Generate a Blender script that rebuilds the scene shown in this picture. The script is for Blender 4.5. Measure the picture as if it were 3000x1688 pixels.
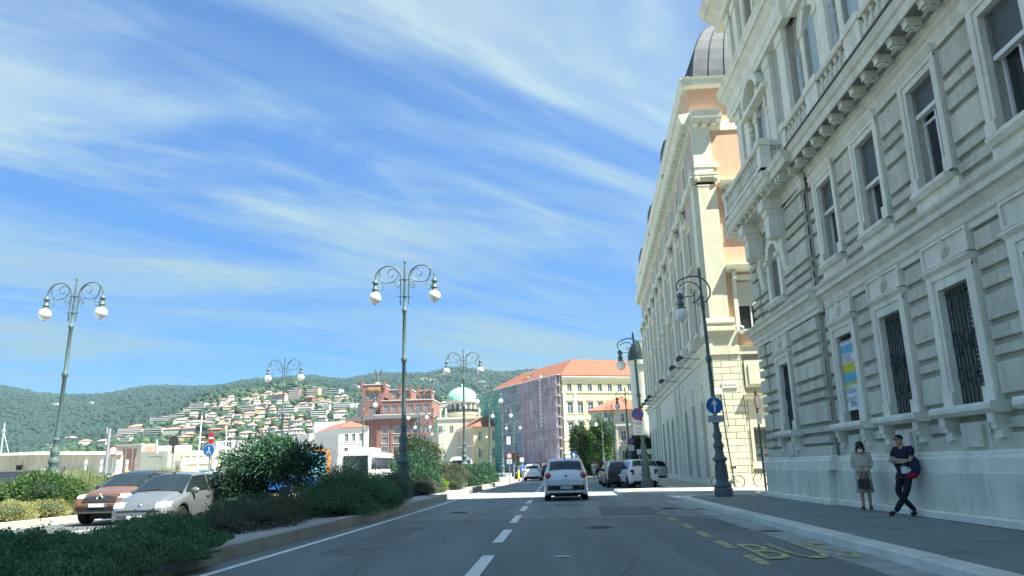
import bpy, math, random
import numpy as np
from mathutils import Matrix, Vector
sc = bpy.context.scene
for _o in list(bpy.data.objects): bpy.data.objects.remove(_o)
COL = sc.collection
RND = random.Random(7)
PI = math.pi

# ------------------------------------------------------------------ camera
EYE = 1.38
CAMR = np.array([[0.99788723, 0.03969895, 0.05143027], [0.05933243, -0.23430507, -0.97035086], [-0.02647154, 0.97135221, -0.23616548]])
cam = bpy.data.cameras.new('camera'); cam.lens = 25.908; cam.sensor_width = 36; cam.clip_start = 0.1; cam.clip_end = 12000
camo = bpy.data.objects.new('camera', cam); COL.objects.link(camo); sc.camera = camo
_m = Matrix([list(CAMR[i]) + [0] for i in range(3)] + [[0, 0, 0, 1]]); _m[2][3] = EYE
camo.matrix_world = _m

def at(x, y, Y):
    """the world point at distance Y seen at a point of the 3000-pixel-wide photograph"""
    d = CAMR @ np.array([x - 1500., -(y - 844.), -2159.]); p = d * (Y / d[1])
    return Vector((p[0], p[1], p[2] + EYE))

# ------------------------------------------------------------------ light and sky
SUN = Vector((0.92, -0.40, 1.60)).normalized()
elev = math.asin(SUN.z); az = math.atan2(SUN.x, SUN.y)      # az measured from +Y towards +X
sl = bpy.data.lights.new('sun', 'SUN'); sl.energy = 4.7; sl.angle = math.radians(0.5); sl.color = (1.0, 0.94, 0.84)
so = bpy.data.objects.new('sun', sl); COL.objects.link(so)
so.rotation_euler = SUN.to_track_quat('Z', 'Y').to_euler(); so.location = (60, -20, 90)
W = bpy.data.worlds.new('World'); sc.world = W; W.use_nodes = True
nt = W.node_tree; N = nt.nodes; L = nt.links; N.clear()
def nn(t, **k):
    n = N.new(t)
    for a, b in k.items(): setattr(n, a, b)
    return n
sky = nn('ShaderNodeTexSky', sky_type='NISHITA', sun_disc=False, sun_elevation=elev, sun_rotation=az, altitude=0, air_density=1.0, dust_density=0.2, ozone_density=2.6)
tc = nn('ShaderNodeTexCoord'); sep = nn('ShaderNodeSeparateXYZ'); L.new(tc.outputs['Generated'], sep.inputs[0])
def mth(op, a, b=None, clamp=False):
    n = nn('ShaderNodeMath', operation=op, use_clamp=clamp)
    for i, v in enumerate((a, b)):
        if v is None: continue
        if isinstance(v, (int, float)): n.inputs[i].default_value = v
        else: L.new(v, n.inputs[i])
    return n.outputs[0]
zz = mth('ADD', mth('MAXIMUM', sep.outputs[2], 0.0), 0.16)
comb = nn('ShaderNodeCombineXYZ'); L.new(mth('DIVIDE', sep.outputs[0], zz), comb.inputs[0]); L.new(mth('DIVIDE', sep.outputs[1], zz), comb.inputs[1])
def cloudnoise(rot, scl, scale, detail, rough, dist, lo, hi, off=(0, 0, 0)):
    mp = nn('ShaderNodeMapping', vector_type='TEXTURE'); L.new(comb.outputs[0], mp.inputs[0]); mp.inputs['Rotation'].default_value = (0, 0, rot); mp.inputs['Scale'].default_value = (1 / scl[0], 1 / scl[1], 1); mp.inputs['Location'].default_value = off
    nz = nn('ShaderNodeTexNoise'); L.new(mp.outputs[0], nz.inputs['Vector']); nz.inputs['Scale'].default_value = scale; nz.inputs['Detail'].default_value = detail
    nz.inputs['Roughness'].default_value = rough; nz.inputs['Distortion'].default_value = dist
    mr = nn('ShaderNodeMapRange'); mr.interpolation_type = 'SMOOTHSTEP'; L.new(nz.outputs[0], mr.inputs[0]); mr.inputs[1].default_value = lo; mr.inputs[2].default_value = hi
    return mr.outputs[0]
c1 = cloudnoise(math.radians(38), (0.55, 1.7, 1), 0.85, 8, 0.54, 1.0, 0.38, 0.64, (1.3, 0.35, 0))
c2 = cloudnoise(math.radians(44), (0.8, 3.0, 1), 1.3, 9, 0.60, 1.6, 0.42, 0.76, (3.1, 1.2, 0))
c3 = cloudnoise(math.radians(30), (0.8, 1.2, 1), 0.6, 4, 0.5, 0.2, 0.28, 0.52, (0.4, 2.0, 0))
mask = mth('ADD', mth('MULTIPLY', mth('MULTIPLY', c1, c3), 0.85), mth('MULTIPLY', c2, 0.52), True)
hz = nn('ShaderNodeMapRange'); L.new(sep.outputs[2], hz.inputs[0]); hz.inputs[1].default_value = 0.0; hz.inputs[2].default_value = 0.45; hz.inputs[3].default_value = 0.10; hz.inputs[4].default_value = 0.10
mask = mth('MINIMUM', mth('ADD', mth('MULTIPLY', mask, 0.80), hz.outputs[0]), 0.90)
tint = nn('ShaderNodeMix', data_type='RGBA', blend_type='MULTIPLY'); tint.inputs[0].default_value = 1.0
L.new(sky.outputs[0], tint.inputs[6]); tint.inputs[7].default_value = (0.128, 0.312, 0.515, 1)
mx = nn('ShaderNodeMix', data_type='RGBA'); L.new(mask, mx.inputs[0]); L.new(tint.outputs[2], mx.inputs[6]); mx.inputs[7].default_value = (1.32, 1.74, 1.93, 1)
low = nn('ShaderNodeMapRange'); L.new(sep.outputs[2], low.inputs[0]); low.inputs[1].default_value = 0.0; low.inputs[2].default_value = 0.42
lowc = nn('ShaderNodeMix', data_type='RGBA'); L.new(low.outputs[0], lowc.inputs[0]); lowc.inputs[6].default_value = (0.42, 0.56, 0.64, 1); lowc.inputs[7].default_value = (1, 1, 1, 1)
lowm = nn('ShaderNodeMix', data_type='RGBA', blend_type='MULTIPLY'); lowm.inputs[0].default_value = 1.0; L.new(mx.outputs[2], lowm.inputs[6]); L.new(lowc.outputs[2], lowm.inputs[7])
bg = nn('ShaderNodeBackground'); bg.inputs[1].default_value = 0.12; L.new(lowm.outputs[2], bg.inputs[0])
wo = nn('ShaderNodeOutputWorld'); L.new(bg.outputs[0], wo.inputs[0])
sc.view_settings.view_transform = 'Standard'; sc.view_settings.look = 'None'; sc.view_settings.exposure = 1.85; sc.view_settings.gamma = 1.0
sc.view_settings.use_curve_mapping = False
sc.render.engine = 'CYCLES'
sc.cycles.max_bounces = 6; sc.cycles.diffuse_bounces = 4; sc.cycles.transparent_max_bounces = 12; sc.cycles.volume_bounces = 0
sc.cycles.use_denoising = True

# ------------------------------------------------------------------ materials
MATS = {}
def mat(name, col, rough=0.8, var=0.12, scale=2.0, bump=0.0, bscale=30.0, metal=0.0, spec=0.4, rnd=0.0, stain=0.0, trans=0.0, alpha=1.0, coat=0.0, stretch=None, back=0.0, emit=None, speck=0.0, sscale=45):
    if name in MATS: return MATS[name]
    m = bpy.data.materials.new(name); m.use_nodes = True; t = m.node_tree; n = t.nodes; l = t.links
    b = n['Principled BSDF']; b.inputs['Roughness'].default_value = rough; b.inputs['Metallic'].default_value = metal
    b.inputs['Specular IOR Level'].default_value = spec
    if coat: b.inputs['Coat Weight'].default_value = coat; b.inputs['Coat Roughness'].default_value = 0.06
    if trans: b.inputs['Transmission Weight'].default_value = trans
    if alpha < 1: b.inputs['Alpha'].default_value = alpha
    geo = n.new('ShaderNodeNewGeometry'); vec = geo.outputs['Position']
    if stretch:
        mp = n.new('ShaderNodeMapping'); mp.inputs['Scale'].default_value = stretch; l.new(vec, mp.inputs[0]); vec = mp.outputs[0]
    def noise(s, d=5, r=0.6, v=vec):
        z = n.new('ShaderNodeTexNoise'); z.inputs['Scale'].default_value = s; z.inputs['Detail'].default_value = d; z.inputs['Roughness'].default_value = r; l.new(v, z.inputs['Vector']); return z.outputs[0]
    cur = None
    def mulby(sock, lo, hi, f0=0.3, f1=0.7):
        nonlocal cur
        mr = n.new('ShaderNodeMapRange'); l.new(sock, mr.inputs[0]); mr.inputs[1].default_value = f0; mr.inputs[2].default_value = f1; mr.inputs[3].default_value = lo; mr.inputs[4].default_value = hi
        mm = n.new('ShaderNodeVectorMath'); mm.operation = 'SCALE'
        if cur is None: mm.inputs[0].default_value = col[:3]
        else: l.new(cur, mm.inputs[0])
        l.new(mr.outputs[0], mm.inputs['Scale']); cur = mm.outputs[0]
    if var: mulby(noise(scale), 1 - var, 1 + var)
    if rnd:
        oi = n.new('ShaderNodeObjectInfo'); mulby(oi.outputs['Random'], 1 - rnd, 1 + rnd, 0, 1)
    if stain:
        mp = n.new('ShaderNodeMapping'); mp.inputs['Scale'].default_value = (1.6, 1.6, 0.22); l.new(geo.outputs['Position'], mp.inputs[0])
        mulby(noise(1.3, 6, 0.65, mp.outputs[0]), 1 - stain, 1.0, 0.32, 0.55)
        mulby(noise(9.0, 4, 0.6), 1 - stain * 0.35, 1.0, 0.35, 0.6)
    if speck: mulby(noise(sscale, 3, .7, geo.outputs['Position']), 1 - speck, 1 + speck * .6, 0.35, 0.65)
    if cur is None: b.inputs['Base Color'].default_value = (*col[:3], 1)
    else: l.new(cur, b.inputs['Base Color'])
    if bump:
        bp = n.new('ShaderNodeBump'); bp.inputs['Strength'].default_value = bump; bp.inputs['Distance'].default_value = 0.02
        l.new(noise(bscale, 4), bp.inputs['Height']); l.new(bp.outputs[0], b.inputs['Normal'])
    if back:    # thin leaves and cloth let some light through
        tr = n.new('ShaderNodeBsdfTranslucent'); mxs = n.new('ShaderNodeMixShader'); mxs.inputs[0].default_value = back
        if cur is None: tr.inputs[0].default_value = (*col[:3], 1)
        else: l.new(cur, tr.inputs[0])
        l.new(b.outputs[0], mxs.inputs[1]); l.new(tr.outputs[0], mxs.inputs[2]); l.new(mxs.outputs[0], n['Material Output'].inputs[0])
    if emit: b.inputs['Emission Color'].default_value = (*emit[:3], 1); b.inputs['Emission Strength'].default_value = emit[3]
    MATS[name] = m; return m
def flat(name, col, rough=0.6, **k): return mat(name, col, rough, var=k.pop('var', 0.05), **k)

# ------------------------------------------------------------------ mesh building
class MB:
    def __init__(s): s.v = []; s.f = []; s.m = []; s.T = Matrix.Identity(4); s.s = []; s.ts = True
    def _a(s, vs, fs, m=0, smooth=False):
        o = len(s.v); T = s.T
        s.v += [tuple(T @ Vector(p)) for p in vs]
        s.f += [tuple(i + o for i in f) for f in fs]; s.m += [m] * len(fs); s.s += [smooth] * len(fs)
    def box(s, x0, x1, y0, y1, z0, z1, m=0):
        s._a([(x0, y0, z0), (x1, y0, z0), (x1, y1, z0), (x0, y1, z0), (x0, y0, z1), (x1, y0, z1), (x1, y1, z1), (x0, y1, z1)],
             [(0, 3, 2, 1), (4, 5, 6, 7), (0, 1, 5, 4), (1, 2, 6, 5), (2, 3, 7, 6), (3, 0, 4, 7)], m)
    def bbox(s, x0, x1, y0, y1, z0, z1, c=0.02, m=0):
        """a stone with its front (-y) edges bevelled"""
        s._a([(x0, y1, z0), (x1, y1, z0), (x1, y1, z1), (x0, y1, z1), (x0, y0 + c, z0), (x1, y0 + c, z0), (x1, y0 + c, z1), (x0, y0 + c, z1),
              (x0 + c, y0, z0 + c), (x1 - c, y0, z0 + c), (x1 - c, y0, z1 - c), (x0 + c, y0, z1 - c)],
             [(0, 3, 2, 1), (0, 1, 5, 4), (1, 2, 6, 5), (2, 3, 7, 6), (3, 0, 4, 7), (4, 5, 9, 8), (5, 6, 10, 9), (6, 7, 11, 10), (7, 4, 8, 11), (8, 9, 10, 11)], m)
    def prism(s, pts, z0, z1, m=0):
        n = len(pts); s._a([(p[0], p[1], z0) for p in pts] + [(p[0], p[1], z1) for p in pts],
                           [tuple(range(n - 1, -1, -1)), tuple(range(n, 2 * n))] + [(i, (i + 1) % n, n + (i + 1) % n, n + i) for i in range(n)], m)
    def ext(s, pts, y0, y1, m=0):
        """polygon in xz (counter-clockwise seen from -y) pushed from y0 (front) to y1"""
        n = len(pts); s._a([(p[0], y0, p[1]) for p in pts] + [(p[0], y1, p[1]) for p in pts],
                           [tuple(range(n)), tuple(range(2 * n - 1, n - 1, -1))] + [(i, n + i, n + (i + 1) % n, (i + 1) % n) for i in range(n)], m)
    def sweep(s, prof, x0, x1, m=0, ma=0, mb=0):
        """profile [(y,z)] (outer side) closed to y=prof[0][0] back, along x; ma/mb mitre: x shift per unit -y at either end"""
        n = len(prof)
        s._a([(x0 + ma * y, y, z) for y, z in prof] + [(x1 - mb * y, y, z) for y, z in prof],
             [(i, (i + 1) % n, n + (i + 1) % n, n + i) for i in range(n)] + [tuple(range(n - 1, -1, -1)), tuple(range(n, 2 * n))], m)
    def lathe(s, prof, seg=12, c=(0, 0, 0), m=0, smooth=True, cap=True, r0=0.0):
        vs = []; n = len(prof)
        for r, z in prof:
            for k in range(seg):
                a = 2 * PI * k / seg + r0; vs.append((c[0] + r * math.cos(a), c[1] + r * math.sin(a), c[2] + z))
        fs = [(i * seg + k, i * seg + (k + 1) % seg, (i + 1) * seg + (k + 1) % seg, (i + 1) * seg + k) for i in range(n - 1) for k in range(seg)]
        s._a(vs, fs, m, smooth)
        if cap: s._a(vs[:seg], [tuple(range(seg - 1, -1, -1))], m); s._a(vs[-seg:], [tuple(range(seg))], m)
    def tube(s, pts, r, seg=6, m=0, closed=False):
        pts = [Vector(p) for p in pts]; n = len(pts); vs = []
        rr = r if isinstance(r, (list, tuple)) else [r] * n
        up = None
        for i, p in enumerate(pts):
            a = pts[(i - 1) % n] if (closed or i > 0) else p; b = pts[(i + 1) % n] if (closed or i < n - 1) else p
            t = (b - a).normalized() if (b - a).length > 1e-9 else Vector((0, 0, 1))
            if up is None:
                up = Vector((0, 0, 1)) if abs(t.z) < 0.9 else Vector((1, 0, 0))
            u = t.cross(up); u = u.normalized() if u.length > 1e-6 else Vector((1, 0, 0)); w = u.cross(t).normalized(); up = w
            for k in range(seg):
                an = 2 * PI * k / seg; vs.append(tuple(p + (u * math.cos(an) + w * math.sin(an)) * rr[i]))
        rng = n if closed else n - 1
        fs = [(i * seg + k, i * seg + (k + 1) % seg, ((i + 1) % n) * seg + (k + 1) % seg, ((i + 1) % n) * seg + k) for i in range(rng) for k in range(seg)]
        s._a(vs, fs, m, True)
        if not closed: s._a(vs[:seg], [tuple(range(seg - 1, -1, -1))], m); s._a(vs[-seg:], [tuple(range(seg))], m)
    def ball(s, c, r, seg=14, rings=8, m=0, sz=1.0, sy=1.0):
        prof = [(max(1e-3, math.sin(PI * i / rings)) * r, -math.cos(PI * i / rings) * r * sz) for i in range(rings + 1)]
        o = len(s.v); s.lathe(prof, seg, (0, 0, 0), m, True, False)
        # shift and squash in y
        for i in range(o, len(s.v)):
            p = s.T.inverted() @ Vector(s.v[i]); s.v[i] = tuple(s.T @ Vector((p.x + c[0], p.y * sy + c[1], p.z + c[2])))
    def quad(s, a, b, c, d, m=0): s._a([a, b, c, d], [(0, 1, 2, 3)], m)
    def arcplate(s, xc, zs, r, x0, x1, z1, y0, y1, m=0, seg=10):
        """wall piece between a semicircular arch (centre xc,zs) and the box x0..x1, z up to z1"""
        top = [(xc + r * math.cos(PI * k / seg), zs + r * math.sin(PI * k / seg)) for k in range(seg + 1)]   # right to left
        for k in range(seg):
            a, b = top[k], top[k + 1]
            xa = a[0] if k else x1; xb = b[0] if k < seg - 1 else x0
            s.ext([b, a, (xa, z1), (xb, z1)] if True else [], y0, y1, m)
        if x1 - xc > r + 1e-4: s.ext([(xc + r, zs), (x1, zs), (x1, z1)], y0, y1, m)
        if xc - x0 > r + 1e-4: s.ext([(x0, zs), (xc - r, zs), (x0, z1)], y0, y1, m)
    def ring(s, xc, zs, r0, r1, y0, y1, a0=0, a1=PI, seg=12, m=0):
        for k in range(seg):
            a = a0 + (a1 - a0) * k / seg; b = a0 + (a1 - a0) * (k + 1) / seg
            s.ext([(xc + r0 * math.cos(b), zs + r0 * math.sin(b)), (xc + r0 * math.cos(a), zs + r0 * math.sin(a)),
                   (xc + r1 * math.cos(a), zs + r1 * math.sin(a)), (xc + r1 * math.cos(b), zs + r1 * math.sin(b))], y0, y1, m)
    def wall(s, x0, x1, z0, z1, y, ops=(), depth=0.3, m=0, mr=None):
        """wall face at y with rectangular openings (x0,x1,z0,z1) that have reveals going back by depth"""
        xs = sorted({x0, x1, *[o[0] for o in ops], *[o[1] for o in ops]}); zs = sorted({z0, z1, *[o[2] for o in ops], *[o[3] for o in ops]})
        xs = [x for x in xs if x0 <= x <= x1]; zs = [z for z in zs if z0 <= z <= z1]
        for i in range(len(xs) - 1):
            for j in range(len(zs) - 1):
                cx = (xs[i] + xs[i + 1]) / 2; cz = (zs[j] + zs[j + 1]) / 2
                if any(o[0] < cx < o[1] and o[2] < cz < o[3] for o in ops): continue
                s.quad((xs[i], y, zs[j]), (xs[i + 1], y, zs[j]), (xs[i + 1], y, zs[j + 1]), (xs[i], y, zs[j + 1]), m)
        mr = m if mr is None else mr
        for a, b, c, d in [o[:4] for o in ops]:
            e = y + depth; a += .004; b -= .004; c += .004; d -= .004
            s.quad((a, y, c), (a, y, d), (a, e, d), (a, e, c), mr); s.quad((b, y, c), (b, e, c), (b, e, d), (b, y, d), mr)
            s.quad((a, y, d), (b, y, d), (b, e, d), (a, e, d), mr); s.quad((a, y, c), (a, e, c), (b, e, c), (b, y, c), mr)
    def mesh(s, name, mats):
        me = bpy.data.meshes.new(name); me.from_pydata(s.v, [], s.f)
        for m in mats: me.materials.append(m)
        if len(mats) > 1: me.polygons.foreach_set('material_index', s.m)
        me.polygons.foreach_set('use_smooth', s.s)
        if any(s.s): me.set_sharp_from_angle(angle=math.radians(42))
        me.update(); return me
    def build(s, name, mats, parent=None, loc=(0, 0, 0), rot=0.0, **k):
        if not isinstance(mats, (list, tuple)): mats = [mats]
        return put(name, s.mesh(name, mats), parent, loc, rot, **k)

def put(name, me, parent=None, loc=(0, 0, 0), rot=0.0, label=None, cat=None, group=None, kind=None, scale=None):
    o = bpy.data.objects.new(name, me); COL.objects.link(o); o.location = loc
    o.rotation_euler = rot if isinstance(rot, (tuple, list)) else (0, 0, rot)
    if scale: o.scale = scale if isinstance(scale, (tuple, list)) else (scale,) * 3
    if parent is not None: o.parent = parent
    if label: o['label'] = label
    if cat: o['category'] = cat
    if group: o['group'] = group
    if kind: o['kind'] = kind
    return o
def thing(name, label, cat, loc=(0, 0, 0), rot=0.0, group=None, scale=None):
    o = put(name, None, None, loc, rot, label, cat, group, None, scale); o.empty_display_size = 0.3; return o
def dup(root, loc, rot=None, label=None, scale=None):
    r = root.copy(); COL.objects.link(r); r.location = loc
    if rot is not None: r.rotation_euler = rot if isinstance(rot, (tuple, list)) else (0, 0, rot)
    if label: r['label'] = label
    if scale: r.scale = (scale,) * 3
    for ch in list(root.children):
        c = ch.copy(); COL.objects.link(c); c.parent = r
        for g in ch.children:
            d = g.copy(); COL.objects.link(d); d.parent = c
    return r
_font = {}
def text(s, size, m, parent, loc, rot, name='lettering', bold=0.0, sx=1.0):
    cu = bpy.data.curves.new('t', 'FONT'); cu.body = s; cu.size = size; cu.align_x = 'CENTER'; cu.align_y = 'CENTER'; cu.extrude = 0.001; cu.offset = bold; cu.resolution_u = 3
    o = bpy.data.objects.new('t', cu); COL.objects.link(o); bpy.context.view_layer.update()
    me = bpy.data.meshes.new_from_object(o.evaluated_get(bpy.context.evaluated_depsgraph_get())); bpy.data.objects.remove(o); bpy.data.curves.remove(cu)
    me.materials.clear(); me.materials.append(m)
    return put(name, me, parent, loc, rot, scale=(sx, 1, 1))

# window meshes, shared
_wc = {}
def window(parent, x, y, z, w, h, style='cross', fm=None, gm=None, T=None, name='window'):
    """window with frame and a pane sub-part; x centre, z sill, in the facade frame"""
    key = (round(w, 2), round(h, 2), style, fm.name, gm.name)
    if key not in _wc:
        b = MB(); t = 0.05 if w > 0.6 else 0.04; d = 0.06
        b.box(-w / 2, -w / 2 + t, 0, d, 0, h); b.box(w / 2 - t, w / 2, 0, d, 0, h); b.box(-w / 2 + t, w / 2 - t, 0, d, 0, t); b.box(-w / 2 + t, w / 2 - t, 0, d, h - t, h)
        if 'cross' in style or 'mull' in style: b.box(-t * .7, t * .7, -0.01, d, t, h - t)
        if 'cross' in style: b.box(-w / 2 + t, -t * .7, 0.0, d, h * .66 - t / 2, h * .66 + t / 2); b.box(t * .7, w / 2 - t, 0.0, d, h * .66 - t / 2, h * .66 + t / 2)
        if 'grid' in style:
            for k in range(1, 3 if w < 1.6 else 4):
                xx = -w / 2 + w * k / (3 if w < 1.6 else 4); b.box(xx - .02, xx + .02, 0, d, t, h - t)
            for k in range(1, 4): b.box(-w / 2 + t, w / 2 - t, .01, d - .005, h * k / 4 - .02, h * k / 4 + .02)
        p = MB(); p.quad((-w / 2 + .01, .05, .01), (w / 2 - .01, .05, .01), (w / 2 - .01, .05, h - .01), (-w / 2 + .01, .05, h - .01))
        _wc[key] = (b.mesh('window', [fm]), p.mesh('pane', [gm]))
    loc = Vector((x, y, z)); rot = 0.0
    if T is not None: loc = T @ loc; rot = T.to_euler().z
    o = put(name, _wc[key][0], parent, loc, rot); put('pane', _wc[key][1], o, (0, 0, 0)); return o

# leaves in numpy
def leafmesh(name, P, D, size, mats, aspect=2.2, midx=None, extra=None, seed=1, droop=0.0):
    """one small rhombic leaf per point P; D main direction; size per leaf"""
    r = np.random.default_rng(seed); n = len(P)
    D = D / np.maximum(np.linalg.norm(D, axis=1, keepdims=True), 1e-6)
    q = r.normal(size=(n, 3)); S = np.cross(D, q); S /= np.maximum(np.linalg.norm(S, axis=1, keepdims=True), 1e-6)
    sz = np.broadcast_to(np.asarray(size, float), (n,))[:, None]
    a = P; b = P + D * sz * .5 + S * sz * .5 / aspect; c = P + D * sz; d = P + D * sz * .5 - S * sz * .5 / aspect
    V = np.stack([a, b, c, d], 1).reshape(-1, 3); F = np.arange(n * 4).reshape(n, 4)
    ev = np.zeros((0, 3)); ef = []
    if extra: ev = np.array(extra.v); ef = [tuple(i + n * 4 for i in f) for f in extra.f]
    allv = np.vstack([V, ev]) if len(ev) else V
    me = bpy.data.meshes.new(name)
    me.vertices.add(len(allv)); me.vertices.foreach_set('co', allv.astype(np.float32).ravel())
    loops = np.concatenate([F.ravel(), np.array([i for f in ef for i in f], dtype=int)]) if ef else F.ravel()
    me.loops.add(len(loops)); me.loops.foreach_set('vertex_index', loops.astype(np.int32))
    tot = np.concatenate([np.full(n, 4), np.array([len(f) for f in ef], dtype=int)]) if ef else np.full(n, 4)
    st = np.concatenate([[0], np.cumsum(tot)[:-1]])
    me.polygons.add(len(tot)); me.polygons.foreach_set('loop_start', st.astype(np.int32)); me.polygons.foreach_set('loop_total', tot.astype(np.int32))
    mi = np.zeros(len(tot), dtype=np.int32)
    if midx is not None: mi[:n] = midx
    if ef: mi[n:] = len(mats) - 1
    for m in mats: me.materials.append(m)
    me.polygons.foreach_set('material_index', mi)
    me.update(calc_edges=True); return me
def blobs(n, c, r, rg, shell=0.6, floor=None):
    """n points in an ellipsoid, more of them near its surface; returns points and outward directions"""
    d = rg.normal(size=(n, 3)); d /= np.linalg.norm(d, axis=1, keepdims=True)
    k = 1 - shell * rg.random((n, 1)) ** 2.2
    P = np.array(c) + d * k * np.array(r)
    if floor is not None: P[:, 2] = np.maximum(P[:, 2], floor + rg.random(n) * .06)
    return P, d
# ------------------------------------------------------------------ shared materials
stoneA = mat('limestone', (0.70, 0.70, 0.575), .85, .10, 1.2, .25, 25, stain=.20)
roughA = mat('picked_limestone', (0.64, 0.645, 0.52), .95, .12, 1.5, 1.0, 38, speck=.16, sscale=26, rnd=.09, stain=.20)
smoothA = mat('dressed_limestone', (0.77, 0.77, 0.64), .8, .08, 1.5, .15, 30, rnd=.05, stain=.16)
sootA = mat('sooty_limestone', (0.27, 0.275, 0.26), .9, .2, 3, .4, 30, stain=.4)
ironM = mat('black_iron', (0.035, 0.055, 0.055), .55, .15, 8)
glassM = mat('window_glass', (0.02, 0.03, 0.035), .06, 0, spec=.7)
glassG = mat('grey_window_glass', (0.09, 0.12, 0.13), .12, .1, 1.0, spec=.7)
whiteP = mat('white_paint', (0.72, 0.73, 0.70), .5, .05, 6)
lampM = mat('lamp_green_iron', (0.085, 0.135, 0.13), .45, .12, 6, .1, 60)
globeM = mat('opal_glass', (0.78, 0.80, 0.76), .25, .04, 3, spec=.5)
asphalt = mat('asphalt', (0.235, 0.275, 0.26), .9, .20, 1.3, .9, 90, speck=.20, sscale=22, stretch=(1, .10, 1))
asphaltD = mat('asphalt_newer', (0.19, 0.23, 0.22), .88, .18, 1.3, .9, 100, speck=.22, sscale=22, stretch=(1, .10, 1))
blackM = flat('black_rubber', (0.012, 0.013, 0.014), .7)
steelM = mat('galvanised_steel', (0.32, 0.35, 0.36), .5, .1, 4, metal=.4)

# ------------------------------------------------------------------ right-hand palace, in shade
XA, YA = 8.0, 28.0
palace = thing('stone_palace', 'grey rusticated palace with barred ground floor windows and long balcony, filling the right edge', 'building', (XA, YA, 0), -PI / 2)
def px(Y): return YA - Y
PAV = px(21.75)                                                     # the corner pavilion stands 0.2 m proud
WIN = [px(y) for y in (20.35, 17.5, 14.65, 11.8, 8.95, 6.1)]; WPAV = px(25.15)
XEND = px(2.0)
def stepped(x0, x1, y): return y - (0.2 if x1 <= PAV + .01 else 0.0)
def both(mb, prof, x0=0.0, x1=XEND, m=0):
    """moulding along the whole facade, breaking forward round the pavilion; profile y is relative to the wall"""
    yo = min(p[0] for p in prof)
    mb.sweep([(y - 0.2, z) for y, z in prof], x0 + (yo if x0 == 0 else 0), PAV - yo * 0, m) if x0 < PAV else None
    # the pavilion's return is closed by running the proud part on by its own projection
    mb.sweep([(y - 0.2, z) for y, z in prof], PAV, PAV - yo, m) if x0 < PAV else None
    mb.sweep(prof, PAV - yo if x0 < PAV else x0, x1, m)
W_ = MB()   # carcass walls
hw = 0.55
gops = [(x - hw, x + hw, 2.3, 4.65) for x in WIN]; pop = (WPAV - .48, WPAV + .48, 2.3, 4.5)
W_.wall(PAV, XEND, 0, 10.2, 0.06, gops + [(x - hw, x + hw, 6.8, 9.1) for x in WIN], .5)
W_.wall(0, PAV, 0, 10.2, -.14, [pop, (WPAV - .5, WPAV + .5, 6.75, 8.75)], .5)
W_.quad((PAV, -.14, 0), (PAV, .06, 0), (PAV, .06, 10.2), (PAV, -.14, 10.2))
W_.wall(PAV, XEND, 10.2, 20.3, 0.15, [(x - .5, x + .5, 11.9, 14.9) for x in WIN] + [(x - .5, x + .5, 16.9, 18.9) for x in WIN], .45)
W_.wall(0, PAV, 10.2, 20.3, -.06, [(WPAV - .5, WPAV + .5, 11.3, 14.3), (WPAV - .5, WPAV + .5, 16.9, 18.9)], .45)
W_.quad((PAV, -.06, 10.2), (PAV, .15, 10.2), (PAV, .15, 20.3), (PAV, -.06, 20.3))
W_.quad((0, 14, 0), (0, -.14, 0), (0, -.14, 20.3), (0, 14, 20.3))
W_.quad((0, 14, 0), (0, 14, 20.3), (70, 14, 20.3), (70, 14, 0))
W_.box(XEND, 70, .06, 14, 0, 20.3)                                   # the rest of the front, behind the camera
W_.box(.3, 69.5, .9, 13.5, 20.3, 31.0)                               # attic block added out of view, raised so its shadow covers the median
W_.build('wall', mat('groove_shade_limestone', (.44, .45, .38), .92, .12, 1.2, .4, 30, stain=.3), palace)  # darker backing colour: groove shade painted in, with some dirt
# base: kerb stone, dado panels, sloping cap
b = MB(); both(b, [(.06, .1), (-.42, .1), (-.42, .27), (-.38, .3), (.06, .3)]); b.build('plinth', smoothA, palace)
def dado(x0, x1, n, y):
    wd = (x1 - x0) / n
    for k in range(n):
        q = MB(); q.bbox(0, wd - .012, y - .0, y + .3, 0, .76, .012); q.build('dado_stone', stoneA, palace, (x0 + k * wd, 0, .3))
dado(0, PAV, 7, -.46); dado(PAV + .0, PAV + .26, 1, -.26); dado(PAV + .26, XEND, 16, -.26)
b = MB(); both(b, [(.06, 1.06), (-.24, 1.06), (-.24, 1.32), (-.18, 1.36), (-.18, 1.42), (-.12, 1.46), (.06, 1.46)]); b.build('base_course', smoothA, palace)
b = MB(); both(b, [(.06, 1.46), (-.08, 1.46), (-.08, 1.74), (.06, 1.74)]); b.build('band', roughA, palace)

# rusticated courses
def pier(x0, x1, cuts, y, big=True, split=None):
    for i in range(len(cuts) - 1):
        z0, z1 = cuts[i], cuts[i + 1]; tall = z1 - z0 > .5
        g = .06
        wd = x1 - x0
        pieces = [(x0, x1)] if (tall or wd < .8) else [(x0, x0 + wd * .5 + RND.uniform(-.08, .08)), None]
        if pieces[-1] is None: pieces[-1] = (pieces[0][1] + .012, x1)
        for a, c in pieces:
            q = MB(); q.bbox(0, c - a, y, y + .1 + .05, g, z1 - z0 - g, .014); q.build('rusticated_stone', roughA, palace, (a, 0, z0))
CG = [1.76, 2.07, 2.36, 3.04, 3.33, 3.69, 4.28, 4.64, 5.02, 5.5]
CF = [6.25, 6.57, 6.9, 7.21, 7.9, 8.31, 8.65, 9.33, 9.6]
ed = [PAV + .02] + sum([[x - .92, x + .92] for x in WIN], []) + [XEND]
for k in range(0, len(ed) - 1, 2):
    if ed[k + 1] - ed[k] > .2: pier(ed[k], ed[k + 1], CG, -.03); 
ed = [PAV + .02] + sum([[x - .85, x + .85] for x in WIN], []) + [XEND]
for k in range(0, len(ed) - 1, 2): pier(ed[k], ed[k + 1], CF, -.03)
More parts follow.
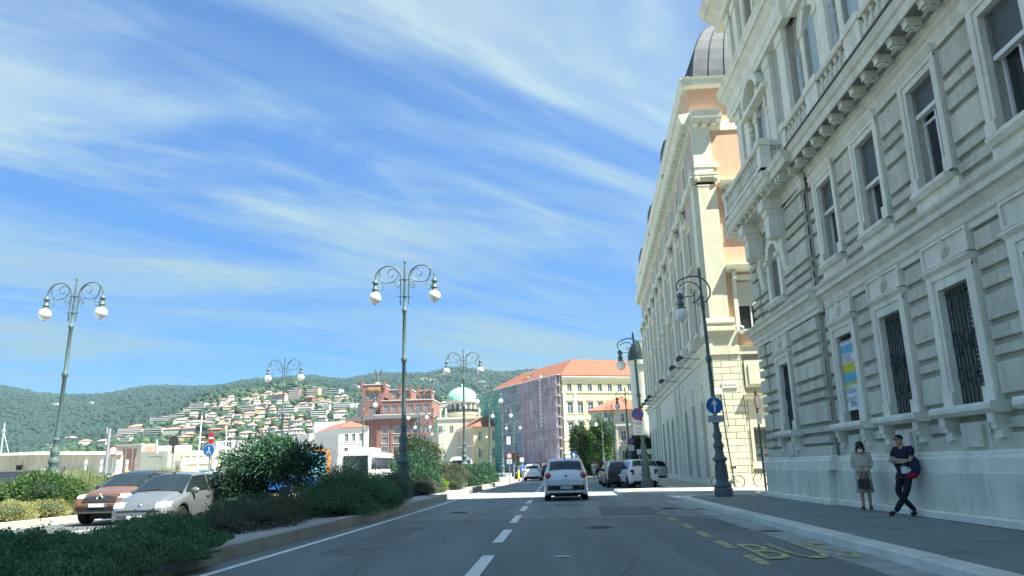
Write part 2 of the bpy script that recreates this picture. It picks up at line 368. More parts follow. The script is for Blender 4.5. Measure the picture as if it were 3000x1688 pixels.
for a, c in ((WPAV + .95, PAV), (1.05, WPAV - .95), (0.0, .98)):
    pier(a, c, CG, -.27 if a > .5 else -.31)
    pier(a, c, CF, -.25 if a > .5 else -.30)

# ground-floor windows: surround, sill, brackets, niche, hood and lozenge panel
def surround(b, x, z0, z1, hw, w, y, foot=True):
    for s in (-1, 1):
        xa, xb = sorted((x + s * hw, x + s * (hw + w))); b.box(xa, xb, y, .3 if y > -.1 else .1, z0, z1)
        xa, xb = sorted((x + s * (hw + .1), x + s * (hw + w))); b.box(xa, xb, y - .035, y, z0, z1 + w - .06)
        if foot: xa, xb = sorted((x + s * (hw - .02), x + s * (hw + w + .03))); b.box(xa, xb, y - .06, y, z0, z0 + .3)
    b.box(x - hw - w, x + hw + w, y, .1, z1, z1 + w); b.box(x - hw - w, x + hw + w, y - .036, y, z1 + w - .12, z1 + w)
slatM = mat('pale_shutter_slats', (.60, .64, .62), .6, .08, 4)
blindM = mat('rolled_blind_slats', (.10, .12, .12), .5, .1, 4)
def grille(b, x, z0, z1, hw, y):
    n = 8 if hw > .5 else 7; w = 2 * hw
    for k in range(n + 1):
        xx = x - hw + w * k / n; b.box(xx - .012, xx + .012, y - .012, y + .012, z0, z1 - .02)
    for z in (z0 + .05, z0 + .42, z0 + .75, z1 - .55, z1 - .1): b.box(x - hw, x + hw, y - .012, y + .012, z - .012, z + .012)
    for k in range(5):
        cx = x - hw + w * (k + .5) / 5
        b.tube([(cx + .095 * math.cos(a * PI / 5), y - .02, z0 + .585 + .14 * math.sin(a * PI / 5)) for a in range(10)], .014, 4, closed=True)
    for k in range(3):
        cx = x - hw + w * (k + .5) / 3
        b.tube([(cx + .14 * math.cos(a * PI / 5), y - .03, z0 + 1.22 + .24 * math.sin(a * PI / 5)) for a in range(10)], .02, 4, closed=True)
        b.ball((cx, y - .03, z0 + 1.22), .045, 6, 4)
    for k in range(4):
        cx = x - hw + w * (k + .5) / 4
        b.tube([(cx + .1 * math.cos(a * PI / 4), y - .02, z1 - .3 + .16 * math.sin(a * PI / 4)) for a in range(8)], .012, 4, closed=True)
def gf_window(x, hw, y, z1, wide=1.1, grid=True, banner=False):
    b = MB(); surround(b, x, 2.3, z1, hw, .32, y - .04)
    b.sweep([(.06, z1 + .31), (y - .07, z1 + .31), (y - .16, z1 + .40), (y - .16, z1 + .44), (.06, z1 + .44)], x - hw - .36, x + hw + .36)
    b.build('window_surround', smoothA, palace)
    b = MB(); b.sweep([(.06, 2.1), (y - .24, 2.1), (y - .33, 2.17), (y - .33, 2.24), (y - .30, 2.3), (.06, 2.3)], x - wide, x + wide); b.build('sill', smoothA, palace)
    for s in (-1, 1):
        q = MB(); q.box(-.11, .11, y - .22, .06, .17, .34); q.box(-.09, .09, y - .18, .06, .06, .17); q.box(-.12, .12, y - .12, .06, -.10, .06); q.build('bracket', smoothA, palace, (x + s * (wide - .25), 0, 1.76))
    b = MB(); b.box(x - .5, x + .5, y - .06, .06, 1.47, 1.98); b.box(x - .34, x + .34, y - .13, y - .06, 1.52, 1.9)
    b.build('apron_panel', stoneA, palace)
    q = MB(); q.box(x - hw, x + hw, .44, .46, 2.3, z1, 0)
    for k in range(24): zz_ = 2.32 + (z1 - 2.34) * k / 24; q.box(x - hw + .03, x + hw - .03, .41, .44, zz_, zz_ + .06, 1)
    q.build('shutter', [glassM, slatM], palace)
    if not banner or True:
        q = MB(); grille(q, x, 2.3, z1, hw, y + .12); q.build('grille', ironM, palace)
    if grid:
        b = MB(); zt = z1 + .48
        b.box(x - hw - .34, x + hw + .34, y - .05, .06, zt, zt + .5)
        b.box(x - hw - .34, x + hw + .34, y - .10, y - .05, zt + .44, zt + .5); b.box(x - hw - .34, x + hw + .34, y - .10, y - .05, zt, zt + .05)
        for s in (-1, 1): xa, xb = sorted((x + s * (hw + .34), x + s * (hw + .26))); b.box(xa, xb, y - .10, y - .05, zt + .05, zt + .44)
        b.build('frieze_panel', smoothA, palace)
        q = MB()
        for r_, ya, yb in ((.245, y - .10, y - .05), (.20, y - .14, y - .10), (.14, y - .155, y - .14)): q.ext([(x - r_ * .8, zt + .25), (x, zt + .25 - r_), (x + r_ * .8, zt + .25), (x, zt + .25 + r_)], ya, yb)
        q.build('lozenge', smoothA, palace)
for x in WIN: gf_window(x, hw, -.04, 4.65, 1.1)
gf_window(WPAV, .48, -.26, 4.5, .95)
# ground-floor cornice
both_prof = [(.06, 5.5), (-.07, 5.5), (-.07, 5.62), (-.13, 5.66), (-.13, 5.78), (-.16, 5.82), (-.24, 5.92), (-.34, 5.94), (-.34, 6.06), (-.42, 6.12), (-.44, 6.17), (-.10, 6.24), (.06, 6.24)]
b = MB(); both(b, both_prof); b.build('string_cornice', smoothA, palace)
b = MB(); both(b, [(.06, 9.36), (-.05, 9.36), (-.05, 9.7), (-.1, 9.74), (-.1, 9.84), (-.2, 9.92), (.06, 9.92)]); b.build('architrave', smoothA, palace)
# first-floor windows
for i, x in enumerate(WIN):
    b = MB(); surround(b, x, 6.8, 9.1, hw, .26, -.07)
    b.sweep([(.06, 9.345), (-.12, 9.345), (-.2, 9.46), (-.2, 9.5), (.06, 9.5)], x - hw - .3, x + hw + .3); b.build('window_surround', smoothA, palace)
    b = MB(); b.sweep([(.3, 6.62), (-.16, 6.62), (-.24, 6.7), (-.24, 6.78), (.3, 6.8)], x - hw - .16, x + hw + .16); b.box(x - hw - .3, x + hw + .3, -.06, .06, 6.25, 6.62); b.build('sill', smoothA, palace)
    fo = window(palace, x, .21, 6.8, 1.08, 2.28, 'cross', whiteP, glassM)
    drop = (.75, 1.05, .55, .8, .4, .6)[i]
    q = MB()
    for k in range(int(drop / .06)): z = 9.08 - k * .06; q.box(x - hw + .03, x + hw - .03, .13, .155, z - .052, z)
    q.build('rolled_blind', blindM, palace)
    q = MB(); q.box(x - hw + .02, x + hw - .02, .07, .2, 9.08 - drop - .09, 9.08 - drop); q.build('blind_rail', whiteP, palace)
# the pavilion's arched first-floor window
b = MB(); x = WPAV
b.arcplate(x, 8.22, .5, x - .5, x + .5, 8.76, -.15, .2); b.ring(x, 8.22, .5, .82, -.26, -.14)
for s in (-1, 1): xa, xb = sorted((x + s * .5, x + s * .82)); b.box(xa, xb, -.26, -.14, 6.75, 8.1); b.box(xa - .05, xb + .05, -.34, -.14, 8.1, 8.24)
b.sweep([(.1, 6.5), (-.36, 6.5), (-.46, 6.6), (-.46, 6.68), (.1, 6.72)], x - .8, x + .8); b.build('arched_surround', smoothA, palace)
window(palace, x, .12, 6.75, 1.0, 2.2, 'cross', whiteP, glassG)

# main cornice carrying the long balcony
b = MB(); both(b, [(.15, 9.92), (-.22, 9.92), (-.28, 9.98), (-.28, 10.04), (-.62, 10.06), (-.62, 10.02), (-.66, 10.02), (-.66, 10.24), (-.72, 10.28), (-.76, 10.4), (-.76, 10.44), (-.2, 10.5), (.15, 10.5)]); b.build('main_cornice', stoneA, palace)
q = MB(); q.ext([(-.1, 10.05), (-.1, 9.86), (.1, 9.86), (.1, 10.05)], -.58, -.26); q.box(-.12, .12, -.6, -.25, 9.99, 10.05); q.ball((0, -.44, 9.84), .085, 8, 5, sz=.6); q.box(-.06, .06, -.54, -.32, 9.80, 9.84)
mm = q.mesh('modillion', [stoneA]); x = PAV + .25
k = 0
while x < XEND: put('modillion', mm, palace, (x, 0, 0)); x += .70
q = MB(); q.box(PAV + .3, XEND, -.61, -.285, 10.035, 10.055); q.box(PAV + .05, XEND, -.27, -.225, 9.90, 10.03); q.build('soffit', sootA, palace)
for x in (5.75, 6.05): put('modillion', mm, palace, (x, -.2, 0))
q = MB(); q.tube([(PAV + .6, -.80, 10.47), (XEND, -.80, 10.47)], .035, 5); q.build('cable', mat('grey_cable', (.12, .13, .13)), palace)
# balustrades between pedestals
balprof = [(.07, 0), (.08, .03), (.045, .07), (.115, .2), (.125, .28), (.085, .42), (.045, .5), (.07, .54), (.075, .6), (.075, .64)]
q = MB(); q.lathe(balprof, 8); balm = q.mesh('baluster', [stoneA])
def balustrade(x0, x1, y, z, n, inner=True):
    b = MB(); b.box(x0, x1, y - .12, y + .12, z, z + .14); b.build('balustrade_base', smoothA, palace)
    b = MB(); b.sweep([(y + .13, z + .78), (y - .12, z + .78), (y - .15, z + .84), (y - .15, z + .92), (y - .10, z + .96), (y + .13, z + .96)], x0, x1); b.build('handrail', smoothA, palace)
    for k in range(n): put('baluster', balm, palace, (x0 + (x1 - x0) * (k + .5) / n, y, z + .14))
def pedestal(x0, x1, y0, y1, z):
    b = MB(); b.box(x0, x1, y0, y1, z, z + .78); b.box(x0 - .05, x1 + .05, y0 - .05, y1, z + .78, z + 1.0); b.box(x0 - .04, x1 + .04, y0 - .04, y1, z, z + .1); b.build('pedestal', smoothA, palace)
for i, x in enumerate(WIN):
    balustrade(x - .98, x + .98, -.5, 10.5, 6)
    pedestal(x + .98, x + 1.87, -.62, .12, 10.5)
pedestal(PAV + .05, WIN[0] - .98, -.62, .12, 10.5)
# second floor: arched windows, reeded panels, pilasters
blind2 = mat('pale_blue_blind', (.45, .56, .58), .6, .05, 4)
relief = mat('carved_relief', (.40, .45, .44), .9, .35, 7, 1.0, 14)
def arched(x, y, zs, zp, r, zsill, drop):
    b = MB(); zt = 14.95 if zp > 13 else 99
    b.arcplate(x, zp, r, x - r, x + r, zp + r + .1, y - .01, y + .44)
    b.ring(x, zp, r, r + .26, y - .04, y); b.ring(x, zp, r + .26, r + .36, y - .07, y)
    for s in (-1, 1):
        xa, xb = sorted((x + s * r, x + s * (r + .3))); b.box(xa, xb, y - .04, y, zsill, zp); b.box(xa - .02, xb + .05, y - .09, y, zp - .14, zp + .02)
    b.ext([(x - .12, zp + r - .02), (x + .12, zp + r - .02), (x + .18, zp + r + .46), (x - .18, zp + r + .46)], y - .12, y)
    b.build('arched_surround', smoothA, palace)
    window(palace, x, y + .2, zsill, 2 * r, zp + r - zsill, 'mull', whiteP, glassM)
    q = MB(); z = zp + r - .02
    while z > zp + r - drop: q.box(x - r + .02, x + r - .02, y + .12, y + .145, z - .045, z); z -= .055
    q.build('rolled_blind', blind2, palace)
for i, x in enumerate(WIN):
    arched(x, .15, 11.9, 14.3, .5, 11.9, (2.3, 2.9, 1.9, 2.6, 2.2, 2.2)[i])
    for s in (-1, 1):
        q = MB(); q.box(-.16, .16, .09, .15, 0, 1.75); q.box(-.12, .12, .07, .09, .04, 1.71); q.build('relief_panel', relief, palace, (x + s * 1.03, 0, 12.0))
for x in [w + 1.425 for w in WIN]:
    b = MB(); b.box(x - .24, x + .24, -.06, .15, 10.5, 15.0); b.box(x - .3, x + .3, -.12, .15, 11.3, 11.5); b.box(x - .3, x + .3, -.14, .15, 14.7, 15.0); b.build('pilaster', smoothA, palace)
for x in (PAV - .32, .35, 1.35, 4.4):
    b = MB(); b.box(x - .32, x + .32, -.2, -.06, 10.5, 15.0); b.box(x - .36, x + .36, -.24, -.06, 14.6, 14.95); b.box(x - .36, x + .36, -.24, -.06, 10.5, 11.5); b.build('pilaster', smoothA, palace)
arched(WPAV, -.06, 11.3, 13.75, .5, 11.3, 1.5)
q = MB(); q.ring(WPAV, 14.0, .95, 1.2, -.45, -.06, PI * .1, PI * .9, 10); q.box(WPAV - 1.5, WPAV + 1.5, -.4, -.06, 14.0, 14.15); q.build('curved_pediment', smoothA, palace)
for s in (-1, 1):
    q = MB()
    for k in range(7): q.ball((RND.uniform(-.16, .16), -.1, RND.uniform(-.5, .5)), RND.uniform(.07, .13), 7, 5)
    q.build('carved_ornament', smoothA, palace, (WPAV + s * 1.2, -.02, 13.2))
    q = MB()
    for k in range(6): q.ball((RND.uniform(-.12, .12), -.1, RND.uniform(-.5, .5)), RND.uniform(.06, .11), 7, 5)
    q.build('carved_ornament', smoothA, palace, (WPAV + s * 1.25, -.02, 14.6))
ent = [(.15, 15.0), (-.12, 15.0), (-.12, 15.2), (-.17, 15.24), (-.17, 15.7), (-.25, 15.78), (-.38, 15.95), (-.46, 15.97), (-.46, 16.12), (-.56, 16.25), (-.1, 16.36), (.15, 16.36)]
b = MB(); both(b, ent); b.build('entablature', smoothA, palace)
for x in WIN + [WPAV]:
    y = .15 if x != WPAV else -.06
    b = MB(); surround(b, x, 16.9, 18.9, .5, .25, y - .08, False); b.build('window_surround', smoothA, palace)
    window(palace, x, y + .3, 16.9, 1.0, 2.0, 'cross', whiteP, glassM)
for x in [w + 1.425 for w in WIN] + [PAV - .32, .35, 1.35, 4.4]:
    y = .15 if x > PAV else -.06; b = MB(); b.box(x - .26, x + .26, y - .16, y, 16.36, 19.4); b.box(x - .32, x + .32, y - .22, y, 18.95, 19.3); b.box(x - .3, x + .3, y - .2, y, 16.36, 16.9); b.build('pilaster', smoothA, palace)
b = MB(); both(b, [(.15, 19.4), (-.2, 19.4), (-.25, 19.7), (-.6, 19.95), (-.75, 19.97), (-.75, 20.15), (-.9, 20.32), (.15, 20.45)]); b.build('roof_cornice', smoothA, palace)
# the pavilion's balcony on consoles
yo = -1.08; xa, xb = .3, 5.5
b = MB(); prof = [(-.14, 9.95), (yo + .12, 9.95), (yo + .06, 10.02), (yo + .06, 10.16), (yo, 10.2), (yo - .04, 10.4), (-.14, 10.5)]
b.sweep(prof, xa, xb); b.box(xa + .08, xb - .08, yo + .3, -.2, 9.80, 9.95); b.build('balcony_slab', stoneA, palace)
for k in range(9):
    xx = xa + .3 + k * (xb - xa - .6) / 8; q = MB(); q.box(-.07, .07, yo + .16, yo + .34, 9.84, 9.95); q.build('dentil', stoneA, palace, (xx, 0, 0))
balustrade(xa + .35, xb - .35, yo + .12, 10.5, 14)
for x in (xa + .0, xb - .36): pedestal(x, x + .36, yo, yo + .34, 10.5)
for x, sgn in ((xa + .16, 1), (xb - .16, 1)):
    for k in range(3): put('baluster', balm, palace, (x, yo + .45 + k * .14, 10.64))
    b = MB(); b.box(x - .1, x + .1, yo + .34, -.3, 10.5, 10.64); b.box(x - .13, x + .13, yo + .34, -.3, 11.28, 11.46); b.build('handrail', smoothA, palace)
for x in (WPAV - 1.35, WPAV + 1.35):
    b = MB(); w = .3
    b.box(x - w, x + w, yo + .2, -.14, 9.45, 9.80); b.box(x - w + .03, x + w - .03, yo + .3, -.14, 9.25, 9.45); b.box(x - w + .06, x + w - .06, yo + .36, -.14, 8.55, 9.25)
    for k in range(5): b.T = Matrix.Identity(4); b.tube([(x - w + .06, yo + .42 + k * .07, 8.53), (x + w - .06, yo + .42 + k * .07, 8.53)], .04, 6)
    pts = [(yo + .74, 8.55), (yo + .70, 8.2), (-.3, 7.5), (-.14, 7.3), (-.14, 8.55)]
    b.sweep([(y, z) for y, z in pts[::-1]], x - w + .08, x + w - .08)
    b.build('console', smoothA, palace)

# banner on the second window's grille
BN = thing('hanging_banner', 'tall white poster banner with cyan and yellow bands hanging over a barred ground floor window', 'banner', (XA, YA, 0), -PI / 2)
xw = WIN[0]; segs = [(2.62, 3.28, 'w'), (3.28, 3.36, 'y'), (3.36, 3.62, 'c'), (3.62, 3.88, 'y'), (3.88, 4.15, 'w'), (4.15, 4.38, 'c'), (4.38, 4.5, 'w')]
bc = {'w': flat('banner_white', (.68, .73, .76)), 'y': flat('banner_yellow', (.52, .50, .03)), 'c': flat('banner_cyan', (.10, .38, .52))}
for a, c, k in segs:
    q = MB(); n = 8
    for i in range(n):
        x0 = xw - .48 + .96 * i / n; x1 = xw - .48 + .96 * (i + 1) / n; f = lambda xx: -.02 + .015 * math.sin((xx - xw) * 9)
        q.quad((x0, f(x0), a), (x1, f(x1), a), (x1, f(x1), c), (x0, f(x0), c))
    q.build('banner_band', bc[k], BN)
txm = flat('print_grey', (.22, .25, .27)); q = MB()
for z in (4.44, 4.10, 4.04, 3.98, 3.92, 3.24, 3.18, 3.13, 3.08, 2.95, 2.90, 2.85):
    wl = RND.uniform(.35, .8); q.box(xw - .42, xw - .42 + wl, -.042, -.038, z, z + .018)
for k in range(9): x0 = xw - .15 + k * .045; q.box(x0, x0 + .015, -.042, -.038, 2.72, 2.72 + RND.uniform(.05, .14))
q.build('lettering', txm, BN)
q = MB(); q.tube([(xw - .5, -.03, 4.5), (xw + .5, -.03, 4.5)], .012, 5); q.build('rope', ironM, BN)
# ------------------------------------------------------------------ peach building across the side street
stucco = mat('pale_green_stucco', (0.70, 0.73, 0.60), .85, .06, 1.5, .2, 60, stain=.12)
cream = mat('cream_ashlar', (0.66, 0.66, 0.50), .85, .05, 1.5, .3, 70, rnd=.05, stain=.12)
peach = mat('peach_stucco', (0.70, 0.45, 0.30), .85, .06, 1.2, .3, 60, stain=.10)
leadM = mat('lead_sheet', (0.09, 0.11, 0.125), .65, .25, 1.2, .1, 10, stain=.15)
XP, YP = 8.1, 38.0; AP = math.radians(2.9); LP = 47.0
pink = thing('corner_palazzo', 'peach and pale corner building with giant pilasters and lead dome beyond the grey palace', 'building', (XP, YP, 0))
TF = Matrix.Translation((LP * math.sin(AP), LP * math.cos(AP), 0)) @ Matrix.Rotation(-PI / 2 - AP, 4, 'Z')   # road front; x runs from the far end to the corner
cols = [4.2, 8.1, 12.0, 16.5, 21.0, 24.9, 28.8, 33.3, 37.2, 41.1, 45.0]
fx = lambda s: LP - s
SD = 24.0
# side face (towards the camera)
b = MB()
win2 = (1.62, 2.95, 7.95, 10.6); winl = (1.75, 3.0, 1.35, 2.9); win3 = (1.75, 2.9, 13.3, 15.3)
wl = MB(); wl.wall(1.0, SD, 6.95, 22.0, .12, [win2, win3] + [(x, x + 1.2, z, z + 2.4) for x in (6, 10, 14, 18) for z in (8.0, 13)], .3); wl.build('wall', peach, pink)
wl = MB(); wl.box(.06, 1.02, .11, .5, 19.2, 21.9); wl.build('attic_wall', peach, pink)
wl = MB(); wl.box(1.0, SD, .05, .12, 19.13, 19.73); wl.build('string_course', stucco, pink)
# ashlar blocks of the ground storey: pier and bay
wl = MB(); wl.wall(0, 1.45, 0, 6.95, .03); wl.wall(1.45, SD, 0, 6.95, .10, [winl], .3); wl.build('backing_wall', flat('mortar', (.22, .22, .19)), pink)
def courses(x0, x1, z0, n, y, m, par, holes=(), L_=.86, H=.325):
    for r in range(n):
        z = z0 + r * H; x = x0 - (L_ * .5 if (r + par) % 2 else 0)
        while x < x1 - .02:
            a, c = max(x, x0), min(x + L_, x1); x += L_
            if c - a < .08: continue
            if any(c > h[0] and a < h[1] and z + H > h[2] and z < h[3] for h in holes):
                for h in holes:
                    if z + H > h[2] and z < h[3] and c > h[0] and a < h[1]:
                        for a2, c2 in ((a, min(c, h[0])), (max(a, h[1]), c)):
                            if c2 - a2 > .08: q = MB(); q.bbox(0, c2 - a2 - .02, 0, .1, .01, H - .01, .012); q.build('ashlar_block', m, pink, (a2, y, z))
                continue
            key = round(c - a, 2)
            if key not in _ash: q = MB(); q.bbox(.008, c - a - .012, 0, .1, .01, H - .014, .014); _ash[key] = q.mesh('ashlar_block', [m])
            put('ashlar_block', _ash[key], pink, (a, y, z))
_ash = {}
courses(0, 1.42, .5, 19, -.03, cream, 0)
courses(1.45, 4.2, .5, 19, .05, cream, 1, [(1.45, 4.2, 4.55, 4.95), (1.6, 3.1, .9, 4.6), (1.55, 2.7, 4.95, 6.4)])
b = MB(); b.box(1.6, 3.1, .03, .12, 3.0, 4.4); b.box(1.6, 1.74, .0, .1, 1.2, 3.0); b.box(3.0, 3.1, 0, .1, 1.2, 3.0); b.box(1.55, 3.15, -.02, .12, 1.0, 1.32)
b.sweep([(.1, 4.36), (-.05, 4.4), (-.25, 4.52), (-.28, 4.62), (.1, 4.66)], 1.42, 3.6); b.build('window_surround', cream, pink)
greyG = mat('green_grey_window_frame', (.13, .16, .14), .5, .05)
window(pink, 2.38, .2, 1.35, 1.22, 1.55, 'grid', greyG, glassG)
b = MB(); b.box(1.6, 3.0, -.0, .12, 5.0, 6.35); b.box(1.78, 2.85, -.05, .0, 5.15, 6.15); b.build('blind_panel', cream, pink)
b = MB(); b.box(-.1, 1.5, -.12, .1, .15, .5); b.box(1.5, SD, -.04, .12, .15, .5); b.build('plinth', cream, pink)
b = MB(); b.box(-.08, 1.42, -.10, .05, 6.68, 7.12); b.box(-.04, 1.4, -.06, .05, 7.12, 7.9); b.box(1.42, SD, -.02, .12, 6.68, 7.05); b.sweep([(.1, 7.05), (-.06, 7.05), (-.10, 7.13), (.1, 7.16)], 1.42, SD); b.build('ledge', cream, pink)
# corner pilaster with base and ionic capital
b = MB(); b.box(.08, 1.08, -.08, .14, 8.55, 15.85); b.build('pilaster_shaft', cream, pink)
b = MB(); b.sweep([(.1, 7.9), (-.26, 7.9), (-.26, 8.1), (-.2, 8.14), (-.2, 8.24), (-.28, 8.3), (-.28, 8.4), (-.14, 8.5), (-.12, 8.58), (.1, 8.58)], -.14, 1.3); b.build('pilaster_base', cream, pink)
def capital(T, w, z, parent, big=True):
    b = MB(); b.T = T
    b.box(-w / 2, w / 2, -.1, .1, z - .28, z - .2); b.box(-w / 2 - .04, w / 2 + .04, -.14, .1, z, z + .22); b.box(-w / 2 - .14, w / 2 + .14, -.22, .1, z + .34, z + .46)
    for s in (-1, 1):
        R = .2 if big else .13
        for k, r in enumerate((R, R * .66, R * .3)): b.T = T @ Matrix.Translation((s * (w / 2 + .02), -.14 - k * .035, z + .16)) @ Matrix.Rotation(PI / 2, 4, 'X'); b.lathe([(r, -.02), (r, .03)], 12)
        b.T = T
    b.box(-w / 2, w / 2, -.2, .0, z + .2, z + .34); b.build('ionic_capital', cream if big else stucco, parent)
capital(Matrix.Translation((.58, 0, 0)), 1.0, 16.12, pink)
b = MB(); b.box(.0, 1.0, -.06, .14, 16.6, 19.25); b.box(-.02, 1.3, -.1, .1, 16.95, 17.15); b.build('pier', stucco, pink)
# windows with hoods on the side face
for (x0, x1, z0, z1) in (win2, win3):
    b = MB(); b.box(x0 - .2, x0, -.02, .14, z0 - .15, z1 + .25); b.box(x1, x1 + .2, -.02, .14, z0 - .15, z1 + .25); b.box(x0, x1, -.02, .14, z1, z1 + .25); b.box(x0 - .2, x1 + .2, -.05, .14, z0 - .2, z0)
    b.sweep([(.12, z1 + .4), (-.2, z1 + .5), (-.42, z1 + .56), (-.45, z1 + .72), (.12, z1 + .8)], x0 - .5, x1 + .5); b.box(x0 - .2, x0 - .02, -.3, .1, z1 + .05, z1 + .42); b.box(x1 + .02, x1 + .2, -.3, .1, z1 + .05, z1 + .42)
    b.build('window_surround', stucco, pink)
    window(pink, (x0 + x1) / 2, .2, z0, x1 - x0, z1 - z0, 'cross', whiteP, glassM)
q = MB(); q.box(1.66, 2.9, .1, .14, 9.2, 10.5); q.build('roller_blind', flat('cream_blind', (.5, .5, .42)), pink)
for x in (6, 10, 14, 18):
    for z in (8.0, 13): window(pink, x + .6, .3, z, 1.2, 2.4, 'cross', whiteP, glassM)
# lamp-arm box at the window foot, name plate, meter box
q = MB(); q.ball((1.62, -.2, 8.0), .13, 8, 6); q.box(1.65, 2.1, -.22, -.1, 7.78, 7.9); q.build('floodlight', flat('grey_plastic', (.4, .42, .42)), pink)
q = MB(); q.box(.38, 1.16, -.08, -.03, 4.98, 5.26); np_ = q.build('name_plate', flat('name_plate_stone', (.62, .64, .58)), pink)
q = MB()
for k in range(16):
    if k % 6 != 5: q.box(.46 + k * .038, .484 + k * .038, -.084, -.08, 5.095, 5.145)
q.build('lettering', txm, np_)
q = MB(); q.box(-.12, .1, -.16, -.03, 4.66, 5.0); q.box(.12, .36, -.14, -.03, 4.68, 4.96); q.build('meter_box', whiteP, pink)
# attic, cornices
b = MB()
main = [(.1, 19.2), (-.1, 19.25), (-.14, 19.5), (-.5, 19.55), (-.5, 19.62), (-.56, 19.68), (-.6, 20.0), (-.66, 20.1), (.1, 20.2)]
b.sweep(main, -.0, 1.62); b.T = TF; b.sweep(main, 0, LP + .1); b.build('main_cornice', stucco, pink)
q = MB(); q.box(-.12, .12, -.46, -.1, 19.3, 19.54); q.box(-.14, .14, -.5, -.1, 19.5, 19.56); mo = q.mesh('bracket', [stucco])
for x in (.18, .68, 1.18): put('bracket', mo, pink, (x, 0, 0))
for k in range(60):
    x = LP - .5 - k * .78
    if x > 0: put('bracket', mo, pink, TF @ Vector((x, 0, 0)), TF.to_euler().z)
top = [(.1, 21.7), (-.25, 21.75), (-.3, 21.85), (-.34, 22.1), (-.42, 22.2), (.1, 22.3)]
b = MB(); b.sweep(top, -.3, SD); b.T = TF; b.sweep(top, 0, LP + .3); b.build('gutter_cornice', stucco, pink)
b = MB(); b.T = TF; b.box(0, LP - .12, .02, .5, 20.1, 21.8); b.build('attic_wall', peach, pink)
# road front
b = MB(); b.T = TF
arch = [(fx(s) - .75, fx(s) + .75, .15, 4.75) for s in cols]
small = [(fx(s) - .22, fx(s) + .22, 4.95, 5.7) for s in cols[:3]]
b.wall(0, LP, 0, 7.6, 0, arch + small, .45); b.build('rusticated_wall', stucco, pink)
b = MB(); b.T = TF
ups = [(fx(s) - .6, fx(s) + .6, 8.5, 11.0) for s in cols] + [(fx(s) - .55, fx(s) + .55, 12.4, 14.6) for s in cols] + [(fx(s) - .5, fx(s) + .5, 17.1, 18.7) for s in cols]
b.wall(0, LP, 7.6, 19.3, 0.08, ups, .3); b.build('upper_wall', mat('faded_peach_stucco', (.50, .44, .38), .85, .05, 1.3, .2, 60, stain=.12), pink)
darkd = mat('dark_green_door', (.03, .045, .045), .5, .15, 2)
for i, s in enumerate(cols):
    x = fx(s); b = MB(); b.T = TF
    b.arcplate(x, 4.0, .75, x - .75, x + .75, 4.76, -.01, .44); b.ring(x, 4.0, .75, .95, -.06, 0); b.box(x - .95, x - .75, -.06, 0, .5, 4.0); b.box(x + .75, x + .95, -.06, 0, .5, 4.0)
    b.build('arched_surround', stucco, pink)
    q = MB(); q.T = TF; q.box(x - .75, x + .75, .4, .44, .15, 4.7, 0); q.box(x - .03, x + .03, .36, .4, .15, 4.7, 1); q.box(x - .75, x + .75, .36, .4, 3.1, 3.2, 1); q.build('door', [glassM, darkd], pink)
    window(pink, x, .34, 8.5, 1.2, 2.5, 'cross', whiteP, glassG, TF); window(pink, x, .34, 12.4, 1.1, 2.2, 'cross', whiteP, glassG, TF); window(pink, x, .34, 17.1, 1.0, 1.6, 'cross', whiteP, glassG, TF)
    b = MB(); b.T = TF
    for z0, z1, w in ((8.5, 11.0, .6), (12.4, 14.6, .55), (17.1, 18.7, .5)):
        b.box(x - w - .18, x - w, -.02, .08, z0 - .1, z1 + .2); b.box(x + w, x + w + .18, -.02, .08, z0 - .1, z1 + .2); b.box(x - w, x + w, -.02, .08, z1, z1 + .2); b.box(x - w - .25, x + w + .25, -.14, .08, z0 - .22, z0 - .08)
    b.sweep([(.08, 11.35), (-.3, 11.45), (-.34, 11.6), (.08, 11.66)], x - .95, x + .95)
    if i % 2: b.ext([(x - .95, 11.66), (x + .95, 11.66), (x, 12.1)], -.3, .08)
    b.sweep([(.08, 14.9), (-.22, 15.0), (-.26, 15.1), (.08, 15.16)], x - .8, x + .8)
    b.build('window_surround', stucco, pink)
    if i < 3: q = MB(); q.T = TF; q.box(x - .3, x + .3, -.04, .0, 5.7, 5.8); q.box(x - .3, x - .22, -.04, 0, 4.9, 5.7); q.box(x + .22, x + .3, -.04, 0, 4.9, 5.7); q.box(x - .22, x + .22, .2, .22, 4.95, 5.7); q.build('vent_window', stucco, pink)
pil = [2.15 - 1.5, 6.15, 10.05, 14.0, 19.0, 22.95, 26.85, 31.0, 35.5, 39.15, 43.05, 46.6]
for s in pil:
    x = fx(s); b = MB(); b.T = TF; w = .42 if s > 1 else .5
    b.box(x - w, x + w, -.16, .1, 8.5, 16.0); b.box(x - w - .12, x + w + .12, -.26, .1, 7.75, 8.45); b.box(x - w - .05, x + w + .05, -.2, .1, 16.55, 17.0); b.build('pilaster_shaft', stucco, pink)
    capital(TF @ Matrix.Translation((x, -.08, 0)), 2 * w, 16.05, pink, False)
for s0, s1 in ((14.6, 18.4), (31.4, 35.2)):
    for r in range(18):
        for xq in (fx(s1), fx(s0) - 1.0): q = MB(); q.T = TF; q.bbox(xq, xq + 1.0, -.14, .02, .5 + r * .38, .5 + r * .38 + .355, .02); q.build('quoin_stone', stucco, pink)
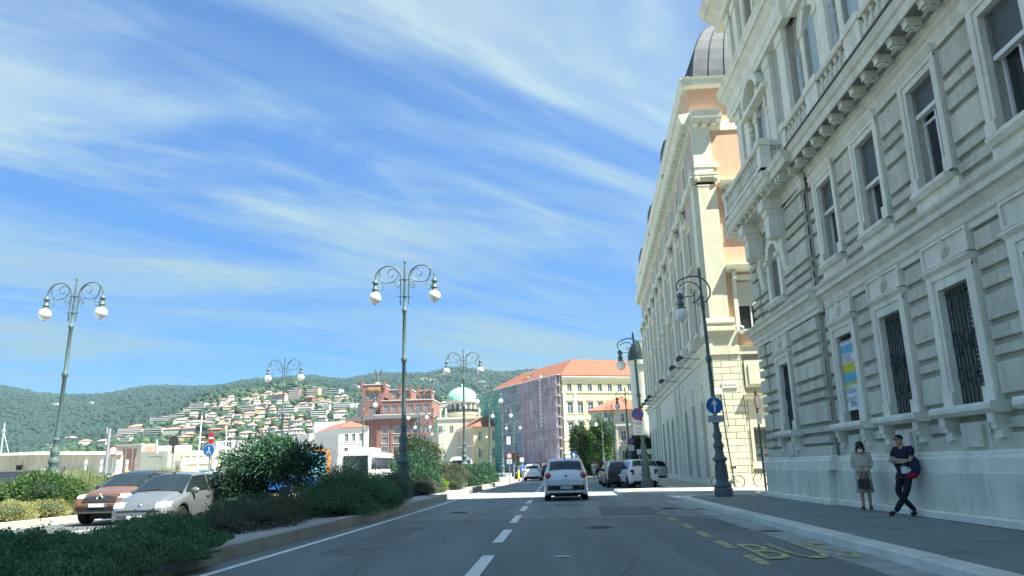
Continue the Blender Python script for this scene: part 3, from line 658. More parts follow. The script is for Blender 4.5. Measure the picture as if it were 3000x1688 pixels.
# shallow ashlar on the near bays of the road front
for r in range(18):
    z = .5 + r * .38
    for s in (2.3, 6.15, 10.05, 13.8):
        w = .95 if s > 3 else 1.2
        for xa, xb in ((fx(s) - w, fx(s) - .01), (fx(s) + .01, fx(s) + w)): q = MB(); q.T = TF; q.bbox(xa, xb, -.035, .02, z, z + .355, .015); q.build('ashlar_block', stucco, pink)
b = MB(); b.T = TF; b.sweep([(.1, 6.7), (-.12, 6.72), (-.12, 7.0), (-.3, 7.12), (-.34, 7.25), (-.1, 7.4), (.1, 7.6)], 0, LP + .1); b.build('string_cornice', stucco, pink)
b = MB(); b.T = TF; b.sweep([(.1, 16.5), (-.12, 16.5), (-.2, 16.7), (.1, 16.8)], 0, LP); b.box(0, LP + .08, -.1, .05, 0, .5); b.build('string_course', stucco, pink)
b = MB(); b.T = TF @ Matrix.Identity(4); b.box(0, 45.2, .5, 20, 0, 22); b.T = Matrix.Identity(4); b.box(1.2, SD, .45, 20, 0, 22); b.build('core_wall', stucco, pink)
# arm-mounted street-wall floodlights
for s in (3.2, 7.2, 14.6, 27.0, 31.0, 35.0, 39.0, 43.0):
    q = MB(); q.T = TF @ Matrix.Translation((fx(s), 0, 6.9)); q.tube([(0, 0, 0), (0, -1.2, .12)], .02, 5); q.T = q.T @ Matrix.Translation((0, -1.25, .1)) @ Matrix.Rotation(.5, 4, 'X'); q.box(-.16, .16, -.2, .2, -.12, .06); q.box(-.11, .11, -.12, .12, .06, .13); q.build('floodlight', flat('dark_floodlight', (.06, .065, .06)), pink)
# domes of lead
def clodome(name, cx, cy, hx, hy, z0, h, parent, ribs=4, n=10):
    b = MB(); rb = []
    pr = [(math.cos(PI / 2 * k / n) ** .8, math.sin(PI / 2 * k / n)) for k in range(n)] + [(0.03, 1.0)]
    for k in range(n):
        (r0, s0), (r1, s1) = pr[k], pr[k + 1]
        for sx, sy, ex, ey in ((-1, -1, 1, -1), (1, -1, 1, 1), (1, 1, -1, 1), (-1, 1, -1, -1)):
            b.quad((cx + sx * hx * r0, cy + sy * hy * r0, z0 + s0 * h), (cx + ex * hx * r0, cy + ey * hy * r0, z0 + s0 * h), (cx + ex * hx * r1, cy + ey * hy * r1, z0 + s1 * h), (cx + sx * hx * r1, cy + sy * hy * r1, z0 + s1 * h))
    d = b.build(name, leadM, parent)
    for i in range(ribs + 1):
        u = -1 + 2 * i / ribs
        for f in (0, 1):
            pts = []
            for r, s in pr[:-1]: pts.append((cx + u * hx * r, cy - hy * r - .01, z0 + s * h) if f == 0 else (cx - hx * r - .01, cy + u * hy * r, z0 + s * h))
            q = MB(); q.tube(pts, .045, 4); q.build('rib', leadM, d)
clodome('lead_dome', 4.1, 3.1, 3.6, 2.6, 22.3, 5.0, pink, 8)
for s in (13, 27, 41):
    c = TF @ Vector((fx(s), .9, 0)); q = MB(); q.lathe([(1.2, 0), (1.2, 1.4), (1.15, 2.0), (.9, 2.8), (.45, 3.3), (.05, 3.45)], 12); q.build('dormer_dome', leadM, pink, (c.x, c.y, 21.6))

# ------------------------------------------------------------------ generic far building faces
def frameT(A, B):
    return Matrix.Translation((A[0], A[1], 0)) @ Matrix.Rotation(math.atan2(B[1] - A[1], B[0] - A[0]), 4, 'Z')
def face(root, A, B, z0, z1, rows, xs, wm, fm=whiteP, gm=glassG, sm=None, style='cross', depth=.2, surround=.14, wallname='wall', hoods=()):
    """rows [(z,h,w)], xs window centres along A->B; A, B relative to the thing"""
    T = frameT(A, B); Lf = math.hypot(B[0] - A[0], B[1] - A[1])
    b = MB(); b.T = T; b.wall(0, Lf, z0, z1, 0, [(x - w / 2, x + w / 2, z, z + h) for x in xs for z, h, w in rows], depth); b.build(wallname, wm, root)
    for i, (z, h, w) in enumerate(rows):
        key = ('s', round(w, 2), round(h, 2), sm.name if sm else '', surround, i in hoods)
        if sm is not None and key not in _wc:
            q = MB(); s = surround
            q.box(-w / 2 - s, -w / 2, -.06, .02, 0, h + s); q.box(w / 2, w / 2 + s, -.06, .02, 0, h + s); q.box(-w / 2, w / 2, -.06, .02, h, h + s); q.box(-w / 2 - s - .06, w / 2 + s + .06, -.14, .02, -.16, 0)
            if i in hoods: q.box(-w / 2 - s - .15, w / 2 + s + .15, -.3, .02, h + s + .25, h + s + .42)
            _wc[key] = q.mesh('window_surround', [sm])
        for x in xs:
            window(root, x, depth - .06, z, w, h, style, fm, gm, T)
            if sm is not None: put('window_surround', _wc[key], root, T @ Vector((x, 0, z)), T.to_euler().z)
    return T, Lf
def solid(root, pts, z0, z1, m, name='core_wall'):
    b = MB(); b.prism(pts, z0, z1); return b.build(name, m, root)
def hip(root, pts, z, h, inset, m, over=.7, name='roof'):
    """hip roof over a quadrilateral footprint"""
    c = Vector((sum(p[0] for p in pts) / 4, sum(p[1] for p in pts) / 4))
    P = [Vector(p[:2]) for p in pts]; O = [p + (p - c).normalized() * over * 1.3 for p in P]
    # ridge along the longer middle axis
    l01 = (P[1] - P[0]).length; l12 = (P[2] - P[1]).length
    if l01 >= l12: a, e = (P[0] + P[3]) / 2, (P[1] + P[2]) / 2; order = (0, 1, 2, 3)
    else: a, e = (P[1] + P[0]) / 2, (P[2] + P[3]) / 2; order = (1, 2, 3, 0)
    d = (e - a).normalized(); ins = min(inset, (e - a).length * .49); a = a + d * ins; e = e - d * ins
    v = [(*O[i], z) for i in order] + [(*a, z + h), (*e, z + h)] + [(*O[i], z - .25) for i in order]
    b = MB(); b._a(v, [(0, 1, 5, 4), (2, 3, 4, 5), (1, 2, 5), (3, 0, 4), (6, 7, 1, 0), (7, 8, 2, 1), (8, 9, 3, 2), (9, 6, 0, 3), (9, 8, 7, 6)])
    return b.build(name, m, root)
def steps(n, L_, m=1.5): return [m + (L_ - 2 * m) * (k + .5) / n for k in range(n)]
tile = mat('terracotta_tiles', (0.235, 0.095, 0.055), .85, .22, 1.5, .6, 12, stretch=(1, 1, 1))
tile2 = mat('old_terracotta_tiles', (0.27, 0.12, 0.075), .85, .25, 2.5, .6, 12)
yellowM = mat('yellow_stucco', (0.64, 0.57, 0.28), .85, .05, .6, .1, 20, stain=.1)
paleM = mat('pale_stone_trim', (0.60, 0.60, 0.52), .85, .05, 1)
chimM = mat('chimney_render', (.35, .36, .32), .9, .1)

# yellow building behind scaffold netting
Yc = (2.1, 184.0)
yb = thing('yellow_palazzo', 'large yellow four-storey building with orange hip roof, one side wrapped in scaffold netting', 'building', (Yc[0], Yc[1], 0))
Rr = (38.0, 13.5); Ll = (-22.6, 41.0); Bk = (Rr[0] + Ll[0], Rr[1] + Ll[1])
solid(yb, [(.4, .5), (Rr[0] - .1, Rr[1] + .5), (Bk[0], Bk[1]), (Ll[0] + .5, Ll[1] + .1)], 0, 22.6, yellowM)
T, Lf = face(yb, (0, 0), Rr, 1.5, 22.8, [(5.9 - .5, 2.6, 1.35), (9.0, 2.9, 1.5), (13.9, 2.8, 1.45), (19.3, 2.0, 1.2)], [1.85 + 2.72 * k for k in range(14)], yellowM, sm=paleM, hoods=(1, 2), depth=.25)
b = MB(); b.T = T
for z0, z1, p in ((19.0, 19.3, .25), (10.7 - 3.3, 10.7 - 3.0, .2), (12.6, 12.9, .2), (4.2, 4.7, .3), (22.2, 22.8, .5), (22.8, 23.3, .9)): b.box(-.3, Lf, -p, .02, z0, z1)
b.box(0, Lf, -.12, .02, 0, 4.2); b.build('string_course', paleM, yb)
for x in (.3, 3.2): q = MB(); q.T = T; q.box(x - .3, x + .3, -.2, .02, 7.7, 19.0); q.build('pilaster', paleM, yb)
for x in (.8, 1.6, 2.4, 3.2, 4.0, 4.8, 5.6, 6.4): q = MB(); q.T = T; q.box(x - .15, x + .15, -.5, 0, 21.9, 22.2); q.build('bracket', paleM, yb)
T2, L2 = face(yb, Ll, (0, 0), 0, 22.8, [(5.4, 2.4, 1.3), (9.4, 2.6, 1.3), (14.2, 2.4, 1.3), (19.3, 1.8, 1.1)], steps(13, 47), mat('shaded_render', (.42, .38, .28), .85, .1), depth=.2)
cc = Vector(((Rr[0] + Ll[0]) / 2, (Rr[1] + Ll[1]) / 2)); ou = [cc + (Vector(p) - cc) * 1.04 for p in ((0, 0), Rr, Bk, Ll)]; inn = [cc + (Vector(p) - cc) * .62 for p in ((0, 0), Rr, Bk, Ll)]
b = MB(); b._a([(*p, 23.3) for p in ou] + [(*p, 28.6) for p in inn] + [(*p, 23.0) for p in ou], [(0, 1, 5, 4), (1, 2, 6, 5), (2, 3, 7, 6), (3, 0, 4, 7), (4, 5, 6, 7), (8, 9, 1, 0), (9, 10, 2, 1), (10, 11, 3, 2), (11, 8, 0, 3), (11, 10, 9, 8)]); b.build('roof', tile, yb)
for x, y, w, h in ((-9, 22, .8, .9), (-7.6, 22.5, .6, 1.3)): q = MB(); q.box(-w / 2, w / 2, -.6, .6, -1.5, h); q.box(-w / 2 - .1, w / 2 + .1, -.7, .7, h, h + .25); q.build('chimney', chimM, yb, (x, y, 25.6))
for x, y, h in ((-4.4, 14, 5.0), (-1.4, 12, 5.6)): q = MB(); q.tube([(0, 0, -1.5), (0, 0, h)], .09, 5); q.build('antenna', steelM, yb, (x, y, 26.6))
# scaffold with netting
scf = thing('scaffold', 'tall scaffold wrapped in green and mauve netting along the left side of the yellow building', 'scaffold', (Yc[0], Yc[1], 0))
greenN = mat('green_netting', (.13, .42, .36), .9, .3, .35, 0, back=.3, alpha=.86, rnd=.10)
blueN = mat('grey_netting', (.30, .38, .43), .9, .3, .35, 0, back=.3, alpha=.84, rnd=.10)
mauveN = mat('mauve_netting', (.46, .39, .46), .9, .3, .35, 0, back=.3, alpha=.84, rnd=.10)
o2 = Vector((L2 and 0, 0, 0)); TS = T2 @ Matrix.Translation((0, -1.5, 0)); nb = 18; nl = 9; bw = L2 / nb; lh = 23.2 / nl
nm = {}
for i in range(nb):
    for j in range(nl):
        mt = greenN if i < 5 else (blueN if i < 10 else mauveN)
        if (mt.name, (i + j) % 3) not in nm:
            q = MB(); kx = 5; kz = 3; bul = .12 + .05 * ((i + j) % 3)
            g = lambda u, v: -bul * math.sin(PI * u) * math.sin(PI * v) + .05 * math.sin(u * 9 + v * 5 + i)
            for a in range(kx):
                for c in range(kz):
                    u0, u1, v0, v1 = a / kx, (a + 1) / kx, c / kz, (c + 1) / kz
                    q._a([(bw * u0, g(u0, v0), lh * v0), (bw * u1, g(u1, v0), lh * v0), (bw * u1, g(u1, v1), lh * v1), (bw * u0, g(u0, v1), lh * v1)], [(0, 1, 2, 3)], 0, True)
            nm[(mt.name, (i + j) % 3)] = q.mesh('net_sheet', [mt])
        put('net_sheet', nm[(mt.name, (i + j) % 3)], scf, TS @ Vector((i * bw, 0, j * lh + .3)), TS.to_euler().z)
polem = mat('scaffold_tube', (.20, .21, .22), .6, .1)
for i in range(nb + 1):
    q = MB(); q.T = TS; q.tube([(i * bw, -.05, 0), (i * bw, -.05, 23.9)], .05, 5); q.tube([(i * bw, 1.1, 0), (i * bw, 1.1, 23.5)], .05, 5); q.build('standard', polem, scf)
for j in range(1, nl + 1):
    q = MB(); q.T = TS; q.box(0, L2, .05, 1.15, j * lh + .2, j * lh + .32); q.tube([(0, -.16, j * lh + .3), (L2, -.16, j * lh + .3)], .06, 5); q.build('deck', flat('scaffold_deck', (.5, .5, .52)), scf)
q = MB(); q.T = TS
for j in range(nl):      # the return at the corner, bare pipes and pale pads
    q.box(L2 + .05, L2 + 1.3, -.1, .0, j * lh + .35, j * lh + .7); q.tube([(L2 + 1.4, -.1, j * lh), (L2 + 1.4, -.1, j * lh + lh)], .05, 5)
q.build('end_guardrail', flat('pale_pad', (.5, .46, .46)), scf)
q = MB(); q.T = T2 @ Matrix.Translation((38.2, -1.3, 0))
for k in range(14): q.box(-.35, .35, -.5, .1, 11.2 + k * .95, 11.2 + k * .95 + .6)
q.build('rubble_chute', flat('pale_chute', (.55, .55, .55)), scf)

# cream building with hip roof in front of it
cb = thing('cream_villa', 'shaded cream building with rust hip roof and corner pilasters, in front of the yellow palazzo', 'building', (5.8, 122, 0))
creamS = mat('cream_stucco', (.52, .52, .42), .85, .06, 1, stain=.1)
Ac, Bc, Cc = (0, 0), (4.2, -1.8), (8.6, -.4)
pts = [Ac, (8.8, -1.2), (12.4, 14), (1.8, 16)]
solid(cb, [(.3, .3), (8.5, -.9), (12, 13.6), (2, 15.6)], 0, 9.6, creamS)
T, Lf = face(cb, (0, 0), (8.8, -1.2), 0, 10.0, [(1.8, 1.7, .8), (5.0, 1.6, .8), (8.0, 1.3, .6)], [1.0, 2.9, 5.1, 7.6], creamS, sm=paleM)
b = MB(); b.T = T; b.box(0, Lf, -.12, .02, 4.2, 4.5); b.box(-.1, Lf + .1, -.3, .02, 9.5, 9.9)
for x in (3.9, 6.2, 6.9): b.box(x, x + .4, -.3, .02, 1.0, 7.3)
b.box(3.7, Lf, -.4, .02, 7.3, 7.7); b.box(3.7, Lf, -.4, .02, .3, 1.0); b.build('pilaster', paleM, cb)
hip(cb, [(0, 0), (8.8, -1.2), (12.4, 14), (1.8, 16)], 9.95, 2.7, 5, tile2, .6)
# temple-fronted building and dark cupola seen past the corner palazzo
tb = thing('pedimented_building', 'pale building with a low pediment seen between the cream villa and the corner palazzo', 'building', (13.5, 112, 0))
solid(tb, [(0, 0), (14, 0), (14, 14), (0, 14)], 0, 9.2, creamS, 'wall')
q = MB(); q.ext([(-.5, 9.2), (14.5, 9.2), (7, 12.2)], -.5, 14); q.build('pediment', creamS, tb)
for k in range(5): q = MB(); q.lathe([(.4, 0), (.35, 7.6), (.45, 8.2)], 10); q.build('column', paleM, tb, (1 + k * 3, -.8, .6))
kp = thing('cupola_building', 'slim pale turret with dark green cupola peeking past the corner palazzo', 'tower', (10.6, 90, 0))
q = MB(); q.lathe([(1.35, 0), (1.35, 12.9), (1.6, 13.0), (1.6, 13.5)], 10); q.build('shaft', stucco, kp, (0, 0, 0))
q = MB(); q.lathe([(1.5, 13.5), (1.45, 14.3), (1.15, 15.2), (.6, 15.9), (.03, 16.1)], 12); q.build('cupola', mat('dark_copper', (.03, .06, .055), .5, .1), kp)
# ------------------------------------------------------------------ red brick block, dome, white houses beyond the harbour road
brickM = mat('red_brick_wall', (0.25, 0.135, 0.112), .9, .16, .6, .2, 8, stain=.15)
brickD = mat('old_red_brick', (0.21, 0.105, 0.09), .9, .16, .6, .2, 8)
greyC = mat('grey_cornice', (.46, .47, .44), .8, .06, 1)
R0 = Vector((-67.5, 280))
rb = thing('brick_office_block', 'tall red brick block with stepped towers and a pale cornice band', 'building', (R0.x, R0.y, 0))
A0, B0, C0, D0 = (0, 0), (21.6, 0.5), (10, 22), (-15.2, 15)
solid(rb, [(.4, .4), (21.3, .8), (10, 21), (-14.6, 15)], 0, 21.0, brickM)
T, Lf = face(rb, A0, B0, 0, 21.0, [(3.6, 2.6, 2.6), (7.5, 2.6, 2.6), (11.2, 2.7, 2.6), (14.9, 2.7, 2.6), (18.5 - .1, 2.0, 2.6)][:4] + [], [3.1, 7.6, 11.2, 14.9], brickM, sm=paleM, surround=.08, style='grid', depth=.3)
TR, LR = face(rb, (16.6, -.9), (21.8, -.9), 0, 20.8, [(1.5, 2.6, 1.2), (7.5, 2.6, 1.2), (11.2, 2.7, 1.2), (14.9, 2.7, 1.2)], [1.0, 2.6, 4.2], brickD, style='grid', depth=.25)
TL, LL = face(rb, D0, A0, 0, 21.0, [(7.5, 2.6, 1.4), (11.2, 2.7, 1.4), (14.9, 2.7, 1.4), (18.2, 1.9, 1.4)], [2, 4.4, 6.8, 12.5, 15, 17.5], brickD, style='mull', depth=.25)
q = MB(); q.T = TL; q.box(8.2, 11.2, -.8, .5, 0, 27); q.build('stair_tower', mat('grey_render_tower', (.30, .32, .33), .85, .1), rb)
b = MB()
for Tm, l_ in ((T, Lf + .3), (TL, LL)): b.T = Tm; b.box(-.6, l_, -1.1, .3, 20.5, 22.0); b.box(-.9, l_ + .2, -1.5, .3, 21.7, 22.1)
b.build('cornice', greyC, rb)
def up(x0, x1, y0, y1, z0, z1, n, zs, wn=1.3, m=None, lab='upper_storey'):
    solid(rb, [(x0, y0 + .3), (x1, y0 + .3), (x1, y1), (x0, y1)], z0, z1, m or brickM, lab)
    face(rb, (x0, y0), (x1, y0), z0, z1, zs, steps(n, x1 - x0, .6), m or brickM, style='grid', depth=.25)
    q = MB(); q.box(x0 - .25, x1 + .25, y0 - .25, y1, z1, z1 + .35); q.build('parapet', greyC, rb)
up(1.0, 21.0, 1.0, 19, 21.6, 27.2, 6, [(23.0, 2.7, 2.0)])
up(-7.4, 1.6, 5, 14, 21.0, 34.0, 1, [(27.9, 2.4, 3.4), (23.0, 2.6, 3.0)], lab='tower')
up(3.5, 12.0, 4, 16, 27.2, 31.6, 2, [(28.6, 2.4, 2.2)])
up(15.6, 20.6, 1.5, 8, 27.2, 30.6, 3, [(27.9, 1.9, 1.0)], lab='tower')
for x, y, z in ((1.0, 1, 27.2), (15.4, 1, 30.6), (20.8, 1, 30.6), (21.4, -.6, 22), (-7.4, 5, 34), (1.6, 5, 34), (8, 4, 31.6), (18, 1.5, 30.6), (12, 4, 31.6)):
    q = MB(); q.box(-.45, .45, -.45, .45, -1.5, 1.5); q.box(-.55, .55, -.55, .55, 1.5, 1.75); q.build('pinnacle', brickM, rb, (x, y, z))
for x in (.2, 5.3, 9.4, 13.0, 16.8): q = MB(); q.T = T; q.box(x - .18, x + .18, -.2, .02, 0, 20.5); q.build('brick_pilaster', brickD, rb)
q = MB(); q.box(-5.0, 0, 4.6, 4.75, 31.4, 33.2, 0); q.box(-4.7, -.3, 4.5, 4.6, 31.7, 32.9, 1); q.build('name_panel', [mat('gilt_panel', (.40, .26, .10), .6, .3, 2), mat('brown_panel', (.30, .17, .09), .7, .4, 3)], rb)
q = MB()
for x, n in ((-4.2, 2), (-2.7, 1), (-1.2, 2)):
    q.ring(x, 32.3, .2, .36, 4.42, 4.5, 0, 2 * PI, 10)
    for k in range(n): q.box(x + .5 + k * .35, x + .6 + k * .35, 4.42, 4.5, 31.95, 32.65)
q.build('lettering', flat('gilt_letters', (.55, .42, .2)), rb)
# the winged bronze group on the tower is a figure of its own
st = thing('roof_statue', 'dark winged statue standing on the tower of the red brick block', 'statue', (R0.x - 1.6, R0.y + 7, 34.3), 0, None, .8)
q = MB(); q.box(-.9, .9, -.9, .9, 0, 1.2); q.build('base', greyC, st)
q = MB(); q.lathe([(.55, 1.2), (.7, 2.2), (.5, 3.2), (.62, 4.2), (.3, 4.8), (.38, 5.2), (.36, 5.6), (.05, 5.9)], 8)
q.tube([(0, 0, 4.4), (-.9, 0, 5.0), (-1.4, 0, 6.0)], [.22, .16, .1], 6); q.tube([(0, 0, 4.3), (.8, 0, 3.8), (1.1, 0, 3.0)], [.22, .16, .1], 6); q.build('figure', mat('bronze', (.10, .12, .12), .6, .2), st)
for s in (-1, 1): q = MB(); q.ext([(0, 3.6), (s * .5, 3.4), (s * 1.9, 6.2), (s * 1.7, 7.8), (s * .8, 6.6), (0, 4.6)] if s > 0 else [(0, 4.6), (s * .8, 6.6), (s * 1.7, 7.8), (s * 1.9, 6.2), (s * .5, 3.4), (0, 3.6)], .35, .5); q.build('wing', MATS['bronze'], st)

# domed church
dc = thing('domed_church', 'pale church drum under a pale green copper dome with a short balustrade', 'church', (-30.2, 242, 0))
verd = mat('verdigris_copper', (0.27, 0.53, 0.43), .7, .10, .9, stain=.12)
q = MB(); q.lathe([(5.25 * math.cos(PI / 2 * k / 10), 22.7 + 4.6 * math.sin(PI / 2 * k / 10)) for k in range(10)] + [(.25, 27.3), (.25, 27.9), (.35, 28.0), (.05, 28.4)], 32); dm = q.build('dome', verd, dc)
for k in range(16):
    a = 2 * PI * k / 16; q = MB(); q.tube([(5.27 * math.cos(PI / 2 * j / 8) * math.cos(a), 5.27 * math.cos(PI / 2 * j / 8) * math.sin(a), 22.7 + 4.62 * math.sin(PI / 2 * j / 8)) for j in range(8)], .05, 4); q.build('rib', verd, dm)
drumM = mat('cream_drum', (.58, .57, .46), .85, .08, 1)
q = MB(); q.lathe([(4.7, 10), (4.7, 18.4), (5.3, 18.5), (5.3, 18.9), (4.6, 18.9), (4.6, 22.1), (5.3, 22.2), (5.35, 22.7)], 32); q.build('drum', drumM, dc)
for k in range(16):
    a = 2 * PI * (k + .5) / 16; q = MB(); q.box(-.45, .45, -.08, .1, 0, 2.2); q.build('drum_window', flat('dim_opening', (.13, .13, .12)), dc, (4.62 * math.cos(a), 4.62 * math.sin(a), 19.4), a + PI / 2)
    q = MB(); q.box(-.22, .22, -.2, .1, 0, 3.2); q.build('drum_pilaster', paleM, dc, (4.6 * math.cos(a + PI / 16), 4.6 * math.sin(a + PI / 16), 18.9), a + PI / 16 + PI / 2)
q = MB()
for k in range(32): a = 2 * PI * k / 32; q.box(5.1 * math.cos(a) - .12, 5.1 * math.cos(a) + .12, 5.1 * math.sin(a) - .12, 5.1 * math.sin(a) + .12, 18.9, 19.8)
q.lathe([(5.2, 19.8), (5.25, 19.95)], 32); q.build('balustrade', ironM, dc)
q = MB(); q.box(-7, 7, -7, 8, 0, 16.6); q.box(-7.3, 7.3, -7.3, 8, 16.6, 17.2); q.build('nave', drumM, dc)
for x in (-6, -2.5, 2.5, 6): window(dc, x, -7.05, 12.5, 1.2, 2.2, 'cross', whiteP, glassG)
for x in (-6.2, -4.4, 6.2):
    s_ = thing('parapet_figure', {-6.2: 'left of two small stone figures on the parapet left of the green dome', -4.4: 'right of two small stone figures on the parapet left of the green dome', 6.2: 'small stone figure on the parapet right of the green dome'}[x], 'statue', (-30.2 + x, 235.2, 17.2))
    q = MB(); q.lathe([(.3, 0), (.36, .8), (.24, 1.5), (.34, 2.1), (.14, 2.5), (.18, 2.75), (.02, 3.0)], 8); q.tube([(0, 0, 2.1), (.45, 0, 1.7), (.3, -.2, 1.3)], .1, 5); q.build('figure', drumM, s_); q = MB(); q.box(-.4, .4, -.4, .4, -.1, .1); q.build('base', drumM, s_)

# long row along the harbour road: orange-roofed yellow end, pilastered beige side, columned temple front
E0 = Vector((-23.6, 215)); dv = Vector((-.347, .938))
lw = thing('harbour_row_house', 'yellow-fronted corner house with orange roof left of the scaffold', 'building', (E0.x, E0.y, 0))
beigeM = mat('beige_render', (.46, .38, .30), .85, .08, .8, stain=.1)
e = dv * 27; w_ = Vector((3.7, .9)); bk = e + w_ * 3
solid(lw, [(.3, .3), (w_.x * 3.2, w_.y * 3.2 + .3), (bk.x, bk.y), (e.x + .3, e.y)], 0, 13.0, beigeM)
face(lw, (0, 0), (w_.x * 3.2, w_.y * 3.2), 0, 13.0, [(4.2, 2.6, 1.1), (9.0, 2.7, 1.1)], [1.95, 6.0, 9.6], yellowM, sm=paleM)
face(lw, (e.x, e.y), (0, 0), 0, 13.0, [(1.2, 2.8, 1.2), (5.0, 2.6, 1.2), (9.0, 2.4, 1.1)], steps(8, 27), beigeM, sm=paleM)
b = MB(); b.T = frameT((0, 0), (w_.x * 3, w_.y * 3)); b.box(-.1, 11.5, -.15, 0, 7.6, 8.0); b.box(-.3, 11.8, -.4, 0, 12.6, 13.0); b.T = frameT((e.x, e.y), (0, 0)); b.box(0, 27.1, -.15, 0, 7.6, 8.0); b.box(0, 27.3, -.4, 0, 12.6, 13.0); b.build('string_course', paleM, lw)
hip(lw, [(0, 0), (w_.x * 3.2, w_.y * 3.2), (bk.x, bk.y), (e.x, e.y)], 13.1, 3.6, 5, tile2, .7)
for k, (x, y) in enumerate(((3.5, 9), (5.5, 14), (4.0, 18))): q = MB(); q.box(-.6, .6, -.5, .5, 0, 3.0); q.box(-.7, .7, -.6, .6, 3.0, 3.2); q.build('chimney', chimM, lw, (x, y, 14.0))
tp = thing('columned_temple_front', 'grey temple-like building with tall engaged columns, left of the yellow-fronted corner house', 'building', (E0.x + e.x, E0.y + e.y, 0))
e2 = dv * 58; greyS = mat('grey_stone_front', (.40, .41, .38), .85, .08, .8, stain=.15)
solid(tp, [(.3, .3), (9, 2), (e2.x + 9, e2.y + 2), (e2.x + .3, e2.y)], 0, 13.2, greyS)
T3, L3 = face(tp, (e2.x, e2.y), (0, 0), 0, 13.4, [(2.2, 3.5, 1.5), (7.6, 2.6, 1.3)], steps(12, 58), greyS, depth=.5)
b = MB(); b.T = T3; b.box(0, L3, -1.5, .1, 10.6, 12.0); b.box(0, L3, -1.9, .1, 12.0, 12.5); b.box(0, L3, -1.2, .1, 12.5, 14.0); b.box(0, L3, -1.6, .1, 0, 2.0); b.build('entablature', greyC, tp)
for k in range(9): x = L3 - 1.5 - k * 4.1; q = MB(); q.T = T3 @ Matrix.Translation((x, -.9, 2.0)); q.lathe([(.75, 0), (.62, .3), (.5, 8.0), (.72, 8.5), (.72, 8.6)], 12); q.build('column', greyC, tp)

# white classical corner house and white boxes
def quick(name, label, cat, A, B, C, h, wm, rows, na, nb_, roof=None, rh=2.5, sm=None, trim=None, style='mull'):
    """A-B left-hand face, B-C right-hand face (world xy)"""
    r = thing(name, label, cat, (B[0], B[1], 0)); a = (A[0] - B[0], A[1] - B[1]); c = (C[0] - B[0], C[1] - B[1]); d = (a[0] + c[0], a[1] + c[1])
    n1 = Vector((a[0] + c[0], a[1] + c[1])).normalized() * .3
    solid(r, [(n1.x, n1.y), (c[0] + n1.x * .3, c[1] + n1.y), d, (a[0] + n1.x, a[1] + n1.y * .3)], 0, h - .05, wm)
    la = math.hypot(*a); lc = math.hypot(*c)
    if na: face(r, a, (0, 0), 0, h, rows, steps(na, la), wm, sm=sm, style=style)
    else: face(r, a, (0, 0), 0, h, [], [], wm)
    if nb_: face(r, (0, 0), c, 0, h, rows, steps(nb_, lc), wm, sm=sm, style=style)
    else: face(r, (0, 0), c, 0, h, [], [], wm)
    if trim:
        b = MB()
        for Tm, l_ in ((frameT(a, (0, 0)), la), (frameT((0, 0), c), lc)): b.T = Tm; b.box(-.2, l_ + .2, -.35, 0, h - .4, h); [b.box(0, l_, -.1, 0, z, z + .25) for z in trim]
        b.build('string_course', paleM, r)
    if roof: hip(r, [(0, 0), c, d, a], h, rh, 5, roof, .5)
    return r
whiteW = mat('white_render', (.66, .66, .62), .85, .05, 1, stain=.08)
quick('white_classical_house', 'white classical house with close rows of windows left of the red brick block', 'building', (-96, 294), (-76.5, 261), (-66, 262), 16.6, whiteW, [(2.5, 2.4, 1.2), (7, 2.6, 1.2), (11.8, 2.6, 1.2)], 11, 3, tile2, 2.5, paleM, (6, 10.8))
wb = at(724, 1250, 300); wc = at(700, 1250, 345)
quick('white_gabled_hall', 'plain bright white hall left of the white classical house', 'building', (-118, 330), (-100, 300), (-92, 300.5), 17.0, whiteW, [(12, 1.6, 1.4)], 0, 0)
quick('white_stepped_hall', 'pale flat-roofed hall with one window row behind the white classical house', 'building', (-114, 346), (-104, 318), (-86, 320), 22.5, whiteW, [(18.5, 1.6, 1.4)], 5, 0)
# ------------------------------------------------------------------ left: harbour sheds and station-like blocks
creamW = mat('cream_render', (.66, .62, .48), .85, .05, 1, stain=.08)
greyW = mat('grey_green_render', (.36, .38, .32), .85, .06, 1, stain=.1)
redpan = mat('brick_red_panel', (.36, .17, .13), .85, .08, 1)
concM = mat('weathered_concrete', (.50, .48, .40), .9, .15, .8, .3, 6, stain=.3)
def P(x, y, Y): v = at(x, y, Y); return v
# long shed
Ys = 88.; p0 = P(-60, 1322, Ys); p1 = P(128, 1322, Ys); p2 = P(335, 1330, Ys + 8); hz_ = P(125, 1324, Ys).z
sh = thing('harbour_shed', 'long low concrete shed with thin white flat roof at the far left', 'shed', (p1.x, p1.y, 0))
a = (p0.x - p1.x - 14, 3); c = (p2.x - p1.x + 1.0, 8)
face(sh, a, (0, 0), 0, hz_ - .4, [(.2, 2.3, 9.0)], [9.0, 20.0], concM, steelM, glassG, depth=.3)
face(sh, (0, 0), c, 0, hz_ - .4, [(1.3, 1.6, 2.0)], [1.7, 4.4, 7.0][:2], concM, steelM, glassM, depth=.3)
solid(sh, [(0, .5), (c[0], c[1] + .4), (c[0] - 8, 20), (a[0] - 8, 20), (a[0], a[1] + .5)], 0, hz_ - .45, concM)
b = MB(); b.prism([(a[0] - 1, a[1] - 1.5), (0, -1.6), (c[0] + 1, c[1] - 1.5), (c[0] - 8, 21), (a[0] - 9, 21)], hz_ - .38, hz_ - .02); b.build('roof', mat('whitewashed_slab', (.62, .62, .55), .8, .1, 1), sh)
q = MB(); q.box(-3.2, -2.5, -.06, .06, hz_ - 2.1, hz_ - 1.5); q.build('vent', blackM, sh)
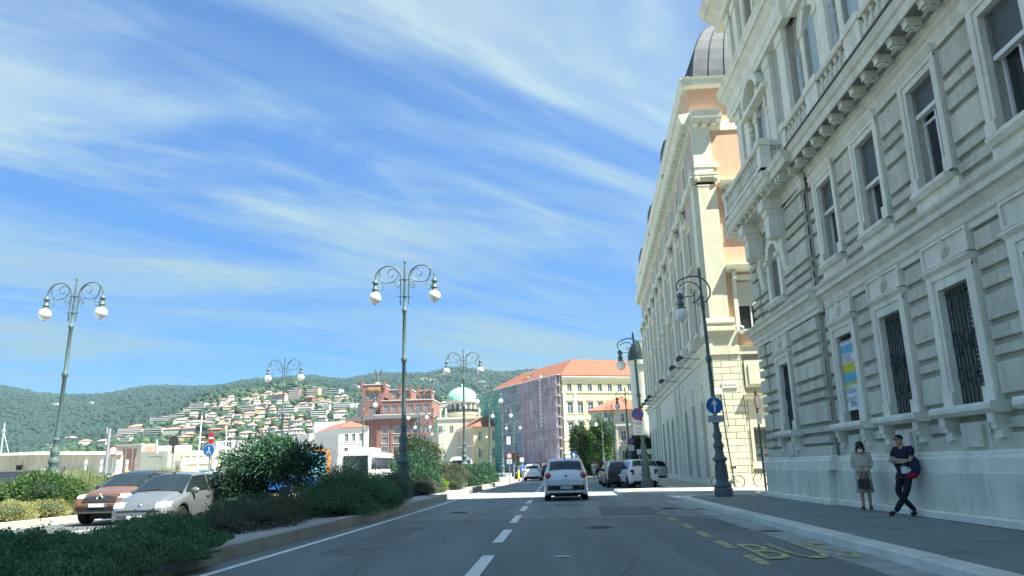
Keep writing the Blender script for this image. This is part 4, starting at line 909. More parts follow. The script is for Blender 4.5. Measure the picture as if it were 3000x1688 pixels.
# striped block
Y1 = 196.
def blk(name, label, x0, x1, x2, yt, Y, dY, m, rows=(), na=0, nb_=0, roof=None, cat='building', top=None):
    A, B, C = P(x0, yt, Y + dY), P(x1, yt, Y), P(x2, yt, Y + 1)
    return quick(name, label, cat, (A.x, A.y), (B.x, B.y), (C.x, C.y), B.z, m, rows, na, nb_, roof, 2.0, None, top), B.z
sb, hs = blk('striped_harbour_block', 'beige block with three tall brick-red stripes and a flat coping', 344, 415, 456, 1300, Y1, 3, concM)
A, B, C = P(344, 1300, Y1 + 3), P(415, 1300, Y1), P(456, 1300, Y1 + 1)
Tb = frameT((A.x - B.x, A.y - B.y), (0, 0)); Lb = math.hypot(A.x - B.x, A.y - B.y)
for x, w in ((.30, .05), (.53, .09), (.76, .05)): q = MB(); q.T = Tb; q.box(Lb * (x - w), Lb * (x + w), -.1, .05, 0, hs - 1.2); q.build('stripe_panel', redpan, sb)
q = MB(); q.T = frameT((0, 0), (C.x - B.x, C.y - B.y)); q.box(1.0, 3.1, -.06, .05, hs - 2.3, hs - .8); q.build('red_panel', mat('salmon_panel', (.60, .27, .20), .85, .05), sb)
q = MB(); q.T = Tb; q.box(-.3, Lb + .3, -.4, .3, hs - .3, hs); q.build('coping', creamW, sb)
R2 = [(1.2, 1.7, 1.0), (4.4, 1.7, 1.0)]
blk('grey_green_wing', 'shaded grey-green two-storey wing with three window openings beside the striped block', 416, 492, 530, 1322, 178, 1, greyW, [(1.2, 1.5, 1.3), (4.7, 1.6, 1.3)], 3, 0)
blk('cream_low_wing', 'cream low wing with a row of small windows behind the grey hatchback', 492, 500, 640, 1322, 182, 3, creamW, [(1.2, 1.5, 1.1), (4.7, 1.5, 1.1)], 0, 5)
blk('cream_front_annex', 'lowest cream annex in front of the harbour station', 512, 530, 636, 1350, 165, 2, creamW, [(2.6, 1.3, 1.1)], 1, 6)
blk('cream_upper_block', 'cream upper block with flat roof behind the grey-green wing', 455, 462, 562, 1306, 215, 3, creamW, [(7.0, 1.3, 1.0)], 0, 5)
ce, hc = blk('cream_entrance_tower', 'cream entrance block with scroll-topped gable and red-brown windows', 640, 644, 696, 1318, 160, 2, creamW, [(2.5, 1.2, 2.2), (4.7, 1.3, 2.2)], 0, 1)
q = MB(); q.box(.0, 4.4, -.2, .3, hc, hc + .35)
for x in (.5, 3.4): q.ring(x, hc - .5, .12, .35, -.2, 0, 0, 2 * PI, 10)
for k in range(9): q.box(1.0 + k * .22, 1.12 + k * .22, -.06, 0, hc - .7, hc - .45)
q.build('gable_lettering', greyC, ce)
blk('pale_flat_block', 'pale two-storey block with broad flat cornice right of the flagpole', 628, 634, 690, 1293, 235, 3, whiteW, [(10.2, 1.4, 1.6)], 0, 3)
blk('white_quay_house', 'bright white house partly behind the clipped tree', 690, 697, 752, 1290, 190, 4, whiteW, [(4, 1.4, 1.2)], 0, 3)

# ------------------------------------------------------------------ hills
def polyline(pts, lo=-1.6, hi=.9):
    a, t = [], []
    for x, y in pts: v = at(x, y, 1.0); a.append(v.x); t.append(v.z - EYE)
    return np.array(a), np.array(t)
ra, rt = polyline([(-1400, 1110), (-500, 1100), (0, 1137), (160, 1160), (215, 1163), (290, 1160), (400, 1143), (500, 1136), (560, 1137), (620, 1139), (700, 1124), (800, 1112), (920, 1109), (1010, 1118), (1100, 1103), (1180, 1097), (1250, 1100), (1300, 1088), (1350, 1082), (1400, 1088), (1490, 1097), (1560, 1091), (1700, 1100), (2000, 1110), (2600, 1150)])
ca, ct = polyline([(-1400, 1360), (0, 1340), (120, 1322), (300, 1298), (345, 1278), (430, 1246), (540, 1206), (600, 1170), (700, 1150), (820, 1132), (900, 1130), (1000, 1145), (1200, 1165), (1320, 1180), (1500, 1200), (2000, 1260), (2600, 1300)])
Y0, Y1h, Y2h = 420., 1500., 3300.
def tang(a, Y):
    tc_ = np.interp(a, ca, ct); tr_ = np.interp(a, ra, rt)
    s1 = np.clip((Y - Y0) / (Y1h - Y0), 0, 1); s2 = np.clip((Y - Y1h) / (Y2h - Y1h), 0, 1)
    return tc_ * s1 ** .8 + (tr_ - tc_) * (s2 * s2 * (3 - 2 * s2)) ** .9
def tz(a, Y):
    z = tang(a, Y) * Y + EYE * np.clip((Y - Y0) / 300, 0, 1)
    return z - np.clip(Y - Y2h, 0, None) * .25 + np.clip((Y - Y0) / 800, 0, 1) * 3.0 * (np.sin(a * 60 + Y * .011) + np.sin(a * 23 - Y * .017)) * (Y < Y2h * 1.0)
an = np.linspace(-1.35, .75, 260); yn = np.concatenate([np.linspace(300, 1500, 60), np.linspace(1530, 3300, 60)[0:], np.linspace(3350, 5200, 12)])
AA, YY = np.meshgrid(an, yn); ZZ = tz(AA, YY) - .3; ZZ[YY < Y0 + 1] = -2.0
V = np.stack([AA * YY, YY, ZZ], -1).reshape(-1, 3); nA = len(an)
F = [(j * nA + i, j * nA + i + 1, (j + 1) * nA + i + 1, (j + 1) * nA + i) for j in range(len(yn) - 1) for i in range(nA - 1)]
me = bpy.data.meshes.new('hills'); me.from_pydata(V.tolist(), [], F); me.polygons.foreach_set('use_smooth', [True] * len(F))
forest = mat('forest_cover', (0.010, 0.032, 0.022), .95, .35, .01, 1.0, .08)
me.materials.append(forest); put('hills', me, kind='structure')
# tree canopies
leafA = mat('wood_green', (.009, .034, .024), .9, .30, .004, 0, rnd=0); leafB = mat('wood_dark_green', (.010, .032, .022), .9, .3, .004); leafC = mat('wood_olive_green', (.015, .042, .026), .9, .3, .004)
vilA = mat('garden_green', (.026, .066, .030), .9, .30, .02); vilB = mat('garden_dark_green', (.014, .042, .022), .9, .3, .02); vilC = mat('garden_olive', (.055, .095, .035), .9, .3, .02)
def canopies(n, amin, amax, Ya, Yb, r0, r1, name, label, seed, cond=None, mm3=None):
    mm3 = mm3 or (leafA, leafB, leafC)
    rg = np.random.default_rng(seed); a = rg.uniform(amin, amax, n); Y = Ya + (Yb - Ya) * rg.random(n) ** .8
    if cond is not None: k = cond(a, Y); a, Y = a[k], Y[k]
    n = len(a); z = tz(a, Y); r = rg.uniform(r0, r1, n); base = []
    for rr, hh in ((.55, 0), (1.0, .45), (.75, 1.0)):
        for k in range(6): base.append((rr * math.cos(k * PI / 3 + hh), rr * math.sin(k * PI / 3 + hh), hh))
    base.append((0, 0, 1.3)); base = np.array(base)
    V = base[None] * (1 + rg.normal(0, .16, (n, len(base), 1))) * r[:, None, None]; V[:, :, 2] *= rg.uniform(.8, 1.25, (n, 1))
    V += np.stack([a * Y, Y, z - .2 * r], 1)[:, None, :]
    bf = [(i * 6 + k, i * 6 + (k + 1) % 6, (i + 1) * 6 + (k + 1) % 6, (i + 1) * 6 + k) for i in range(2) for k in range(6)] + [(12 + k, 12 + (k + 1) % 6, 18, 18) for k in range(6)]
    q4 = np.array(bf[:12]); t3 = np.array([f[:3] for f in bf[12:]]); nb_ = len(base)
    Q = (q4[None] + np.arange(n)[:, None, None] * nb_).reshape(-1, 4); T_ = (t3[None] + np.arange(n)[:, None, None] * nb_).reshape(-1, 3)
    me = bpy.data.meshes.new(name); vv = V.reshape(-1, 3); me.vertices.add(len(vv)); me.vertices.foreach_set('co', vv.astype(np.float32).ravel())
    loops = np.concatenate([Q.ravel(), T_.ravel()]); me.loops.add(len(loops)); me.loops.foreach_set('vertex_index', loops.astype(np.int32))
    tot = np.concatenate([np.full(len(Q), 4), np.full(len(T_), 3)]); me.polygons.add(len(tot)); me.polygons.foreach_set('loop_start', np.concatenate([[0], np.cumsum(tot)[:-1]]).astype(np.int32)); me.polygons.foreach_set('loop_total', tot.astype(np.int32))
    for m in mm3: me.materials.append(m)
    pick = rg.choice(3, n, p=[.5, .3, .2]); me.polygons.foreach_set('material_index', np.concatenate([np.repeat(pick, 12), np.repeat(pick, 6)]).astype(np.int32))
    me.update(calc_edges=True); return put(name, me, None, label=label, cat='woodland', kind='stuff')
canopies(16000, -.80, .15, 1500, 3290, 5, 10, 'hill_forest', 'dense dark green forest covering the far ridge', 1)
canopies(3600, -.80, .15, 3100, 3300, 5, 10, 'ridge_forest', 'tree tops along the skyline of the far ridge', 2)

HW = {'w': mat('house_white', (.78, .77, .70), .85, .05, .2), 'c': mat('house_cream', (.72, .66, .54), .85, .05, .2), 'y': mat('house_yellow', (.60, .48, .24), .85, .05, .2), 'p': mat('house_pink', (.62, .46, .40), .85, .05, .2), 'b': mat('house_brick', (.36, .19, .14), .85, .05, .2), 'g': mat('house_grey', (.60, .60, .54), .85, .05, .2), 'o': mat('house_orange', (.50, .30, .13), .85, .05, .2)}
HR = {'r': mat('roof_red', (.38, .19, .13), .9, .2, .3), 'n': mat('roof_pinkish', (.42, .28, .22), .9, .2, .3), 'f': mat('roof_flat_grey', (.36, .35, .32), .9, .15, .3)}
winM = flat('far_window', (.06, .075, .08), .3)
WN = {'w': 'white', 'c': 'cream', 'y': 'yellow', 'p': 'pink', 'b': 'brick-red', 'g': 'grey', 'o': 'orange'}; RN = {'r': 'red-roofed', 'n': 'pale-roofed', 'f': 'flat-roofed'}
Z1 = lambda x, y: (x / 3.433, 1000 + y / 3.433)
Z2 = lambda x, y: (700 + x / 3.433, 1000 + y / 3.433)
H = []
for s in """540,660,60,35,wf 680,632,22,12,wf 910,642,35,32,gf 1890,725,100,50,wf 1985,705,140,78,wf 2150,690,110,35,cr 2245,662,90,46,wn 2350,650,70,36,cn 2470,625,100,50,cn
1945,775,90,60,cn 2330,742,60,46,wr 2490,705,150,42,pf 2500,755,110,44,pn 2390,778,80,42,wn 2290,782,100,42,cf 2120,802,100,32,gf 1800,840,130,62,wn 1790,768,150,32,gf 1955,852,210,56,gn 1620,812,220,46,gf 2225,892,110,72,yn 2390,882,80,72,yr 2520,892,90,60,wn
1360,920,165,80,cr 1540,952,200,72,wf 1720,946,175,76,gr 1900,936,165,76,gr 2155,922,140,46,or 2320,952,110,60,cn 2470,962,140,46,wn 1290,966,220,78,pf 1160,992,110,46,wf 1020,1052,110,62,gn 840,1052,110,60,wr 690,1010,120,50,cn 1850,1002,130,52,yr 480,1078,100,42,cn 360,1090,120,26,cf 1250,1022,100,50,wf 2010,1002,90,42,cr 600,1040,80,36,wn""".split():
    v = s.split(','); H.append((*Z1(float(v[0]), float(v[1])), float(v[2]) / 3.433, float(v[3]) / 3.433, v[4]))
for s in """70,612,100,42,cn 175,642,70,50,wn 400,602,140,88,pr 555,597,95,105,bf 740,562,118,84,yf 935,537,160,50,gf 1155,502,80,50,gf 710,607,90,56,br 430,632,120,42,cn 100,712,150,50,pf 200,727,90,60,yn 95,757,100,42,pn 475,752,155,82,gf 635,717,160,56,wf 795,772,150,72,gf 832,657,78,62,wr 640,652,88,36,cn 1065,692,215,62,gf 1015,767,135,70,wr 470,802,110,52,pf 830,802,90,46,cn 120,897,88,66,wn 15,887,38,70,yn 285,867,70,46,cr
235,927,88,50,wr 340,907,58,50,wn 455,842,56,46,pr 620,812,50,30,wn 535,892,48,46,cn 70,972,135,64,wn 570,932,150,52,cn 430,930,80,40,wn 700,880,60,40,cn 2000,700,80,46,gn 2060,660,70,50,cn
1850,402,75,32,cf 1945,424,85,44,cn 2000,372,50,24,gf 2060,352,60,26,cf 2340,402,60,26,pf 2440,432,70,30,cf 2420,500,50,20,wf 1990,440,60,26,wf 2480,470,60,24,cn""".split():
    v = s.split(','); H.append((*Z2(float(v[0]), float(v[1])), float(v[2]) / 3.433, float(v[3]) / 3.433, v[4]))
_er = random.Random(17)
while len(H) < 168:
    x_, y_ = _er.uniform(500, 1010), _er.uniform(1150, 1312)
    if y_ < np.interp(x_, [430, 540, 600, 700, 820, 1010], [1275, 1226, 1186, 1172, 1155, 1160]) or any(abs(x_ - q_[0]) < (q_[2] / 2 + 9) and abs(y_ - q_[1]) < 9 for q_ in H): continue
    H.append((x_, y_, _er.uniform(12, 24), _er.uniform(10, 17), _er.choice(['wn', 'wr', 'cn', 'cr', 'yn', 'cn', 'pn', 'wn', 'wf', 'cr'])))
YS = np.linspace(Y0 + 30, Y2h - 60, 900)
hr = random.Random(5); info = []
for (x, y, w, h, k) in H:
    v = at(x, y, 1.0); a = v.x; t = v.z - EYE
    tt = (tz(a, YS) - EYE) / YS; idx = np.argmax(tt > t); Yh = float(YS[idx]) if tt.max() > t else 2600.
    info.append([x, y, w, h, k, a, Yh])
# rows by height in the picture give every house its own description
rows_ = {}
for i, q_ in enumerate(info): rows_.setdefault(int((q_[1] - 1080) // 11), []).append(i)
names = ['topmost', 'second', 'third', 'fourth', 'fifth', 'sixth', 'seventh', 'eighth', 'ninth', 'tenth', 'eleventh', 'twelfth']
ordn = lambda k: f'{k}{"th" if 10 <= k % 100 <= 20 else {1: "st", 2: "nd", 3: "rd"}.get(k % 10, "th")}'
lab = {}
for rk, (key, ids) in enumerate(sorted(rows_.items())):
    for k, i in enumerate(sorted(ids, key=lambda i: info[i][0])):
        big = 'block of flats' if info[i][2] > 38 else 'house'
        lab[i] = f'{WN[info[i][4][0]]} {RN[info[i][4][1]]} {big} on the hillside, {ordn(k + 1)} from the left in the {(names + [ordn(k_) for k_ in range(13, 40)])[rk]} row'
for i, (x, y, w, h, k, a, Yh) in enumerate(info):
    wm_, hm = w * 1.12 / 2159 * Yh, h * 1.12 / 2159 * Yh; flats = k[1] == 'f'; dpt = max(7., wm_ * .6)
    yaw = hr.uniform(-.35, .35) if not flats else hr.uniform(-.15, .15)
    X = a * Yh; z = EYE + (at(x, y, 1.0).z - EYE) * Yh
    hb = thing('hillside_house' if w <= 38 else 'hillside_flats', lab[i], 'house' if w <= 38 else 'flats', (X, Yh + dpt / 2, z), yaw, 'houses on the hillside')
    hw_ = wm_ / 2 * (.97 if flats else .9); rhh = 0 if flats else hm * .30; zt = hm - rhh
    b = MB(); b.box(-hw_, hw_, -dpt / 2, dpt / 2, -8, zt); b.build('wall', HW[k[0]], hb)
    if flats: b = MB(); b.box(-hw_ - .4, hw_ + .4, -dpt / 2 - .5, dpt / 2, zt, zt + .5); b.box(-hw_ * .2, hw_ * .25, -dpt / 4, dpt / 4, zt, zt + 2.2); b.build('roof', HR[k[1]], hb)
    else: hip(hb, [(-hw_, -dpt / 2), (hw_, -dpt / 2), (hw_, dpt / 2), (-hw_, dpt / 2)], zt, rhh, dpt * .5 if wm_ > dpt else wm_ * .4, HR[k[1]], .8)
    fl = max(1, round(zt / 3.1)); nw = max(2, int(2 * hw_ / 3.4)); b = MB(); fh = zt / fl
    for r in range(fl):
        if flats and wm_ > 16 and hr.random() < .75: b.box(-hw_ * .92, hw_ * .92, -dpt / 2 - .06, -dpt / 2 + .1, r * fh + fh * .32, r * fh + fh * .85); continue
        for c in range(nw): xx = -hw_ + 2 * hw_ * (c + .5) / nw; b.box(xx - .6, xx + .6, -dpt / 2 - .06, -dpt / 2 + .1, r * fh + fh * .28, r * fh + fh * .78)
    for c in range(2): b.box(hw_ - .05, hw_ + .05, -dpt / 4 + c * dpt / 3, -dpt / 4 + 1.2 + c * dpt / 3, .8, zt * .8) ; b.box(-hw_ - .05, -hw_ + .05, -dpt / 4 + c * dpt / 3, -dpt / 4 + 1.2 + c * dpt / 3, .8, zt * .8)
    b.build('windows', winM, hb, kind='stuff')
    if flats:
        b = MB()
        for r in range(1, fl): b.box(-hw_, hw_, -dpt / 2 - 1.1, -dpt / 2, r * fh - .1, r * fh + .15); b.box(-hw_, hw_, -dpt / 2 - 1.1, -dpt / 2 - 1.0, r * fh + .15, r * fh + .8)
        if fl > 1: b.build('balcony', HW['w' if k[0] != 'w' else 'c'], hb)
HA = np.array([[q_[5], q_[6], q_[2] / 2159, (at(q_[0], q_[1], 1.0).z - EYE), q_[3] / 2159] for q_ in info])
def clearof(a, Y):
    t = (tz(a, Y) + 4 - EYE) / Y; keep = np.ones(len(a), bool)
    for h in HA: keep &= ~((np.abs(a - h[0]) < h[2] * .52 + 4 / Y) & (Y < h[1] + 14) & (t > h[3] + .1 * h[4]))
    return keep
canopies(9000, -.74, .12, 470, 1560, 3.0, 6.5, 'village_trees', 'green trees scattered between the hillside houses', 3, clearof, (vilA, vilB, vilC))
# cypresses between the houses
cyp = mat('cypress_green', (.018, .040, .024), .9, .3, .3)
q = MB(); q.lathe([(.3, 0), (1.6, 1.5), (1.9, 4), (1.3, 8), (.5, 11), (.05, 12.5)], 7, smooth=False); cm_ = q.mesh('crown', [cyp]); q = MB(); q.lathe([(.3, -2), (.25, 1.6)], 6); ctm = q.mesh('trunk', [flat('bark', (.10, .075, .05), .9)])
for k, (x, y, s) in enumerate(((585, 1232, 1.4), (597, 1230, 1.2), (648, 1228, 1.0), (665, 1288, 1.0), (785, 1290, .9), (905, 1160, 1.5), (720, 1262, 1.0), (560, 1262, 1.0))):
    v = at(x, y, 1.0); tt = (tz(v.x, YS) - EYE) / YS; idx = np.argmax(tt > v.z - EYE); Yh = float(YS[idx])
    c = thing('cypress', f'slim dark cypress on the hillside, {ordn(sorted([585, 597, 648, 665, 785, 905, 720, 560]).index(x) + 1)} from the left', 'tree', (v.x * Yh, Yh, EYE + (v.z - EYE) * Yh - 1), 0, 'cypresses between the hillside houses', s); put('crown', cm_, c); put('trunk', ctm, c)
# masts on the ridge and antennas
for x, yb_, yt_, lab_ in ((1353, 1083, 1052, 'shorter of two lattice masts on the ridge right of the green dome'), (1372, 1083, 1022, 'tallest lattice mast on the ridge above the green dome')):
    A = at(x, yb_, 3280); B = at(x, yt_, 3280); m_ = thing('radio_mast', lab_, 'mast', (A.x, A.y, A.z - 4)); hh = B.z - A.z + 4; w = 2.6
    q = MB()
    for sx, sy in ((-1, -1), (1, -1), (1, 1), (-1, 1)): q.tube([(sx * w, sy * w, 0), (sx * w * .5, sy * w * .5, hh)], .45, 4)
    n = int(hh / 7)
    for k in range(n): z0, z1 = k * hh / n, (k + 1) * hh / n; q.tube([(-w, -w, z0), (w, -w, z1)], .35, 4); q.tube([(w, -w, z0), (-w, -w, z1)], .35, 4)
    q.build('lattice', steelM, m_)
# ------------------------------------------------------------------ ground, roads, kerbs, markings
grd = mat('pale_quay_ground', (0.30, 0.30, 0.27), .9, .12, .15, .1, 8)
sheet = MB(); sheet.quad((-4000, -300, -.03), (4000, -300, -.03), (4000, 5400, -.03), (-4000, 5400, -.03)); sheet.build('ground', grd, kind='structure')
KL = [(-60, -5.6), (8, -5.6), (20, -5.36), (38, -5.12), (52, -4.9), (66, -4.55)]           # (Y, X) of the near kerb of the planted strip
kx = lambda Y: float(np.interp(Y, [k[0] for k in KL], [k[1] for k in KL]))
farroad = mat('worn_asphalt', (.30, .32, .30), .92, .12, .4, .3, 60)
b = MB(); b._a([(-60, -80, 0), (60, -80, 0), (60, 230, 0), (-60, 230, 0)], [(0, 1, 2, 3)]); rd = b.build('road', farroad, kind='structure')
b = MB(); b._a([(-5.9, -60, .004), (4.6, -60, .004), (4.6, 66, .004), (-4.9, 66, .004)], [(0, 1, 2, 3)]); b._a([(-17, -60, .004), (-9.4, -60, .004), (-9.4, 170, .004), (-17, 170, .004)], [(0, 1, 2, 3)]); b.m[-1] = 1; b.build('carriageway', [asphalt, mat('sunlit_lane_asphalt', (.085, .10, .105), .9, .15, .6, .5, 70)], rd)
b = MB(); b._a([(-5.8, -60, .008), (4.55, -60, .008), (4.55, 20.3, .008), (-5.5, 21.2, .008)], [(0, 1, 2, 3)]); b.build('resurfaced_lane', asphaltD, rd)
b = MB(); b._a([(3.9, -60, .012), (4.52, -60, .012), (4.52, 29, .012), (3.9, 29, .012)], [(0, 1, 2, 3)]); b.build('gutter', mat('gutter_concrete', (.32, .36, .33), .9, .25, 1.5, .3, 50), rd)
lineM = mat('road_white', (.74, .76, .72), .8, .12, 6, .2, 60)
yelM = mat('road_yellow', (.42, .42, .20), .85, .38, 5, .2, 60, speck=.35, sscale=9)
def strip(name, pts, w, m, z=.016):
    b = MB(); n = len(pts)
    for i in range(n - 1):
        (x0, y0), (x1, y1) = pts[i], pts[i + 1]; d = Vector((x1 - x0, y1 - y0)).normalized(); nx, ny = -d.y * w / 2, d.x * w / 2
        b._a([(x0 + nx, y0 + ny, z), (x0 - nx, y0 - ny, z), (x1 - nx, y1 - ny, z), (x1 + nx, y1 + ny, z)], [(0, 1, 2, 3)])
    return b.build(name, m, rd)
strip('edge_line', [(-5.08, -20), (-5.06, 9), (-4.78, 20), (-4.52, 38), (-4.15, 66)], .14, lineM)
for Y in [-1 + 4.95 * k for k in range(13)]: strip('lane_dash', [(-1.17, 5.6 + Y), (-1.15, 8.5 + Y)], .2, lineM)
for Y in (5.0, 8.0, 10.7, 12.75, 14.7, 16.7, 18.9, 21.1): strip('bus_bay_dash', [(2.68 + Y * .008, Y), (2.68 + Y * .008, Y + 1.15)], .17, yelM)
strip('edge_line', [(-15.8, -10), (-15.8, 120)], .14, lineM); strip('edge_line', [(-10.0, -10), (-10.0, 120)], .14, lineM)
for k in range(14): strip('lane_dash', [(-12.9, 4 + k * 7), (-12.9, 7 + k * 7)], .14, lineM)
for k in range(5): strip('crossing_stripe', [(4.9 + .55 * k * 1.6, 30.6), (4.9 + .55 * k * 1.6, 33.0)], .45, lineM)
for Y in (66.0, 67.2, 81.5): strip('stop_line', [(-4.0, Y), (3.5, Y)], .45, lineM)
for k in range(4): strip('lane_dash', [(1.2 + k * .55, 39 - k * 1.4 + 6), (1.5 + k * .55, 38 - k * 1.4 + 6)], .12, lineM)
strip('stop_line', [(2.3, 32.2), (2.9, 31.9)], .2, lineM)
bus = text('BUS', 1.0, yelM, rd, (3.62, 12.15, .02), (0, 0, 0)); bus.scale = (.86, 3.0, 1)
strip('road_crack', [(-2.6, 20.5), (-2.5, 22), (-2.2, 23.3), (-2.15, 24.6), (-1.7, 26.5), (-1.6, 28.5)], .035, blackM, .01)
strip('road_crack', [(-4.5, 20.6), (-1.0, 20.4), (1.5, 20.1), (4.4, 20.0)], .06, asphaltD, .013)
q = MB(); q.prism([(0, 0), (.25, .02), (.23, .09), (.02, .07)], .02, .03); q.build('paper_scrap', whiteP, None, (-.1, 12.0, 0), label='small white scrap of paper lying on the dark asphalt', cat='litter')
def cover(label_, x, y, r, rnd_=True):
    b = MB()
    if rnd_: b.lathe([(r, 0), (r, .006), (r * .9, .006), (r * .88, .002), (r * .2, .003)], 20, (x, y, .013), smooth=False)
    else: b.box(x - r, x + r, y - r * .7, y + r * .7, .013, .02)
    for k in range(5): b.box(x - r * .6, x + r * .6, y - r * .5 + k * r * .25 - .012, y - r * .5 + k * r * .25 + .012, .018, .024)
    return b.build('manhole_cover', mat('cast_iron_cover', (.09, .10, .10), .6, .25, 12), rd)
cover('', .9, 17.5, .33); cover('', -3.2, 24.5, .3); cover('', 3.4, 24.0, .28, False); cover('', 4.15, 15.6, .22, False); cover('', 4.15, 23.2, .22, False); cover('', 4.15, 8.8, .24, False); cover('', 1.6, 9.2, .3)
patchm = mat('old_patch', (.155, .18, .175), .92, .2, 1.2, .6, 80, speck=.16, sscale=24)
for pts_ in ([(1.2, 21.6), (2.9, 21.5), (3.0, 25.6), (1.3, 25.8)], [(-4.2, 13.0), (-3.3, 12.9), (-3.2, 19.0), (-4.1, 19.2)], [(-.2, 27.0), (.8, 27.0), (.9, 28.4), (-.1, 28.5)], [(3.2, 16.2), (4.0, 16.2), (4.0, 19.5), (3.2, 19.4)]):
    b = MB(); b._a([(x, y, .0115) for x, y in pts_], [(0, 1, 2, 3)]); b.build('asphalt_patch', patchm, rd)
for pts_ in ([(-2.9, 9), (-2.8, 10.5), (-3.1, 12), (-3.0, 14)], [(.6, 7.5), (.8, 8.6), (.75, 10), (1.1, 11.4), (1.05, 13)], [(1.8, 12), (2.0, 13.5), (1.9, 15), (2.2, 16.6), (2.1, 18.4)], [(-2.2, 14.6), (-2.4, 16), (-2.25, 17.6), (-2.5, 19.4)], [(-.4, 14.0), (.2, 14.3), (.9, 14.2), (1.9, 14.5)]): strip('road_crack', pts_, .013, mat('crack_filler', (.10, .115, .115), .8), .0125)
# right pavement with kerb stones
pv = mat('pavement_asphalt', (.20, .24, .225), .92, .14, .8, .5, 90)
kerbM = mat('pale_kerb_stone', (.62, .63, .56), .85, .12, 1.2, .4, 60, rnd=.08)
paveM = mat('cream_paving', (.42, .40, .31), .85, .10, .8, .2, 40)
b = MB(); b.prism([(4.78, -60), (8.6, -60), (8.6, 30.0), (5.6, 30.0), (4.95, 29.2), (4.78, 28)], -.02, .15); pav = b.build('pavement', pv, kind='structure')
def kerb(pts, w, z, m, root, step=1.0, side=1, name='kerb_stone'):
    for i in range(len(pts) - 1):
        a, c = Vector(pts[i]), Vector(pts[i + 1]); n = max(1, round((c - a).length / step)); d = (c - a) / n; ln = d.length; ang = math.atan2(d.y, d.x)
        q = MB(); q._a([(0, 0, -.02), (ln - .012, 0, -.02), (ln - .012, w * side, -.02), (0, w * side, -.02), (0, 0, z - .02), (ln - .012, 0, z - .02), (ln - .012, w * side, z), (0, w * side, z), (0, .02 * side, z), (ln - .012, .02 * side, z)],
                       [(0, 1, 5, 4), (4, 5, 9, 8), (8, 9, 6, 7), (1, 2, 6, 9, 5), (0, 4, 8, 7, 3), (3, 7, 6, 2)])
        me = q.mesh(name, [m])
        for k in range(n): p = a + d * k; put(name, me, root, (p.x, p.y, RND.uniform(-.003, .003)), ang)
b = MB(); b._a([(7.56, -10, .1525), (7.80, -10, .1525), (7.80, 28.2, .1525), (7.50, 28.2, .1525), (7.56, 20, .1525), (7.46, 12, .1525)], [(0, 1, 2, 3, 4, 5)]); b.build('wall_foot_shade_grime', mat('pavement_shade_grime', (.10, .12, .11), .95, .3, 2), pav)  # dark sheet painting a shadow strip, with grime, along the wall foot
kerb([(4.46, -2), (4.46, 28.0), (4.64, 29.3), (5.4, 30.2), (20, 30.2)], .34, .153, kerbM, pav, 1.0, -1)
b = MB(); b.prism([(5.6, 30.0), (60, 30.0), (60, 29.4), (7.8, 29.4)], -.02, .148); b.build('side_pavement', pv, pav)
for x, y in ((5.9, 23.5), (6.4, 20.5), (6.2, 17.2), (5.9, 14.2), (6.8, 24.8)): q = MB(); q.prism([(0, 0), (.38, .0), (.36, .07), (.01, .08)], .15, .156); q.build('gum_patch', mat('pale_patch', (.30, .33, .32), .9), pav, (x, y, 0))
# far pavement in front of the corner palazzo
b = MB(); b.prism([(3.05, 33.9), (60, 33.4), (60, 38.3), (9.6, 38.3), (11, 95), (6.4, 95), (6.0, 39.5), (3.1, 39.0)], -.02, .15); pv2 = b.build('sunlit_pavement', paveM, kind='structure')
kerb([(60, 33.15), (10, 33.2), (3.2, 33.6), (2.8, 34.0), (2.85, 39.2)], .3, .153, kerbM, pv2, 1.4, -1)
kerb([(2.85, 39.2), (5.9, 39.5), (6.3, 95)], .2, .153, kerbM, pv2, 2.0, -1)
for k in range(9):
    q = MB(); q.prism([(0, 0), (.9, 0), (.9, .62), (0, .62)], 0, .012); q.build('paving_slab', mat('grey_paving_slab', (.30, .29, .24), .85, .1), pv2, (9.6 + (k % 3) * .93, 34.2 + (k // 3) * .66, .15))
# planted strip between the roads
soil = mat('dark_soil', (.06, .055, .045), .95, .25, 2, .5, 30); gravel = mat('white_gravel', (.44, .45, .43), .9, .25, 14, 1.0, 60)
b = MB(); b._a([(kx(y) - .34 + 0, y, .215) for y in (-60, 8, 20, 38, 52, 66)] + [(-9.5, 66, .215), (-9.5, -60, .215)], [(0, 1, 2, 3, 4, 5, 6, 7)]); med = b.build('planted_median', soil, kind='structure')
b = MB()
for y0, y1 in ((-20, 20), (20, 38), (38, 66)): b._a([(kx(y0) - .3, y0, .235), (kx(y0) - 1.15, y0, .235), (kx(y1) - 1.15, y1, .235), (kx(y1) - .3, y1, .235)], [(0, 3, 2, 1)])
b.build('gravel_strip', gravel, med)
darkK = mat('grey_kerb_stone', (.36, .37, .33), .88, .14, 1.2, .4, 60, rnd=.08)
kerb([(kx(y), y) for y in (0, 8, 20, 38, 52, 66)], .3, .25, darkK, med, 1.2, 1)
kerb([(-4.55, 66), (-6.5, 68.5), (-9.5, 66.5)], .3, .2, darkK, med, 1.2, 1)
kerb([(-9.5, 4), (-9.5, 66)], .25, .2, darkK, med, 2.0, -1)
# left verge
b = MB(); b._a([(-16.6, -40, .16), (-16.6, 62, .16), (-26, 62, .16), (-26, -40, .16)], [(0, 1, 2, 3)]); ver = b.build('left_verge', soil, kind='structure')
kerb([(-16.3, 10), (-16.3, 62)], .3, .18, mat('cream_kerb_stone', (.46, .43, .34), .85, .08, 1, .3, 50, rnd=.06), ver, 1.6, 1)

